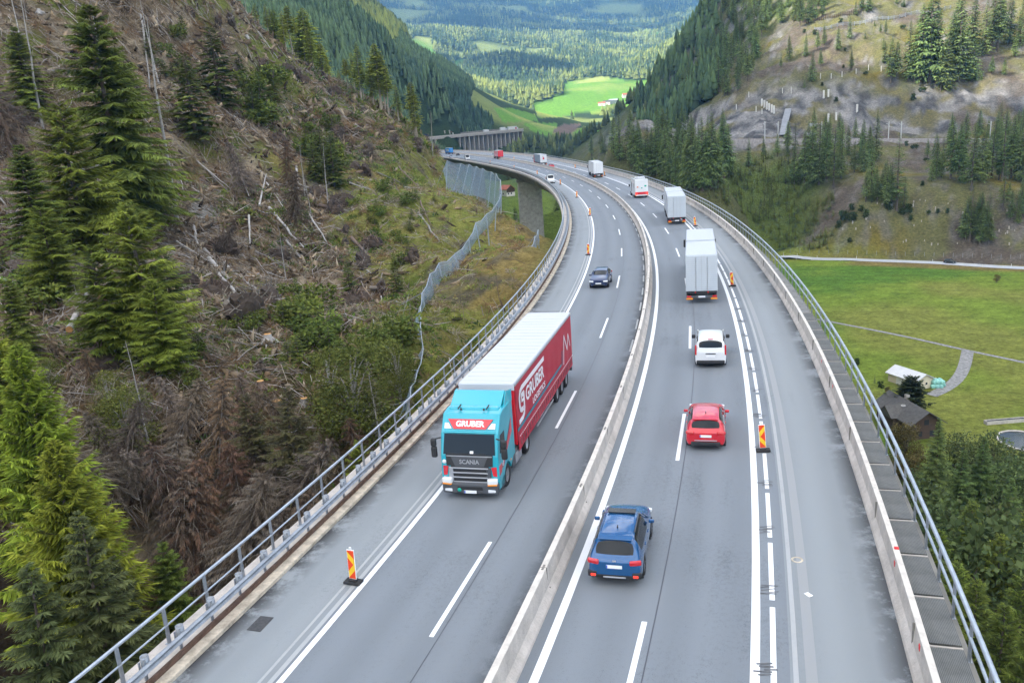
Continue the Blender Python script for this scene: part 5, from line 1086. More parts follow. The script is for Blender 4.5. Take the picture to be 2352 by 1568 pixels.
for i, (x_, y_, L, W, H, rs, rz, wl, rf, lab) in enumerate([
        (770,545,16,10,5,3,-.3,WHITE_W,RED_R,'white farmhouse with a red roof, leftmost of the hamlet on the meadow'), (860,520,16,11,5,3,-.3,WHITE_W,DARK_R,'white farmhouse with a dark roof in the hamlet on the meadow'), (980,500,20,12,6,3,.2,GREY_R,GREY_R,'grey barn at the end of the lower row of farmhouses'),
        (1210,395,16,11,6,3.5,.1,WHITE_W,RED_R,'white house with a reddish roof above the other houses on the meadow'), (1345,395,26,13,6,3,.1,WHITE_W,GREY_R,'long white building beside the upper red roofed house'), (1360,500,14,11,6,3,.5,WHITE_W,RED_R,'small white house with red gable between the two clusters'),
        (1490,480,18,12,8,3.5,.8,WHITE_W,GREY_R,'tall white house at the left of the right hand cluster'), (1650,420,26,14,8,4,.1,WHITE_W,RED_R,'wide white house with the brightest red roof, topmost of its cluster'), (1700,500,18,12,8,3.5,.2,WHITE_W,GREY_R,'white house with a grey roof against the rocky slope'), (1640,575,30,13,6,3,.05,WHITE_W,DARK_R,'low long white house, the lowest of the cluster at the rocky slope')]):
    p = hit(*Zv(x_, y_), 1200, 3200); house('farmhouse', p, L, W, H, rs, rz, wl, rf, lab, 'house', None)
p = hit(1165, 449, 300, 1000); house('farmhouse', p, 8.5, 7.5, 4.6, 2.6, -0.9, WHITE_W, RED_R, 'white house with a bright red roof seen below the bend of the viaduct', 'house', None, upper=WOOD_D)
for (u, v, lab) in [(1290, 351, 'small red roofed house among the trees beyond the bend'), (1350, 360, 'white house close above the parapet beyond the bend')]:
    p = at(u, v, 980); house('house', (p[0], p[1], land1(p[0], p[1])), 8, 6.5, 3.6, 2.2, rnd.uniform(-.5, .5), WHITE_W, RED_R, lab, 'house', None)
# ------------------------------------------------------------------ valley floor: road, tracks, barn, house, pond
def drape(name, pts, w, m_, lift=0.12, kind='structure', res=3.0):
    P_ = [np.array(p[:2]) for p in pts]; Q_ = []
    for a, b in zip(P_[:-1], P_[1:]):
        n = max(1, int(np.hypot(*(b - a)) / res)); Q_ += [a + (b - a) * k / n for k in range(n)]
    Q_.append(P_[-1]); Q_ = np.array(Q_)
    for _ in range(6): Q_[1:-1] = (Q_[:-2] + 2 * Q_[1:-1] + Q_[2:]) / 4
    t = np.gradient(Q_, axis=0); t /= np.linalg.norm(t, axis=1, keepdims=True); nn = np.stack([-t[:, 1], t[:, 0]], 1); V = []
    offs = (-0.5, 0, 0.5)
    for q, a in zip(Q_, nn):
        h = max(land1(*(q + a * w * o)) for o in offs)
        V += [(q[0] + a[0] * w * o, q[1] + a[1] * w * o, h + lift) for o in (-0.5, 0.5)]
    n = len(Q_); o = link(name, np_mesh(name, V, np.array([(2 * i, 2 * i + 1, 2 * i + 3, 2 * i + 2) for i in range(n - 1)]), m_)); o['kind'] = kind; return o
LROAD = mat('valley road asphalt', (0.42, 0.43, 0.44), 0.85, noise=0.12, nscale=0.4); TRACK = mat('gravel', (0.27, 0.265, 0.255), 0.95, noise=0.6, nscale=1.6)
vr = [flat(u, v, -46.9) for u, v in [(1790,592.5),(1820,593.3),(1850,594),(1900,595),(2000,597),(2184,603),(2352,613),(2500,622)]]
drape('country_road', vr, 5.6, LROAD)
def Z4v(l): return [flat(1800.75 + x * .2929, 569.6 + y * .2929, -47.0) for x, y in l]
drape('path', Z4v([(250,555),(360,577),(600,627),(900,692),(1250,767),(1400,812),(1600,842),(1900,908)]), 1.3, TRACK, 0.06)
drape('path', Z4v([(1440,815),(1425,900),(1395,1010),(1330,1090),(1250,1130),(1180,1150),(1150,1160)]), 2.7, TRACK, 0.08)
# barn
def gv(x, y): return flat(1800.75 + x * .2929, 569.6 + y * .2929, -47.0)
a = gv(880, 1035); b = gv(1095, 1108); c = (a + b) / 2
bz = math.atan2(b[1] - a[1], b[0] - a[0]); Lb = float(np.hypot(*(b - a)[:2])) 
TIN = mat('pale tin roof', (0.62, 0.62, 0.62), 0.45, noise=0.12, nscale=0.6)
barn = house('barn', (c[0], c[1], -47), Lb * 1.02, 4.6, 2.3, 1.15, bz, CREAM_W, TIN, 'cream walled barn with a pale tin roof on the green meadow', 'barn', None, over=0.5, windows=False)
MB().box((Lb * .51 + .02, 0.6, 1.3), (0.06, 0.5, 0.5)).build('window', PANE, barn); MB().box((-0.5, -2.33, 1.0), (2.2, 0.06, 1.8)).build('door', WHITE_W, barn); MB().box((Lb * .51 + .02, -1.5, .9), (.06, .9, 1.7)).build('door', WOOD_D, barn)
BALE = mat('turquoise plastic wrap', (0.30, 0.62, 0.55), 0.3, noise=0.15, nscale=4)
bl = MB().lathe([(0, -.45), (.42, -.45), (.5, -.38), (.5, .38), (.42, .45), (0, .45)], 18, 'y').build('silage_bale', BALE); tag(bl, 'turquoise wrapped silage bale stacked beside the pale barn', 'bale', 'silage bales by the barn')
n = 0
for r_ in range(2):
    for k in range(6 - r_):
        p = gv(1165 + k * 16 + r_ * 8, 1100 - (k % 2) * 14 - r_ * 2); o = bl if n == 0 else bl.copy()
        if n: COL.objects.link(o)
        o.location = (p[0], p[1], -46.5 + r_ * 0.92); o.rotation_euler = (0, 0, rnd.uniform(-.4, .4)); n += 1
tp = broad_thing('bush', 'dark green hedge bush behind the turquoise bales', 'bush', None, 1.9, 2.0, 610, n=900, leaf=0.25, lobes=8, low=0.1); tp.location = tuple(gv(1190, 1068)); tp.scale = (1.25, .8, .85)
# the dark roofed house by the walkway
a = gv(830, 1330); b = gv(1110, 1500); c = (a + b) / 2; hz_ = math.atan2(b[1] - a[1], b[0] - a[0]); Lh = float(np.hypot(*(b - a)[:2]))
hs = house('wooden_house', (c[0], c[1], -47), Lh, 5.6, 3.6, 1.9, hz_, WOOD_D, DARK_R, 'dark timber house with a broad grey brown roof right of the walkway', 'house', None, over=0.8, windows=False)
MB().prism([(-2.4, 3.3), (2.4, 3.3), (0, 5.2)], -4.8, 0.5, 'y').build('wing_roof', DARK_R, hs); MB().prism([(-2.0, -3), (2.0, -3), (2.0, 3.4), (0, 4.9), (-2.0, 3.4)], -4.2, 0, 'y').build('wing_wall', WOOD_D, hs)
MB().box((-1.4, 0.5, 5.6), (.7, .7, 1.6)).build('chimney', CONC_L, hs)
MB().lathe([(0.4, 0), (0.42, .05), (0.36, .1), (.34, 0.02)], 14, 'z', (0.6, -1.4, 5.0)).build('dish', WHITE_W, hs)
for xx, zz in ((-1.2, 1.2), (1.2, 1.2), (0, 3.4)): MB().box((Lh / 2 + .02, xx, zz), (.06, .9, 1.0)).build('window', PANE, hs)
# pond and basin
WAT = mat('dark pond water', (0.012, 0.02, 0.018), 0.08); pc = gv(1895, 1525)
pd = MB(); ring = [(pc[0] + 4.3 * math.cos(k * .2618) , pc[1] + 5.2 * math.sin(k * .2618), -46.75) for k in range(24)]; pd.add(ring, [tuple(range(24))]); tag(pd.build('pond', WAT), kind='structure')
MB().tube([(p_[0], p_[1], -46.72) for p_ in ring] + [(ring[0][0], ring[0][1], -46.72)], .2, 6, False).build('pond_rim', CONC_L)['kind'] = 'structure'
p = gv(1740, 1366); bs = empty('water_trough', (p[0], p[1], -47), 0.02, 'long concrete water basin in the meadow above the round pond', 'basin')
for (cx0, cy0, sx0, sy0) in ((0, .5, 8, .14), (0, -.5, 8, .14), (-4, 0, .14, 1.1), (4, 0, .14, 1.1)): MB().box((cx0, cy0, .3), (sx0, sy0, .75)).build('side_wall', CONC_L, bs)
MB().box((0, 0, .3), (7.8, .86, .5)).build('water', WAT, bs)
# verge posts, fence of the valley road
VP = MB().box((0, 0, .5), (.12, .1, 1.0)).build('verge_post', WHITE_W); tag(VP, 'white verge post beside the valley road', 'post', 'verge posts of the valley road'); n = 0
for k in range(14):
    f = k / 13 * (len(vr) - 1.01); i = int(f); q = vr[i] + (vr[i + 1] - vr[i]) * (f - i)
    o = VP if n == 0 else VP.copy()
    if n: COL.objects.link(o)
    yy = q[1] + (3.6 if k % 2 else -3.4); o.location = (q[0], yy, land1(q[0], yy)); n += 1
fp = tag(MB().box((0, 0, .9), (.09, .09, 1.8)).build('fence_post', STEEL_D), 'thin grey post of the wire fence above the valley road', 'post', 'fence posts above the valley road'); n = 0
for k in range(26):
    u = 1815 + k * 22; q = hit(u, 580 + (u - 1800) * .028, 250, 400); o = fp if n == 0 else fp.copy()
    if n: COL.objects.link(o)
    o.location = tuple(q); n += 1
# ------------------------------------------------------------------ railway bench, masts, anchored ribs
rw = [hit(u, v, 380, 600) for u, v in [(1640,324),(1700,323),(1800,322),(1900,322),(2000,322),(2100,321),(2200,321),(2352,322),(2480,323)]]
ry = np.array([q[1] for q in rw]); rx = np.array([q[0] for q in rw]); rz_ = np.polyval(np.polyfit(rx, [q[2] for q in rw], 1), rx); ryf = np.polyval(np.polyfit(rx, ry, 2), rx)
V = []; 
for x_, y_, z_ in zip(rx, ryf, rz_): V += [(x_, y_ - 4, z_ - 4.5), (x_, y_ - 3.9, z_ + 0.9), (x_, y_ - 3.4, z_ + 0.9), (x_, y_ - 3.4, z_ + .3), (x_, y_ + 7, z_ + .35)]
n = len(rx); F = [(5 * i + j, 5 * i + 5 + j, 5 * i + 6 + j, 5 * i + 1 + j) for i in range(n - 1) for j in range(4)]
rb = link('railway_bench', np_mesh('railway_bench', V, np.array(F), mat('retaining wall stone', (0.27, 0.25, 0.24), 0.9, noise=0.4, nscale=1.0))); tag(rb, 'long masonry bench carrying the railway across the rocky slope', 'retaining wall')
MAST = mat('pale mast', (0.55, 0.55, 0.54), 0.6)
ms = empty('catenary_mast', label='pale overhead line mast standing on the railway bench', cat='mast', group='overhead line masts')
MB().tube([(0, 0, 0), (0, 0, 9)], [.28, .2], 8).build('pole', MAST, ms); MB().tube([(0, 0, 7.4), (0, 3.0, 7.9)], .08, 6).build('arm', MAST, ms); ms['H'] = 9
for (x_, yt) in [(570,880),(660,880),(1410,835),(1495,830),(955,830),(2100,850),(110,880)]:
    u = Z2(x_, yt)[0]; xw = at(u, 322, 425)[0]; i = int(np.argmin(np.abs(rx - xw))); yb = float(np.interp(xw, rx, ryf)); xw = at(u, 322, yb)[0]; place(ms, (xw, yb - 2.2, float(np.interp(xw, rx, rz_)) + .3), rz=0)
RIB = mat('shotcrete', (0.24, 0.25, 0.265), 0.85, noise=0.2, nscale=.5); WR = mat('white concrete rib', (0.66, 0.64, 0.60), 0.8, noise=0.12, nscale=1)
rib = MB().rbox((0, 0, 1.7), (.9, .8, 4.4), .1).build('anchor_rib', WR); tag(rib, 'short white concrete rib anchored into the grey rock above the railway', 'rib', 'white ribs on the rock'); n = 0
for (x_, y_) in [(558,725),(575,735),(592,745),(608,755),(625,765),(640,772),(980,668),(1012,660),(1012,828),(1065,818),(1208,765)]:
    q = hit(*Z2(x_, y_), 380, 700); o = rib if n == 0 else rib.copy()
    if n: COL.objects.link(o)
    o.location = (q[0], q[1] - .3, q[2]); n += 1
sp_ = tag(MB().tube([(0, 0, -.5), (0, 0, 3.0)], .22, 6).build('net_post', WR), 'white post of the old net fence on the rocky slope', 'post', 'white net posts on the rock'); n = 0
for (x_, y_) in [(960,540),(1033,540),(1107,525),(1203,508),(1288,480),(1375,490),(470,665),(385,750),(520,765),(700,640),(760,635),(560,780)]:
    q = hit(*Z2(x_, y_), 380, 700); o = sp_ if n == 0 else sp_.copy()
    if n: COL.objects.link(o)
    o.location = tuple(q); n += 1
for (pts, w_) in [([(735,750),(715,830),(695,930)], 3.6), ([(905,850),(880,940)], 4.5), ([(40,740),(25,850),(20,930)], 3.5)]:
    mb = MB(); qs = [hit(*Z2(*p_), 380, 700) for p_ in pts]
    L_ = [(q[0] - w_ / 2, q[1] - 1.4, q[2] + .6) for q in qs]; R_2 = [(q[0] + w_ / 2, q[1] - 1.4, q[2] + .6) for q in qs]; B_ = [(q[0], q[1] + 4, q[2] - 2) for q in qs]; k = len(qs)
    mb.add(L_ + R_2 + B_, [(i, i + 1, k + i + 1, k + i) for i in range(k - 1)] + [(k + i, k + i + 1, 2 * k + i + 1, 2 * k + i) for i in range(k - 1)] + [(2 * k + i, 2 * k + i + 1, i + 1, i) for i in range(k - 1)])
    tag(mb.build('concrete_buttress', RIB), 'smooth grey concrete strip running down the rock face to the railway', 'buttress', 'concrete strips on the rock')
# snow fence lines high on the slope
for k, (x0, y0, x1, y1, m_) in enumerate([(850,160,1200,95,WOOD_D), (920,215,1850,70,STEEL_D)]):
    mb = MB(); prev = None
    for i in range(25):
        q = hit(*Z2(x0 + (x1 - x0) * i / 24, y0 + (y1 - y0) * i / 24 + 6 * math.sin(i)), 380, 800); mb.box((q[0], q[1], q[2] + 1.0), (.25, .25, 3.0))
        if prev is not None:
            for hh in (.8, 1.4, 2.0): mb.tube([(prev[0], prev[1], prev[2] + hh), (q[0], q[1], q[2] + hh)], .12, 4)
        prev = q
    tag(mb.build('snow_fence', m_), ('brown timber snow fence near the top of the rocky slope', 'grey steel snow fence crossing the yellow grass high on the slope')[k], 'fence')
# ------------------------------------------------------------------ rockfall nets on the flank
NET = bpy.data.materials.new('wire net'); NET.use_nodes = True; nt = NET.node_tree; b = nt.nodes['Principled BSDF']; out = nt.nodes['Material Output']
b.inputs['Base Color'].default_value = (0.30, 0.42, 0.56, 1); b.inputs['Metallic'].default_value = 0.3; b.inputs['Roughness'].default_value = 0.5
a = N(nt, 'Attribute', attribute_name='netuv'); 
wa = N(nt, 'TexWave', wave_type='BANDS', bands_direction='DIAGONAL'); wa.inputs['Scale'].default_value = 1.3; wb = N(nt, 'TexWave', wave_type='BANDS', bands_direction='X'); wb.inputs['Scale'].default_value = 1.3
nt.links.new(a.outputs['Vector'], wa.inputs['Vector']); nt.links.new(a.outputs['Vector'], wb.inputs['Vector'])
g = math_(nt, 'GREATER_THAN', math_(nt, 'MAXIMUM', wa.outputs[1], wb.outputs[1]), 0.77)
tp_ = N(nt, 'BsdfTransparent'); mx = N(nt, 'MixShader'); nt.links.new(g, mx.inputs[0]); nt.links.new(tp_.outputs[0], mx.inputs[1]); nt.links.new(b.outputs[0], mx.inputs[2]); nt.links.new(mx.outputs[0], out.inputs[0])
def A_(x, y): return 826.9 + x * .3125, 257.25 + y * .3125
def B_7(x, y): return 551.25 + x * .3164, 698.25 + y * .3164
def net_fence(posts, label, rad=0.11):
    base = []; top = []
    for (ub, vb, y, ut, vt) in posts:
        q = at(ub, vb, y); t = at(ut, vt, y); base.append(q); top.append(t)
    root = empty('rockfall_fence', tuple(base[0]), 0, label, 'fence')
    o0 = np.array(base[0]); V = []; U = []; F = []; uu = 0; k = 0
    for i in range(len(base)):
        B0 = base[i]; T0 = top[i]; g0 = land1(B0[0], B0[1]); foot = np.array([B0[0], B0[1], min(B0[2], g0) - .4])
        MB().tube([tuple(foot - o0), tuple(T0 - o0)], rad, 6).build('post', STEEL, root)
        if i % 2 == 0:
            an = foot + np.array([-3.0, 1.0, 0]); an[2] = land1(an[0], an[1]); MB().tube([tuple(T0 - o0), tuple(an - o0)], .035, 4).build('stay', STEEL_D, root)
    for i in range(len(base) - 1):
        L = np.linalg.norm(base[i + 1] - base[i]); hgt = np.linalg.norm(top[i] - base[i]); n = 5
        for j in range(n + 1):
            f = j / n; sag = -0.35 * math.sin(math.pi * f)
            b0 = base[i] + (base[i + 1] - base[i]) * f - o0; t0 = top[i] + (top[i + 1] - top[i]) * f - o0; t0 = t0 + np.array([0, 0, sag]); 
            mid = (b0 + t0) / 2 + np.array([0.35, -0.2, 0]) * math.sin(math.pi * f)
            V += [b0, mid, t0]; U += [(uu + L * f, 0, 0), (uu + L * f, hgt / 2, 0), (uu + L * f, hgt, 0)]
        for j in range(n): q = k + 3 * j; F += [(q, q + 3, q + 4, q + 1), (q + 1, q + 4, q + 5, q + 2)]
        k += 3 * (n + 1); uu += L
        MB().tube([tuple(top[i] - o0), tuple((top[i] + top[i + 1]) / 2 - o0 - np.array([0, 0, .35])), tuple(top[i + 1] - o0)], .05, 5).build('cable', STEEL, root)
    me = np_mesh('net', V, np.array(F), NET); at2 = me.attributes.new('netuv', 'FLOAT_VECTOR', 'POINT'); at2.data.foreach_set('vector', np.array(U, np.float32).ravel()); link('net', me, root)
    return root
up = [(610,430,186,640,358),(660,625,178,742,378),(720,605,174,800,384),(785,620,170,855,400),(850,615,167,900,415),(930,645,162,965,440),(975,680,158,1000,452),(1010,695,153,1032,500),(1030,700,149,1040,590),(985,790,140,1000,680),(940,850,133,930,750),(880,905,127,850,815),(810,1010,119,800,930),(740,1160,108,690,1050),(620,1300,99,580,1110),(550,1360,93,515,1190),(480,1420,87,455,1330)]
low = [(1250,160,80,1310,20),(1255,300,76,1310,172),(1230,460,71,1330,325),(1200,640,66,1290,480),(1180,760,62,1240,600),(1150,830,59,1225,690)]
net_fence([(*A_(x0, y0), d, *A_(x1, y1)) for x0, y0, d, x1, y1 in up] + [(*B_7(x0, y0), d, *B_7(x1, y1)) for x0, y0, d, x1, y1 in low], 'long bluish steel net fence winding down the grassy flank to the viaduct')
net_fence([(*A_(x0, y0), d, *A_(x1, y1)) for x0, y0, d, x1, y1 in [(1312,960,116,1309,866),(1290,1020,112,1285,915),(1275,1090,107,1262,985),(1262,1160,102,1240,1060),(1235,1260,98,1215,1150),(1200,1345,94,1185,1240)]], 'short steel net fence just behind the railing under the grassy flank', 0.08)
# ------------------------------------------------------------------ vehicles: shared pieces
def paint(name, c, coat=1.0, rough=0.35, metal=0.0): return mat(name, c, rough, metal=metal, coat=coat)
GLASS = mat('tinted glass', (0.012, 0.016, 0.02), 0.08, spec=0.3); RUB = mat('tyre rubber', (0.022, 0.022, 0.024), 0.85); ALU = mat('alloy', (0.42, 0.43, 0.45), 0.35, metal=0.8)
BLK = mat('black plastic', (0.022, 0.023, 0.026), 0.6); DGR = mat('dark grey plastic', (0.07, 0.075, 0.085), 0.5); TAIL = mat('tail light red', (0.55, 0.01, 0.015), 0.15, coat=1.0)
LAMP = mat('clear lamp', (0.75, 0.77, 0.8), 0.1, coat=1.0); AMBER = mat('amber reflector', (0.85, 0.3, 0.02), 0.3); PLATE = mat('number plate', (0.82, 0.83, 0.85), 0.5); EUB = mat('plate blue', (0.02, 0.09, 0.45), 0.5)
REDL = mat('lit tail light', (0.8, 0.02, 0.02), 0.3, emit=((1, 0.05, 0.02), 0.6))
def wheel(parent, x, y, r, w, side, truck=False):
    tyre = MB().lathe([(r * .62, -w / 2), (r * .93, -w / 2), (r, -w * .32), (r, w * .32), (r * .93, w / 2), (r * .62, w / 2)], 26, 'y'); t = tyre.build('wheel', RUB, parent, (x, y, r)); t.rotation_euler = (0, 0, math.pi / 2 * (-1 if side > 0 else 1))
    rm = MB(); rm.lathe([(r * .64, w * .44), (r * .58, w * .38), (r * .2, w * (.12 if truck else .42)), (0, w * (.18 if truck else .46))], 22, 'y')
    if not truck:
        for k in range(5):
            a = k * 2 * math.pi / 5; rm.box((math.cos(a) * r * .36, w * .45, math.sin(a) * r * .36), (.05, .02, .05))
    else:
        rm.lathe([(r * .26, w * .12), (r * .24, w * .3), (0, w * .3)], 14, 'y')
    o = rm.build('rim', ALU, t)
    return t
def car(name, label, st, glass, col, W, wb, wr, loc, rz, black=(), group=None, cat='car', crease=(), arch=True, trim=None, wx=None):
    """st: stations front to back, each (y, [(x, z)] * 6 from the underside to the roof centre); glass/black: {(interval, strip): part name}"""
    root = empty(name, loc, rz, label, cat, group)
    bm = bmesh.new(); n = len(st); R_, L_ = [], []; cen = []
    for (y, pr) in st:
        a = [bm.verts.new((x, y, z)) for x, z in pr[:5]]; b = [bm.verts.new((-x, y, z)) for x, z in pr[:5]]; R_.append(a); L_.append(b); cen.append(bm.verts.new((0, y, pr[5][1])))
    names = ['body']; idx = {}
    def mi(key):
        nm = glass.get(key) or dict(black).get(key)
        if nm is None: return 0
        if nm not in names: names.append(nm)
        return names.index(nm)
    def face(vs, key):
        f = bm.faces.new(vs); f.material_index = mi(key); f.smooth = True
    for i in range(n - 1):
        for s in range(4):
            face((R_[i][s], R_[i + 1][s], R_[i + 1][s + 1], R_[i][s + 1]), (i, s)); face((L_[i][s + 1], L_[i + 1][s + 1], L_[i + 1][s], L_[i][s]), (i, s))
        face((R_[i][4], R_[i + 1][4], cen[i + 1], cen[i]), (i, 4)); face((cen[i], cen[i + 1], L_[i + 1][4], L_[i][4]), (i, 4))
    for e, i in (('F', 0), ('R', n - 1)):
        for s in range(4): face((R_[i][s], R_[i][s + 1], L_[i][s + 1], L_[i][s]), (e, s))
        face((R_[i][4], cen[i], L_[i][4]), (e, 4))
    bmesh.ops.recalc_face_normals(bm, faces=bm.faces)
    cr = bm.edges.layers.float.new('crease_edge')
    for f_ in bm.edges:
        ms = {f.material_index for f in f_.link_faces}
        if len(ms) > 1: f_[cr] = 0.35
    me = bpy.data.meshes.new('tmp'); bm.to_mesh(me); bm.free()
    tmp = bpy.data.objects.new('tmp', me); COL.objects.link(tmp); md = tmp.modifiers.new('s', 'SUBSURF'); md.levels = md.render_levels = 3
    dg = bpy.context.evaluated_depsgraph_get(); dg.update(); ev = tmp.evaluated_get(dg); em = bpy.data.meshes.new_from_object(ev)
    bpy.data.objects.remove(tmp); 
    mats_ = {'body': col, 'bumper': trim or BLK, 'sill': trim or BLK}
    co = np.empty(len(em.vertices) * 3); em.vertices.foreach_get('co', co); co = co.reshape(-1, 3)
    fv_ = np.array([list(p.vertices) for p in em.polygons]); fm_ = np.array([p.material_index for p in em.polygons])
    for k, nm in enumerate(names):
        f = fv_[fm_ == k]
        if nm == 'body' and arch:
            c = co[f].mean(1); keep = np.ones(len(f), bool)
            for wy in wb: keep &= ~((np.hypot(c[:, 1] - wy, c[:, 2] - wr) < wr + .055) & (np.abs(c[:, 0]) > W * .30))
            f = f[keep]
        elif nm in ('sill', 'bumper') and arch:
            c = co[f].mean(1); keep = np.ones(len(f), bool)
            for wy in wb: keep &= ~((np.hypot(c[:, 1] - wy, c[:, 2] - wr) < wr + .055) & (np.abs(c[:, 0]) > W * .30))
            f = f[keep]
        u, inv = np.unique(f, return_inverse=True); o = link(nm, np_mesh(nm, co[u], inv.reshape(f.shape), mats_.get(nm, GLASS), True), root)
    bpy.data.meshes.remove(em)
    MB().box((0, 0, .28), (W * .80, (wb[0] - wb[1]) + 2.2 * wr, .3)).build('underbody', BLK, root)
    xw = wx or (W / 2 - .10)
    for wy in wb:
        for sd in (-1, 1):
            wheel(root, sd * xw, wy, wr, .22, sd)
            ar = MB(); ar.lathe([(wr + .03, -.02), (wr + .075, .02), (wr + .07, -.05), (wr + .03, -.25), (.05, -.25)], 26, 'y'); a_ = ar.build('wheel_arch', trim or BLK, root, (sd * (W / 2 - .03), wy, wr)); a_.rotation_euler = (0, 0, -math.pi / 2 * sd)
    return root
def part(name, root, m_, c, d, r=.015, rz=0.0, rx=0.0):
    o = MB().rbox((0, 0, 0), d, min(r, min(d) * .45)).build(name, m_, root, c); o.rotation_euler = (rx, 0, rz); return o
def mirror(root, x, y, z, col):
    for sd in (-1, 1): part('mirror', root, col, (sd * x, y, z), (.2, .1, .14), .04)
def text(name, s, size, m_, parent, loc, cols, ext=.004, align='CENTER', bold=0.0, spacing=1.0, shear=0.0, fit=None):
    cu = bpy.data.curves.new(name, 'FONT'); cu.body = s; cu.size = size; cu.extrude = ext; cu.align_x = align; cu.align_y = 'CENTER'; cu.offset = bold; cu.space_character = spacing; cu.shear = shear; cu.resolution_u = 3
    t = bpy.data.objects.new(name, cu); COL.objects.link(t); dg = bpy.context.evaluated_depsgraph_get(); dg.update(); me = bpy.data.meshes.new_from_object(t.evaluated_get(dg)); bpy.data.objects.remove(t)
    me.materials.clear(); me.materials.append(m_); o = link(name, me, parent)
    sx = 1.0
    if fit:
        xs = [v.co.x for v in me.vertices]; sx = fit / max(1e-4, max(xs) - min(xs))
    M = Matrix(cols).transposed().to_4x4(); M.translation = loc; o.matrix_local = M @ Matrix.Diagonal((sx, 1, 1, 1)); return o
SIDE_L = ((0, -1, 0), (0, 0, 1), (-1, 0, 0)); FRONT = ((-1, 0, 0), (0, 0, 1), (0, 1, 0)); REAR = ((1, 0, 0), (0, 0, 1), (0, -1, 0))

def suv_st(L, W, H, hood=1.0, kind='suv', belt=0.98):
    w = W / 2; h = L / 2; b = belt; t = w * .70
    return [(h, [(w*.62,.3),(w*.66,.42),(w*.70,.6),(w*.66,.74),(w*.5,.78),(0,.80)]), (h-.12, [(w*.8,.26),(w*.86,.4),(w*.9,.62),(w*.86,b*.84),(w*.62,b*.88),(0,b*.91)]), (h-.55, [(w*.9,.24),(w*.98,.38),(w*1.0,.66),(w*.93,b*.92),(w*.7,b*.98),(0,b*1.01)]),
            (h-1.2, [(w*.92,.22),(w*.99,.36),(w*1.0,.66),(w*.96,b*.97),(w*.76,b*1.05),(0,b*1.08)]), (h-1.98, [(w*.92,.22),(w*.99,.36),(w*1.0,.66),(w*.97,b*.99),(t,H*.93),(0,H*.96)]), (h-2.1, [(w*.92,.22),(w*.99,.36),(w*1.0,.66),(w*.97,b*.995),(t,H*.95),(0,H*.98)]),
            (h-2.85, [(w*.92,.22),(w*.99,.36),(w*1.0,.66),(w*.97,b),(t,H*.97),(0,H)]), (-h+.98, [(w*.92,.22),(w*.99,.36),(w*1.0,.68),(w*.97,b*1.01),(t*.98,H*.955),(0,H*.985)]), (-h+.62, [(w*.92,.23),(w*.99,.38),(w*1.0,.68),(w*.96,b*1.03),(t*1.0,H*.93),(0,H*.955)]), (-h+.48, [(w*.92,.23),(w*.99,.38),(w*1.0,.68),(w*.95,b*1.04),(t*1.02,H*.905),(0,H*.93)]),
            (-h+.17, [(w*.88,.25),(w*.97,.4),(w*.98,.7),(w*.91,b*1.02),(w*.80,b*1.06),(0,b*1.08)]), (-h+.06, [(w*.84,.27),(w*.94,.42),(w*.95,.68),(w*.87,b*.96),(w*.76,b*.99),(0,b*1.01)]), (-h, [(w*.78,.32),(w*.86,.44),(w*.86,.66),(w*.78,b*.86),(w*.62,b*.9),(0,b*.91)])]
CARGLASS = {(3, 4): 'windscreen', (4, 3): 'side_window', (5, 3): 'side_window', (6, 3): 'side_window', (7, 3): 'side_window', (9, 4): 'rear_window'}
def hatch(name, label, L, W, H, col, p, rz, back=True, belt=.98, black=True, trim=None, roof_rails=False, group=None, detail=True, lit=False):
    bl = {('R', 0): 'bumper', ('F', 0): 'bumper'} if black else {}
    if black == 2: bl.update({(i, 0): 'sill' for i in range(12)}); 
    r = car(name, label, suv_st(L, W, H, belt=belt), CARGLASS, col, W, (L / 2 - .88, -L / 2 + .92), .335, p, rz, bl, group)
    if not detail: 
        for sd in (-1, 1): part('tail_light', r, TAIL, (sd * W * .38, -L / 2 + .05, belt * .86), (.34, .1, .16), .03); part('headlight', r, LAMP, (sd * W * .36, L / 2 - .08, .66), (.36, .12, .14), .03)
        return r
    mirror(r, W * .54, L / 2 - 1.62, belt * 1.02, col)
    for sd in (-1, 1):
        part('tail_light', r, REDL if lit else TAIL, (sd * W * .385, -L / 2 + .075, belt * .90), (.40, .13, .17), .05, sd * .28); part('headlight', r, LAMP, (sd * W * .365, L / 2 - .10, .68), (.42, .16, .15), .05, -sd * .3)
        part('door_handle', r, col, (sd * (W / 2 - .005), .15, .86), (.03, .2, .035)); part('door_handle', r, col, (sd * (W / 2 - .005), -.75, .87), (.03, .2, .035))
        MB().tube([(sd * W * .46, L / 2 - 1.28, belt * 1.0), (sd * W * .37, L / 2 - 2.0, H * .935)], .035, 6).build('window_pillar', col, r)
        if roof_rails: MB().tube([(sd * W * .335, L / 2 - 2.2, H * .975), (sd * W * .34, L / 2 - 2.4, H * 1.012), (sd * W * .335, -L / 2 + 1.1, H * .985), (sd * W * .33, -L / 2 + .95, H * .955)], .022, 6).build('roof_rail', DGR, r)
    pl = part('number_plate', r, PLATE, (0, -L / 2 - .012, belt * .76), (.52, .02, .115), .004); MB().box((-.238, -.0115, 0), (.04, .004, .11)).build('plate_band', EUB, pl)
    part('number_plate', r, PLATE, (0, L / 2 + .012, .5), (.52, .02, .115), .004)
    part('spoiler', r, trim or col, (0, -L / 2 + .56, H * .945), (W * .64, .26, .035), .015, 0, .12)
    part('aerial', r, BLK, (0, -L / 2 + 1.15, H * 1.005), (.03, .15, .07), .012)
    return r
def roadpos(u, v, z=0.0):
    p = flat(u, v, z); return float(p[0]), float(p[1])
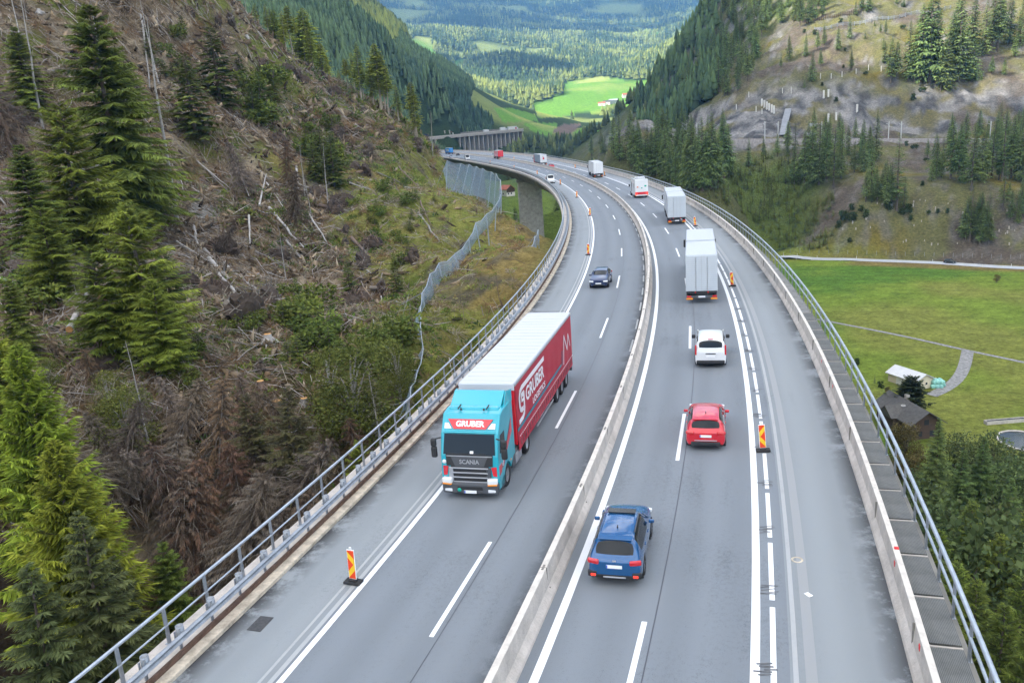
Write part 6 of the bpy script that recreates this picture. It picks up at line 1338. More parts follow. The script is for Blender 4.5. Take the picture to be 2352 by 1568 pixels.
def going(u, v, L, away=True, dh=0.0):
    """the ground place of a vehicle whose near end is seen at (u, v); its heading"""
    x, y = roadpos(u, v, .25); h = heading(y) + dh
    return (x + math.sin(h) * L / 2, y + math.cos(h) * L / 2, 0.0), (-h if away else math.pi - h)
def axle(root, y, W, r=.5, twin=False, w=.3):
    for sd in (-1, 1): wheel(root, sd * (W / 2 - w / 2 - .03), y, r, w, sd, True)
def cargo(root, y0, y1, W, z0, z1, m_side, m_roof, m_rear, ribs=True, stripe=None):
    L = y1 - y0; yc = (y0 + y1) / 2
    bx = MB().rbox((0, yc, (z0 + z1) / 2), (W, L, z1 - z0), .05).build('cargo_box', m_side, root)
    rf = MB().rbox((0, yc, z1 + .012), (W - .06, L - .06, .05), .02); o = rf.build('roof', m_roof, root)
    if ribs:
        mb = MB()
        for k in range(int(L / .62)): mb.box((0, y0 + .35 + k * .62, z1 + .041), (W - .2, .05, .012))
        mb.build('roof_bow', m_roof, root)
    tr = MB()
    for sx in (-1, 1): tr.box((sx * (W / 2 + .004), yc, z1 - .05), (.03, L, .12)); tr.box((sx * (W / 2 + .004), yc, z0 + .06), (.03, L, .12))
    tr.build('side_rail', ALU, root)
    rd = MB(); rd.box((0, y0 - .015, (z0 + z1) / 2), (W - .1, .03, z1 - z0 - .12)); d = rd.build('rear_door', m_rear, root)
    mb = MB()
    for sx in (-.45, .45): mb.tube([(sx, y0 - .05, z0 + .1), (sx, y0 - .05, z1 - .15)], .02, 5)
    mb.box((0, y0 - .033, (z0 + z1) / 2), (.02, .008, z1 - z0 - .14)); mb.build('door_gear', ALU, d)
    return bx
def rear_end(root, y, W, amber=False, white=False):
    MB().box((0, y + .25, .95), (W * .9, .4, .2)).build('chassis_beam', BLK, root)
    b = part('bumper', root, DGR, (0, y + .02, .55), (W * .96, .14, .22), .02)
    for sd in (-1, 1):
        part('tail_light', root, TAIL, (sd * W * .40, y - .06, .60), (.36, .05, .15), .02)
        if amber: part('reflector', root, AMBER, (sd * W * .385, y - .06, .42), (.52, .04, .13), .01)
    pl = part('number_plate', root, PLATE, (0, y - .06, .58), (.55, .03, .13), .004)
def cab_prof(H, deep, wy=None, r=.56):
    p = [(0, .45), (0, 1.25), (-.04, 1.85), (-.30, min(2.75, H - .5)), (-.42, min(2.9, H - .3)), (-.8, H - .06), (-1.3, H), (-deep, H - .02), (-deep, .95)]
    if wy is not None:
        p += [(wy + r * math.cos(a), .52 + r * math.sin(a)) for a in np.linspace(math.pi * .92, math.pi * .08, 9)][::1]
        p.append((wy + r + .05, .45))
    return p
def cab(root, yf, W, H, col, deep=2.25, sleeper=True):
    pts = [(yf + y, z) for y, z in cab_prof(H, deep, -1.35)]
    bm = bmesh.new(); a = [bm.verts.new((-W / 2, y, z)) for y, z in pts]; b = [bm.verts.new((W / 2, y, z)) for y, z in pts]; n = len(pts)
    bm.faces.new(a); bm.faces.new(list(reversed(b)))
    for i in range(n): bm.faces.new((a[i], b[i], b[(i + 1) % n], a[(i + 1) % n]))
    bmesh.ops.recalc_face_normals(bm, faces=bm.faces)
    es = [e for e in bm.edges if abs(e.verts[0].co.x - e.verts[1].co.x) < 1e-5 and min(v.co.z for v in e.verts) > .9]
    bmesh.ops.bevel(bm, geom=es, offset=.11, segments=3, affect='EDGES', profile=.5, clamp_overlap=True)
    mb = MB(); bm.verts.index_update(); mb.add([tuple(v.co) for v in bm.verts], [[v.index for v in f.verts] for f in bm.faces]); bm.free()
    c = mb.build('cab', col, root)
    return c
def slab(name, root, m_, quad, th=.02):
    """a panel with thickness: four corners, pushed out along its normal"""
    q = [Vector(p) for p in quad]; nn = (q[1] - q[0]).cross(q[3] - q[0]).normalized() * th
    mb = MB(); mb.add([tuple(p - nn * .5) for p in q] + [tuple(p + nn * .5) for p in q], [(0, 1, 2, 3), (7, 6, 5, 4), (0, 4, 5, 1), (1, 5, 6, 2), (2, 6, 7, 3), (3, 7, 4, 0)])
    return mb.build(name, m_, root)
def cab_glass(root, yf, W, H, side=True):
    zt = min(2.7, H - .55); w = W / 2 - .14
    slab('windscreen', root, GLASS, [(-w, yf - .02, 1.88), (w, yf - .02, 1.88), (w - .04, yf - .27, zt), (-w + .04, yf - .27, zt)], .06)
    if side:
        for sd in (-1, 1): slab('side_window', root, GLASS, [(sd * (W / 2 + .004), yf - .3, 1.85), (sd * (W / 2 + .004), yf - 1.15, 1.85), (sd * (W / 2 + .004), yf - 1.15, zt - .1), (sd * (W / 2 + .004), yf - .5, zt - .1)], .02)
    for sd in (-1, 1):
        m_ = part('mirror', root, BLK, (sd * (W / 2 + .24), yf - .12, 2.25), (.2, .14, .75), .05); MB().tube([(sd * (W / 2 - .05), yf - .2, 2.6), (sd * (W / 2 + .24), yf - .12, 2.6)], .025, 5).build('mirror_arm', BLK, root)
# ------------------------------------------------------------------ the red and turquoise articulated lorry
TEAL = paint('turquoise paint', (0.0, 0.36, 0.46)); REDP = paint('signal red paint', (0.62, 0.008, 0.02)); CURT = mat('red curtain', (0.42, 0.022, 0.045), 0.55, noise=0.06, nscale=.8, bump=.15, bscale=2)
WROOF = mat('white tarpaulin roof', (0.55, 0.57, 0.60), 0.5, noise=0.04, nscale=.6); WLET = mat('white lettering', (0.80, 0.79, 0.82), 0.5); SILV = mat('silver grille', (0.42, 0.43, 0.46), 0.35, metal=.5); STEAL = mat('teal stripe', (0.02, 0.22, 0.30), 0.5)
WPAINT = paint('white paint', (0.72, 0.73, 0.74)); GREYB = mat('light grey box', (0.50, 0.54, 0.58), 0.5, noise=.06, nscale=.5); GREYD = mat('slate grey curtain', (0.27, 0.33, 0.40), 0.55, noise=.06, nscale=.5)
def lorry():
    hx, hy = -2.12, 31.55; hd = math.radians(15.4)
    R = empty('articulated_lorry', (hx, hy, 0), math.pi - hd, 'articulated lorry with turquoise cab and red lettered curtain trailer with a white roof', 'lorry')
    W = 2.5
    c = cab(R, 0, W, 3.52, TEAL, 2.3)
    # front face, from the bumper up
    part('bumper', R, DGR, (0, .02, .50), (2.46, .34, .5), .09); part('bumper_grille', R, BLK, (0, .185, .52), (1.1, .04, .16), .015)
    for sd in (-1, 1):
        part('headlight', R, LAMP, (sd * .98, .12, .83), (.44, .22, .24), .05, -sd * .18); part('indicator', R, AMBER, (sd * .98, .17, .70), (.40, .16, .06), .02, -sd * .18); part('fog_light', R, LAMP, (sd * .95, .175, .42), (.34, .06, .13), .02, -sd * .1)
        slab('corner_patch', R, REDP, [(sd * 1.0, .012, 1.02), (sd * 1.16, .0, 1.0), (sd * 1.16, -.0, 1.42), (sd * .93, .012, 1.40)], .03)
        slab('corner_patch', R, REDP, [(sd * 1.252, -.08, 1.0), (sd * 1.252, -.42, 1.06), (sd * 1.252, -.52, 1.42), (sd * 1.252, -.08, 1.42)], .012)
    slab('front_panel', R, BLK, [(-1.0, .014, 1.44), (1.0, .014, 1.44), (1.02, -.035, 1.93), (-1.02, -.035, 1.93)], .03)
    slab('badge_panel', R, DGR, [(-.62, .036, 1.42), (.62, .036, 1.42), (.80, -.005, 1.84), (-.80, -.005, 1.84)], .02)
    slab('chrome_strip', R, SILV, [(-.98, -.012, 1.84), (.98, -.012, 1.84), (.98, -.016, 1.88), (-.98, -.016, 1.88)], .03)
    text('lettering', 'SCANIA', .26, SILV, R, (0, .035, 1.62), FRONT, .008, bold=.006, fit=.86)
    part('grille', R, BLK, (0, .02, 1.02), (1.66, .06, .84), .03)
    for k in range(4): part('grille_bar', R, SILV, (0, .065, 1.36 - k * .205), (1.62 - .04 * k, .07, .055), .02)
    for sd in (-1, 1): part('grille_side', R, SILV if sd > 0 else DGR, (sd * .82, .045, 1.08), (.2, .06, .62), .03)
    slab('windscreen', R, GLASS, [(-1.12, -.035, 1.93), (1.12, -.035, 1.93), (1.08, -.29, 2.74), (-1.08, -.29, 2.74)], .05)
    part('sun_visor', R, TEAL, (0, -.33, 2.80), (2.3, .12, .07), .03, 0, -.2)
    part('dash_card', R, PLATE, (-.12, -.03, 2.02), (.15, .03, .13), .01, 0, .3); part('wiper', R, BLK, (-.3, -.01, 1.97), (.9, .03, .03), .01); part('wiper', R, BLK, (.5, -.01, 1.97), (.9, .03, .03), .01)
    nb = Vector((0, .827, .561)); up = Vector((0, -.561, .827)); bc = Vector((0, -.535, 3.07)) + nb * .03
    def onb(x_, t): return tuple(bc + Vector((x_, 0, 0)) + up * t)
    slab('name_board', R, REDP, [onb(-.70, -.21), onb(.70, -.21), onb(.98, .21), onb(-.98, .21)], .04)
    text('lettering', 'GRUBER', .33, WLET, R, bc + nb * .026, ((-1, 0, 0), tuple(up), tuple(nb)), .006, bold=.014, fit=1.25)
    for sd in (-1, 1): slab('roof_light', R, LAMP, [onb(sd * .78, -.2), onb(sd * 1.1, -.2), onb(sd * 1.1, .04), onb(sd * .94, .04)], .05)
    # roof dome, air deflector, horns
    part('roof_dome', R, TEAL, (0, -1.7, 3.5), (2.2, 1.1, .16), .07)
    dq = MB(); dq.prism([(-1.35, 3.5), (-1.5, 3.62), (-2.15, 4.0), (-2.28, 4.0), (-2.28, 3.45)], -1.1, 1.1, 'x'); dq.build('air_deflector', TEAL, R)
    for sd in (-1, 1): slab('deflector_wing', R, TEAL, [(sd * 1.18, -1.5, 3.40), (sd * 1.22, -2.75, 3.40), (sd * 1.22, -2.75, 3.9), (sd * 1.12, -2.2, 3.98)], .05)
    for sd in (-1, 1): MB().tube([(sd * .62, -.95, 3.60), (sd * .62, -1.35, 3.64)], .03, 6).build('horn', BLK, R); part('roof_lamp', R, BLK, (sd * .5, -.98, 3.57), (.08, .08, .09), .02)
    for sd in (-1, 1):
        slab('side_window', R, GLASS, [(sd * 1.258, -.34, 1.90), (sd * 1.258, -1.12, 1.80), (sd * 1.258, -1.12, 2.62), (sd * 1.258, -.52, 2.62)], .02)
        slab('side_fairing', R, TEAL, [(sd * 1.22, -2.2, .95), (sd * 1.2, -2.75, .95), (sd * 1.2, -2.75, 3.5), (sd * 1.22, -2.2, 3.5)], .05)
        slab('side_stripe', R, REDP, [(sd * 1.262, -.42, 1.2), (sd * 1.262, -.78, 1.2), (sd * 1.262, -2.28, 2.75), (sd * 1.262, -2.28, 2.15)], .012)
        part('mirror', R, BLK, (sd * 1.52, -.06, 2.42), (.24, .2, .34), .07); part('mirror', R, BLK, (sd * 1.52, -.06, 2.0), (.26, .2, .5), .08)
        MB().tube([(sd * 1.2, -.12, 2.62), (sd * 1.52, -.06, 2.55)], .03, 6).build('mirror_arm', BLK, R)
        part('door_step', R, DGR, (sd * 1.16, -.55, .55), (.18, .6, .5), .04); part('side_skirt', R, DGR, (sd * 1.16, -3.0, .72), (.12, 1.5, .62), .03)
        part('marker_light', R, AMBER, (sd * 1.262, -1.9, .98), (.02, .1, .06), .005)
    text('lettering', 'GRUBER', .2, WLET, R, (-1.272, -.80, 1.52), ((0, -.66, .75), (0, .75, .66), (-1, 0, 0)), .003, fit=.7)
    pl = part('number_plate', R, PLATE, (0, .2, .36), (.54, .025, .13), .006); MB().box((.235, .014, 0), (.05, .006, .125)).build('plate_band', EUB, pl)
    MB().lathe([(0, .012), (.085, .012), (.085, -.01)], 18, 'y', (.47, .20, .44)).build('round_sticker', mat('green sticker', (0.0, 0.42, 0.30), .5), R); MB().lathe([(0, .012), (.09, .012), (.09, -.01)], 18, 'y', (1.1, -.005, 1.6)).build('round_sticker', PLATE, R)
    axle(R, -1.35, W, .5); axle(R, -5.0, W, .5, w=.5)
    for sd in (-1, 1): part('mudguard', R, BLK, (sd * 1.0, -5.0, 1.08), (.5, 1.4, .08), .03)
    MB().box((0, -3.6, .85), (.9, 5.2, .3)).build('chassis_beam', BLK, R)
    for sd in (-1, 1): MB().rbox((sd * 1.0, -3.3, .62), (.5, 1.1, .55), .08).build('fuel_tank', SILV, R)
    # trailer
    y1, y0 = -3.15, -16.75; z0, z1 = 1.12, 3.98; TW = 2.55
    MB().rbox((0, (y0 + y1) / 2, (z0 + z1) / 2), (TW - .03, y1 - y0, z1 - z0), .04).build('trailer_body', REDP, R)
    MB().rbox((0, (y0 + y1) / 2, z1 + .01), (TW - .02, y1 - y0 + .02, .06), .025).build('trailer_roof', WROOF, R)
    mb = MB()
    for k in range(21): mb.box((0, y0 + .35 + k * .645, z1 + .043), (TW - .25, .035, .01))
    mb.build('roof_bow', mat('roof bow grey', (0.43, 0.45, 0.49), .5), R)
    part('front_rail', R, mat('pale grey header', (0.58, 0.61, 0.66), .5), (0, y1 + .012, z1 - .14), (TW, .06, .28), .01)
    for sd in (-1, 1):
        V = []; F = []; ny, nz = 120, 7
        for i in range(ny + 1):
            for j in range(nz + 1):
                yy = y0 + .06 + (y1 - y0 - .12) * i / ny; zz = z0 - .32 + (z1 - z0 + .24) * j / nz; b_ = .010 * math.sin(yy * 4.9) * (1 - j / nz) + .006 * math.sin(yy * 1.7 + j)
                V.append((sd * (TW / 2 + .012 + b_), yy, zz))
        for i in range(ny):
            for j in range(nz): a_ = i * (nz + 1) + j; F.append((a_, a_ + nz + 1, a_ + nz + 2, a_ + 1))
        link('curtain', np_mesh('curtain', V, np.array(F), CURT, True), R)
        MB().box((sd * (TW / 2 + .02), (y0 + y1) / 2, z1 - .05), (.05, y1 - y0, .11)).build('side_rail', SILV, R)
        xx = sd * (TW / 2 + .034)
        MB().box((xx, -8.25, 1.80), (.008, 10.1, .14)).build('curtain_stripe', STEAL, R)
        mb = MB()
        for k in range(58): mb.box((xx, y0 + .2 + k * .228, 1.42), (.012, .12, .035))
        mb.build('strap_row', WLET, R)
        mb = MB()
        for k in range(29): mb.box((xx, y0 + .3 + k * .456, 1.12), (.02, .05, .3))
        mb.build('buckle_row', mat('buckle', (.16, .10, .11), .5) if 'buckle' not in bpy.data.materials else bpy.data.materials['buckle'], R)
    xl = -(TW / 2 + .040)
    def yq(q): return y1 - q          # metres back from the trailer's front
    def stroke(pts, w, name='emblem'):
        mb = MB()
        for (a0, b0), (a1, b1) in zip(pts[:-1], pts[1:]):
            d = Vector((a1 - a0, b1 - b0)).normalized(); nx, nz = -d.y * w / 2, d.x * w / 2; e = d * w * .25
            P_ = [(a0 - e.x + nx, b0 - e.y + nz), (a1 + e.x + nx, b1 + e.y + nz), (a1 + e.x - nx, b1 + e.y - nz), (a0 - e.x - nx, b0 - e.y - nz)]
            mb.prism([(yq(p), z) for p, z in P_], xl - .004, xl + .004, 'x')
        return mb.build(name, WLET, R)
    stroke([(5.8, 3.46), (1.15, 3.46), (.78, 3.36), (.62, 3.1), (.62, 2.75), (.72, 2.55), (.95, 2.46), (1.2, 2.46)], .23)
    stroke([(1.0, 3.12), (1.44, 3.12), (1.44, 2.42), (1.34, 2.2), (1.1, 2.08), (.42, 2.06)], .22); stroke([(1.02, 3.1), (1.02, 2.85), (1.3, 2.85)], .12)
    text('lettering', 'GRUBER', .92, WLET, R, (xl, yq(3.72), 2.83), SIDE_L, .004, bold=.022, fit=3.9)
    text('lettering', 'LOGISTICS', .42, WLET, R, (xl, yq(4.45), 2.12), SIDE_L, .004, bold=.006, fit=2.75)
    stroke([(10.78, 1.65), (11.2, 3.2), (11.95, 2.2), (12.4, 3.0), (12.85, 2.2)], .10); stroke([(10.35, 1.75), (10.5, 2.5)], .10).data.materials[0] = STEAL
    for k in range(3): axle(R, -12.2 - k * 1.31, TW, .5, w=.38)
    for sd in (-1, 1): part('side_guard', R, SILV, (sd * 1.2, -9.2, .72), (.05, 4.0, .12), .02); part('side_guard', R, SILV, (sd * 1.2, -9.2, .48), (.05, 4.0, .12), .02)
    MB().box((0, -10, 1.0), (1.1, 13, .22)).build('trailer_frame', BLK, R); rear_end(R, y0, TW)
    return R
lorry()
# ------------------------------------------------------------------ lorries going uphill and away
def drawbar(u, v, label, dh, box, roof, gap=1.35, detail=True):
    L = 18.0; p, rz = going(u, v, L, True, dh); R = empty('drawbar_lorry', p, rz, label, 'lorry'); W = 2.5; r = -L / 2
    cargo(R, r, r + 7.3, W, 1.0, 3.95, box, roof, box); cargo(R, r + 8.2, r + 15.4, W, 1.05, 3.95, box, roof, box)
    rear_end(R, r, W, True); part('underrun_band', R, BLK, (0, r + .02, .93), (W * .95, .1, .2), .02)
    for sd in (-.5, .5): part('door_light', R, TAIL, (sd, r - .05, .95), (.09, .05, .14), .01)
    mb = MB()
    for k in range(17): mb.box((0, r - .034, 1.2 + k * .16), (W - .16, .006, .018))
    mb.build('door_slats', mat('slat grey', (.40, .43, .47), .5) if 'slat grey' not in bpy.data.materials else bpy.data.materials['slat grey'], R)
    for y in (r + 2.2, r + 3.5, r + 10.2, r + 11.5, r + 16.3): axle(R, y, W, .48)
    MB().box((0, r + 8, .85), (.9, 16, .22)).build('chassis_beam', BLK, R); MB().box((0, r + 7.7, 2.4), (W * .8, .7, 2.4)).build('bellows', BLK, R)
    cab(R, L / 2, W, 3.7, WPAINT, 2.1); cab_glass(R, L / 2, W, 3.7)
    for sd in (-1, 1): part('side_skirt', R, DGR, (sd * 1.15, r + 6.2, .75), (.06, 3.0, .45), .02); part('side_skirt', R, DGR, (sd * 1.15, r + 13.4, .75), (.06, 2.4, .45), .02)
    return R
drawbar(1612, 690, 'pale grey two box lorry right ahead of the white family van, amber reflectors below', 0.02, GREYB, mat('pale roof', (.52, .55, .60), .5, noise=.05))
drawbar(1555, 512, 'pale grey two box lorry between the white motor caravan and the nearest grey lorry', 0.06, GREYB, bpy.data.materials['pale roof'])
def semi(u, v, label, cabc, side, roof, rear, L=16.2, dh=0.0, name='semi_trailer_lorry', amber=True, pos=None):
    if pos: p, rz = pos
    else: p, rz = going(u, v, L, True, dh)
    R = empty(name, p, rz, label, 'lorry'); W = 2.55; r = -L / 2
    cargo(R, r, L / 2 - 2.7, W, 1.1, 4.0, side, roof, rear); rear_end(R, r, W, amber)
    for y in (r + 2.0, r + 3.3, r + 4.6, L / 2 - 4.4, L / 2 - 1.35): axle(R, y, W, .5)
    MB().box((0, 0, .9), (1, L - 1, .22)).build('chassis_beam', BLK, R); cab(R, L / 2, 2.5, 3.6, cabc, 2.2); cab_glass(R, L / 2, 2.5, 3.6)
    return R
semi(1375, 406, 'white box lorry with a two leaf rear door beyond the white motor caravan', WPAINT, mat('off white box', (.66, .68, .70), .5, noise=.05, nscale=.5), WROOF, WPAINT, dh=.06)
g2 = semi(1249, 378.8, 'grey curtain lorry with a red cab and a white rear bearing a red emblem', REDP, GREYD, WROOF, WPAINT, dh=.0)
EMB = MB(); EMB.prism([(-.35, 2.3), (0, 2.15), (.35, 2.4), (.2, 2.9), (.0, 3.0), (-.05, 3.6), (-.25, 3.2), (-.2, 2.8)], -8.16, -8.14, 'y'); EMB.build('emblem', REDP, g2)
semi(1150.6, 364, 'all red box lorry with a white cab far along the bend', WPAINT, REDP, WROOF, paint('bright red door', (.75, .01, .03)), L=15.5)
b2 = semi(1037, 353.4, 'blue lorry with yellow and white marks at the far end of the visible road', paint('blue cab', (.02, .12, .4)), mat('blue curtain', (.02, .20, .52), .5), WROOF, mat('blue door', (.03, .25, .6), .5), L=16)
for (x_, y_, s_) in [(-1.0, -1.0, 1.3), (-1.0, 1.2, .9)]: MB().prism([(y_ - s_, 2.2), (y_ + s_, 2.1), (y_ + s_ * .8, 2.9), (y_ - s_ * .7, 3.1)], -1.31, -1.30, 'x').build('emblem', mat('yellow mark', (.75, .6, .05), .5) if s_ > 1 else bpy.data.materials['yellow mark'], b2)
MB().prism([(-6.6, 1.9), (-3.8, 1.9), (-4.6, 3.2), (-5.4, 3.0)], -1.31, -1.30, 'x').build('emblem', WLET, b2)
semi(975, 344.5, 'white lorry half hidden behind the shoulder of the clear-cut', WPAINT, WPAINT, WROOF, WPAINT)
# the white motor caravan with the red skirt
def motorhome(u, v):
    L = 8.6; p, rz = going(u, v, L, True, 0.0); R = empty('motor_caravan', p, rz, 'tall white motor caravan with a red skirt, coloured marks on its back and roof boxes', 'motor caravan'); W = 2.5; r = -L / 2
    MB().rbox((0, r + 3.1, 2.05), (W, 6.2, 3.0), .1).build('cabin', WPAINT, R); MB().rbox((.1, r + 3.3, 3.62), (1.6, 3.4, .18), .05).build('roof_rack', WROOF, R); part('roof_box', R, WROOF, (.1, r + 1.8, 3.72), (1.5, 1.6, .35), .1); part('awning', R, WROOF, (-1.2, r + 3.0, 3.55), (.2, 4.0, .2), .06)
    part('rear_skirt', R, REDP, (0, r - .03, .92), (W * .98, .1, .5), .05); part('bumper', R, mat('pale bumper', (.6, .6, .6), .5), (0, r - .05, .55), (W * .9, .16, .25), .05)
    for sd in (-1, 1): part('tail_light', R, REDL, (sd * 1.02, r - .08, .85), (.34, .08, .42), .04); part('reflector', R, AMBER, (sd * 1.02, r - .09, .55), (.4, .06, .2), .03)
    for x_, z_, c_, s_ in ((-.72, 2.1, mat('orange mark', (.8, .2, .05), .5), .22), (0.05, 1.9, mat('green mark', (.0, .35, .25), .5), .2), (.75, 2.25, bpy.data.materials['green mark'], .3)): part('emblem', R, c_, (x_, r - .012, z_), (s_ * 1.3, .03, s_), .01)
    for y0_, w_ in ((r + 1.2, .9), (r + 4.2, .8)): slab('side_window', R, GLASS, [(-W / 2 - .006, y0_, 1.9), (-W / 2 - .006, y0_ + w_, 1.9), (-W / 2 - .006, y0_ + w_, 2.7), (-W / 2 - .006, y0_, 2.7)], .02)
    slab('entry_door', R, BLK, [(-W / 2 - .006, r + 5.2, 1.0), (-W / 2 - .006, r + 5.7, 1.0), (-W / 2 - .006, r + 5.7, 2.9), (-W / 2 - .006, r + 5.2, 2.9)], .02)
    MB().rbox((0, L / 2 - 1.25, 1.5), (2.2, 2.4, 1.9), .25).build('cab', WPAINT, R); slab('windscreen', R, GLASS, [(-.95, L / 2 - .02, 1.5), (.95, L / 2 - .02, 1.5), (.9, L / 2 - .12, 2.25), (-.9, L / 2 - .12, 2.25)], .1)
    for sd in (-1, 1): part('mirror', R, BLK, (sd * 1.35, L / 2 - .6, 1.9), (.3, .15, .5), .06)
    MB().box((0, r + 4, .7), (2.0, 7.6, .4)).build('chassis_beam', BLK, R)
    for y in (r + 1.6, L / 2 - 1.3): axle(R, y, W, .42)
motorhome(1474, 452)
# ------------------------------------------------------------------ cars
def near_end(u0, v0, u1, v1, L, dh, back=True):
    a = flat(u0, v0, .25); b = flat(u1, v1, .25); c = (a + b) / 2; h = math.atan2(-(b - a)[1], (b - a)[0]) if dh is None else heading(c[1]) + dh
    return (c[0] + math.sin(h) * L / 2, c[1] + math.cos(h) * L / 2, 0), (-h if back else math.pi - h)
BLUE = paint('metallic blue paint', (0.004, 0.078, 0.225), rough=.22, metal=.15); REDC = paint('red car paint', (0.55, 0.004, 0.018), rough=.3); NAVY = paint('dark navy paint', (0.006, 0.022, 0.085), rough=.3, metal=.3); BLKP = paint('black car paint', (0.008, 0.012, 0.014))
p, rz = near_end(1352, 1330, 1472, 1334, 4.46, -0.035)
s = hatch('estate_car', 'metallic blue crossover car with roof rails passing the median barrier', 4.46, 1.8, 1.6, BLUE, p, rz, black=2, roof_rails=True); 
part('sunroof', s, GLASS, (0, .12, 1.592), (.98, .34, .03), .012)
for sd in (-1, 1): part('lamp_lens', s, LAMP, (sd * .60, -2.185, .865), (.20, .08, .07), .02, sd * .15); part('reflector', s, REDL, (sd * .70, -2.20, .42), (.2, .07, .12), .03); part('bumper_corner', s, BLK, (sd * .72, -2.16, .45), (.34, .14, .24), .05)
part('skid_plate', s, SILV, (0, -2.22, .36), (.75, .06, .06), .02); part('car_badge', s, SILV, (0, -2.205, .93), (.12, .02, .06), .01)
p, rz = near_end(1575, 1022, 1667, 1024, 4.34, -0.02)
s = hatch('hatchback', 'bright red hatchback driving behind the white family van', 4.34, 1.8, 1.44, REDC, p, rz, black=True, belt=.93)
part('diffuser', s, BLK, (0, -2.17, .34), (1.3, .1, .2), .04); part('light_strip', s, SILV, (0, -2.185, .50), (1.0, .04, .04), .01)
for sd in (-1, 1): part('exhaust', s, BLK, (sd * .55, -2.2, .28), (.14, .1, .08), .03)
def van_st(L, W, H):
    w = W / 2; h = L / 2; t = w * .84
    return [(h, [(w*.62,.3),(w*.68,.45),(w*.72,.66),(w*.68,.86),(w*.5,.92),(0,.94)]), (h-.14, [(w*.82,.26),(w*.88,.42),(w*.9,.68),(w*.86,.96),(w*.62,1.03),(0,1.06)]), (h-.5, [(w*.92,.24),(w*.98,.4),(w*1.0,.7),(w*.94,1.04),(w*.7,1.11),(0,1.14)]), (h-.95, [(w*.94,.22),(w*.99,.38),(w*1.0,.7),(w*.97,1.08),(w*.78,1.2),(0,1.23)]),
            (h-1.75, [(w*.94,.22),(w*.99,.38),(w*1.0,.7),(w*.98,1.1),(t,H*.93),(0,H*.96)]), (h-1.9, [(w*.94,.22),(w*.99,.38),(w*1.0,.7),(w*.98,1.1),(t,H*.95),(0,H*.985)]), (h-2.7, [(w*.94,.22),(w*.99,.38),(w*1.0,.7),(w*.98,1.1),(t,H*.965),(0,H)]), (-h+.7, [(w*.94,.22),(w*.99,.38),(w*1.0,.7),(w*.98,1.1),(t,H*.96),(0,H)]), (-h+.3, [(w*.94,.22),(w*.99,.38),(w*1.0,.7),(w*.98,1.1),(t*.98,H*.945),(0,H*.985)]), (-h+.2, [(w*.94,.22),(w*.99,.38),(w*1.0,.7),(w*.97,1.1),(t*.96,H*.91),(0,H*.95)]),
            (-h+.06, [(w*.9,.24),(w*.97,.4),(w*.98,.7),(w*.95,1.08),(w*.84,1.22),(0,1.22)]), (-h+.03, [(w*.88,.26),(w*.95,.42),(w*.96,.7),(w*.93,1.0),(w*.83,1.08),(0,1.08)]), (-h, [(w*.84,.3),(w*.9,.44),(w*.92,.66),(w*.88,.9),(w*.78,.96),(0,.96)])]
def van(name, label, L, W, H, col, p, rz, detail=True, glass=CARGLASS):
    r = car(name, label, van_st(L, W, H), glass, col, W, (L / 2 - .85, -L / 2 + .9), .33, p, rz, {('R', 0): 'bumper', ('F', 0): 'bumper'}, None, 'van')
    for sd in (-1, 1):
        part('tail_light', r, TAIL, (sd * (W / 2 - .055), -L / 2 + .06, 1.12), (.10, .12, .62), .03); part('headlight', r, LAMP, (sd * W * .37, L / 2 - .10, .82), (.36, .2, .26), .06, -sd * .3); part('mirror', r, BLK, (sd * (W / 2 + .13), L / 2 - 1.35, 1.18), (.24, .14, .24), .05)
        MB().tube([(sd * W * .45, L / 2 - 1.0, 1.12), (sd * W * .42, L / 2 - 1.76, H * .93)], .04, 6).build('window_pillar', col, r); part('bumper_light', r, TAIL, (sd * .68, -L / 2 - .01, .42), (.2, .04, .08), .02)
    part('number_plate', r, PLATE, (0, -L / 2 - .015, .74), (.52, .02, .115), .004); part('door_handle', r, BLK, (0, -L / 2 - .01, .9), (.6, .05, .06), .02); part('brake_light', r, TAIL, (0, -L / 2 + .2, H * .965), (.32, .06, .04), .01); part('bumper_bar', r, BLK, (0, -L / 2 + .0, .38), (W * .9, .12, .22), .05)
    return r
p, rz = near_end(1596, 836, 1669, 836, 4.4, 0.0)
van('family_van', 'white family van between the red hatchback and the nearest grey lorry', 4.4, 1.84, 1.82, WPAINT, p, rz)
x_, y_ = roadpos(1377, 656, .3); h = heading(y_); hatch('hatchback', 'dark navy hatchback coming downhill behind the big red lorry', 4.2, 1.76, 1.46, NAVY, (x_ + math.sin(h) * 2.1, y_ + math.cos(h) * 2.1, 0), math.pi - h - .05)
x_, y_ = roadpos(1266.6, 419, .3); h = heading(y_); van('panel_van', 'white van coming round the bend beside the marker boards', 5.2, 1.95, 2.2, WPAINT, (x_ + math.sin(h) * 2.6, y_ + math.cos(h) * 2.6, 0), math.pi - h, glass={(3, 4): 'windscreen', (4, 3): 'side_window', (5, 3): 'side_window'})
x_, y_ = roadpos(1075, 367, .3); h = heading(y_); van('panel_van', 'white high roofed van far along the bend ahead of the silver car', 6.4, 2.2, 3.0, WPAINT, (x_ + math.sin(h) * 3, y_ + math.cos(h) * 3, 0), math.pi - h, glass={(3, 4): 'windscreen', (4, 3): 'side_window', (5, 3): 'side_window'})
x_, y_ = roadpos(1038, 362, .3); h = heading(y_); hatch('hatchback', 'silver car far along the bend, first of the downhill cars to appear', 4.4, 1.8, 1.5, paint('silver paint', (.3, .33, .38), metal=.4), (x_ + math.sin(h) * 2.2, y_ + math.cos(h) * 2.2, 0), math.pi - h, detail=False)
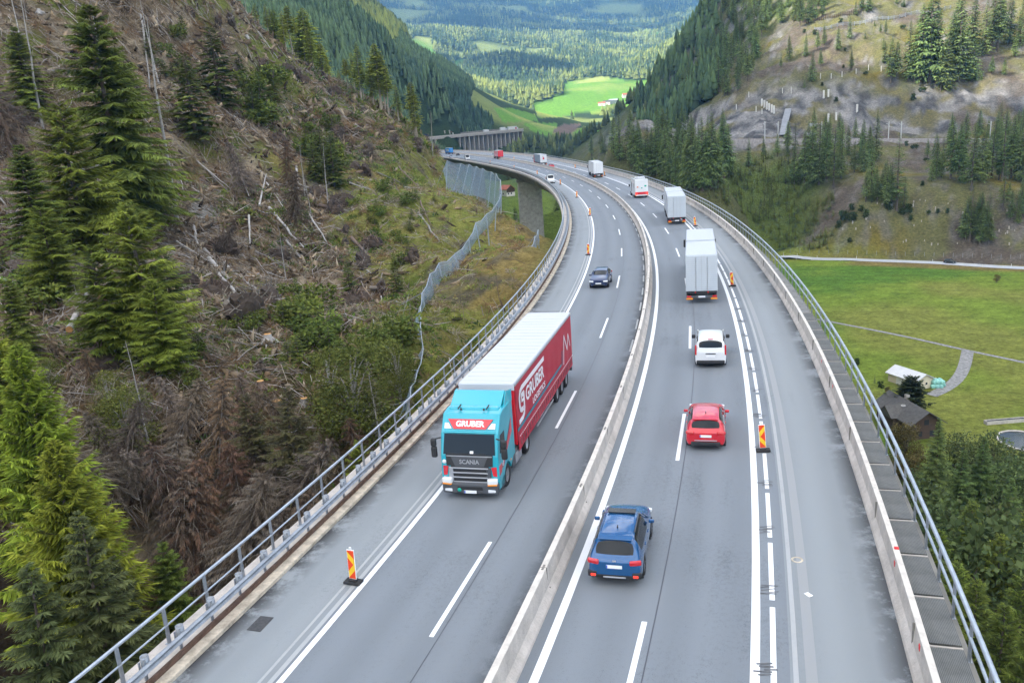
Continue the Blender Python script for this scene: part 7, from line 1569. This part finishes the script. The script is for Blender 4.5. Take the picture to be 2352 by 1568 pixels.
p, rz = going(1268, 385, 4.2); hatch('hatchback', 'dark red car following close behind the grey curtain lorry with the red emblem', 4.2, 1.76, 1.45, REDC, p, rz, detail=False, lit=True)
p, rz = going(1053, 356.5, 4.2); hatch('hatchback', 'small dark car with red lights far along the bend between two lorries', 4.2, 1.76, 1.45, BLKP, p, rz, detail=False, lit=True)
# on the valley road
hatch('off_roader', 'black car on the pale valley road beyond the meadow', 4.4, 1.85, 1.75, BLKP, (vr[5][0], vr[5][1] + .6, max(land1(vr[5][0], vr[5][1] + q_) for q_ in (-2, 0, 2)) + .14), -math.atan2((vr[6] - vr[4])[0], (vr[6] - vr[4])[1]), detail=False)
# on the hillside viaduct
def far_truck(t, o, L, Hh, side, cabc, label):
    c = fpt(t, o, -.35); R = empty('lorry', (c[0] + farv_a[0], c[1] + farv_a[1], c[2] + farv_a[2]), azf - math.pi / 2, label, 'lorry')
    MB().rbox((0, -1, Hh / 2 + .6), (2.5, L - 2.4, Hh - .6), .08).build('cargo_box', side, R); MB().rbox((0, L / 2 - 1, 1.7), (2.4, 2, 2.4), .2).build('cab', cabc, R); MB().box((0, 0, .6), (2.2, L - 1, .5)).build('chassis_beam', BLK, R)
for t, o, L, Hh, sd_, cb_, lab in [(-.02, -3, 6, 2.6, GREYB, WPAINT, 'grey van leftmost on the hillside viaduct'), (.13, -3, 9, 3.6, NAVY, NAVY, 'dark blue lorry on the hillside viaduct'), (.33, -3, 11, 3.8, REDC, WPAINT, 'lorry with white cab and red box on the hillside viaduct'), (.66, -3, 7, 3.0, WPAINT, WPAINT, 'white van midway on the hillside viaduct'), (.83, -2, 9, 3.8, WPAINT, GREYB, 'white lorry near the far end of the hillside viaduct'), (.91, -3, 12, 3.9, WPAINT, REDC, 'long white lorry at the far end of the hillside viaduct'), (.97, 2, 8, 3.8, GREYB, WPAINT, 'pale grey lorry last on the hillside viaduct')]: far_truck(t, o, L, Hh, sd_, cb_, lab)
# ------------------------------------------------------------------ marker boards
YEL = mat('reflective yellow', (.85, .52, .02), .4); ORR = mat('reflective red orange', (.75, .06, .012), .4); WED = mat('white edge', (.82, .82, .8), .5)
def board(flip, label):
    R = empty('marker_board', label=label, cat='marker board', group='red and yellow marker boards'); f = -1 if flip else 1
    MB().rbox((0, 0, .05), (.62, .36, .09), .025).build('foot', RUB, R); MB().rbox((0, .0, .12), (.3, .2, .08), .02).build('clamp', BLK, R)
    b = MB().rbox((0, 0, .72), (.29, .035, 1.12), .014).build('board', WED, R); MB().rbox((0, 0, .72), (.255, .042, 1.07), .006).build('yellow_face', YEL, b)
    rd = MB()
    for yy in (-.0225, .0225):
        for P_ in ([(-.127, .98), (-.127, .46), (.08, .72)], [(.127, 1.255), (-.127, 1.255), (-.127, 1.22), (.127, .93)], [(.127, .185), (-.127, .185), (-.127, .22), (.127, .51)]):
            rd.prism([(f * a, z) for a, z in P_], yy - .002, yy + .002, 'y')
    rd.build('chevron', ORR, b); MB().rbox((0, 0, 1.33), (.09, .05, .11), .02).build('top_knob', WED, R); return R
labs = {0: 'red and yellow marker board nearest the camera on the downhill hard shoulder', 1: 'red and yellow marker board just past the dark navy hatchback'}
bl_, br_ = board(False, None), board(True, None)
for i, (u, v, rt) in enumerate([(812,1338,0),(1351,586,0),(1355,496,0),(1325,454,0),(1287,424,0),(1234,401,0),(1181,388,0),(1126,376,0),(1753,1036,1),(1682,658,1),(1597,520,1),(1389,404,1),(1321.6,386,1),(1181,366.6,1)]):
    x_, y_ = roadpos(u, v); o = place(br_ if rt else bl_, (x_, y_, .005), rz=-heading(y_) + (.1 if rt else -.05), tilt=(0, (-.07 if rt else .03)))
    o['label'] = labs.get(i) or ('red and yellow marker board beside the double line, in front of the red hatchback' if i == 8 else 'red and yellow marker board on the uphill shoulder, beyond the nearest one' if rt else 'red and yellow marker board on the downhill shoulder, farther round the bend')
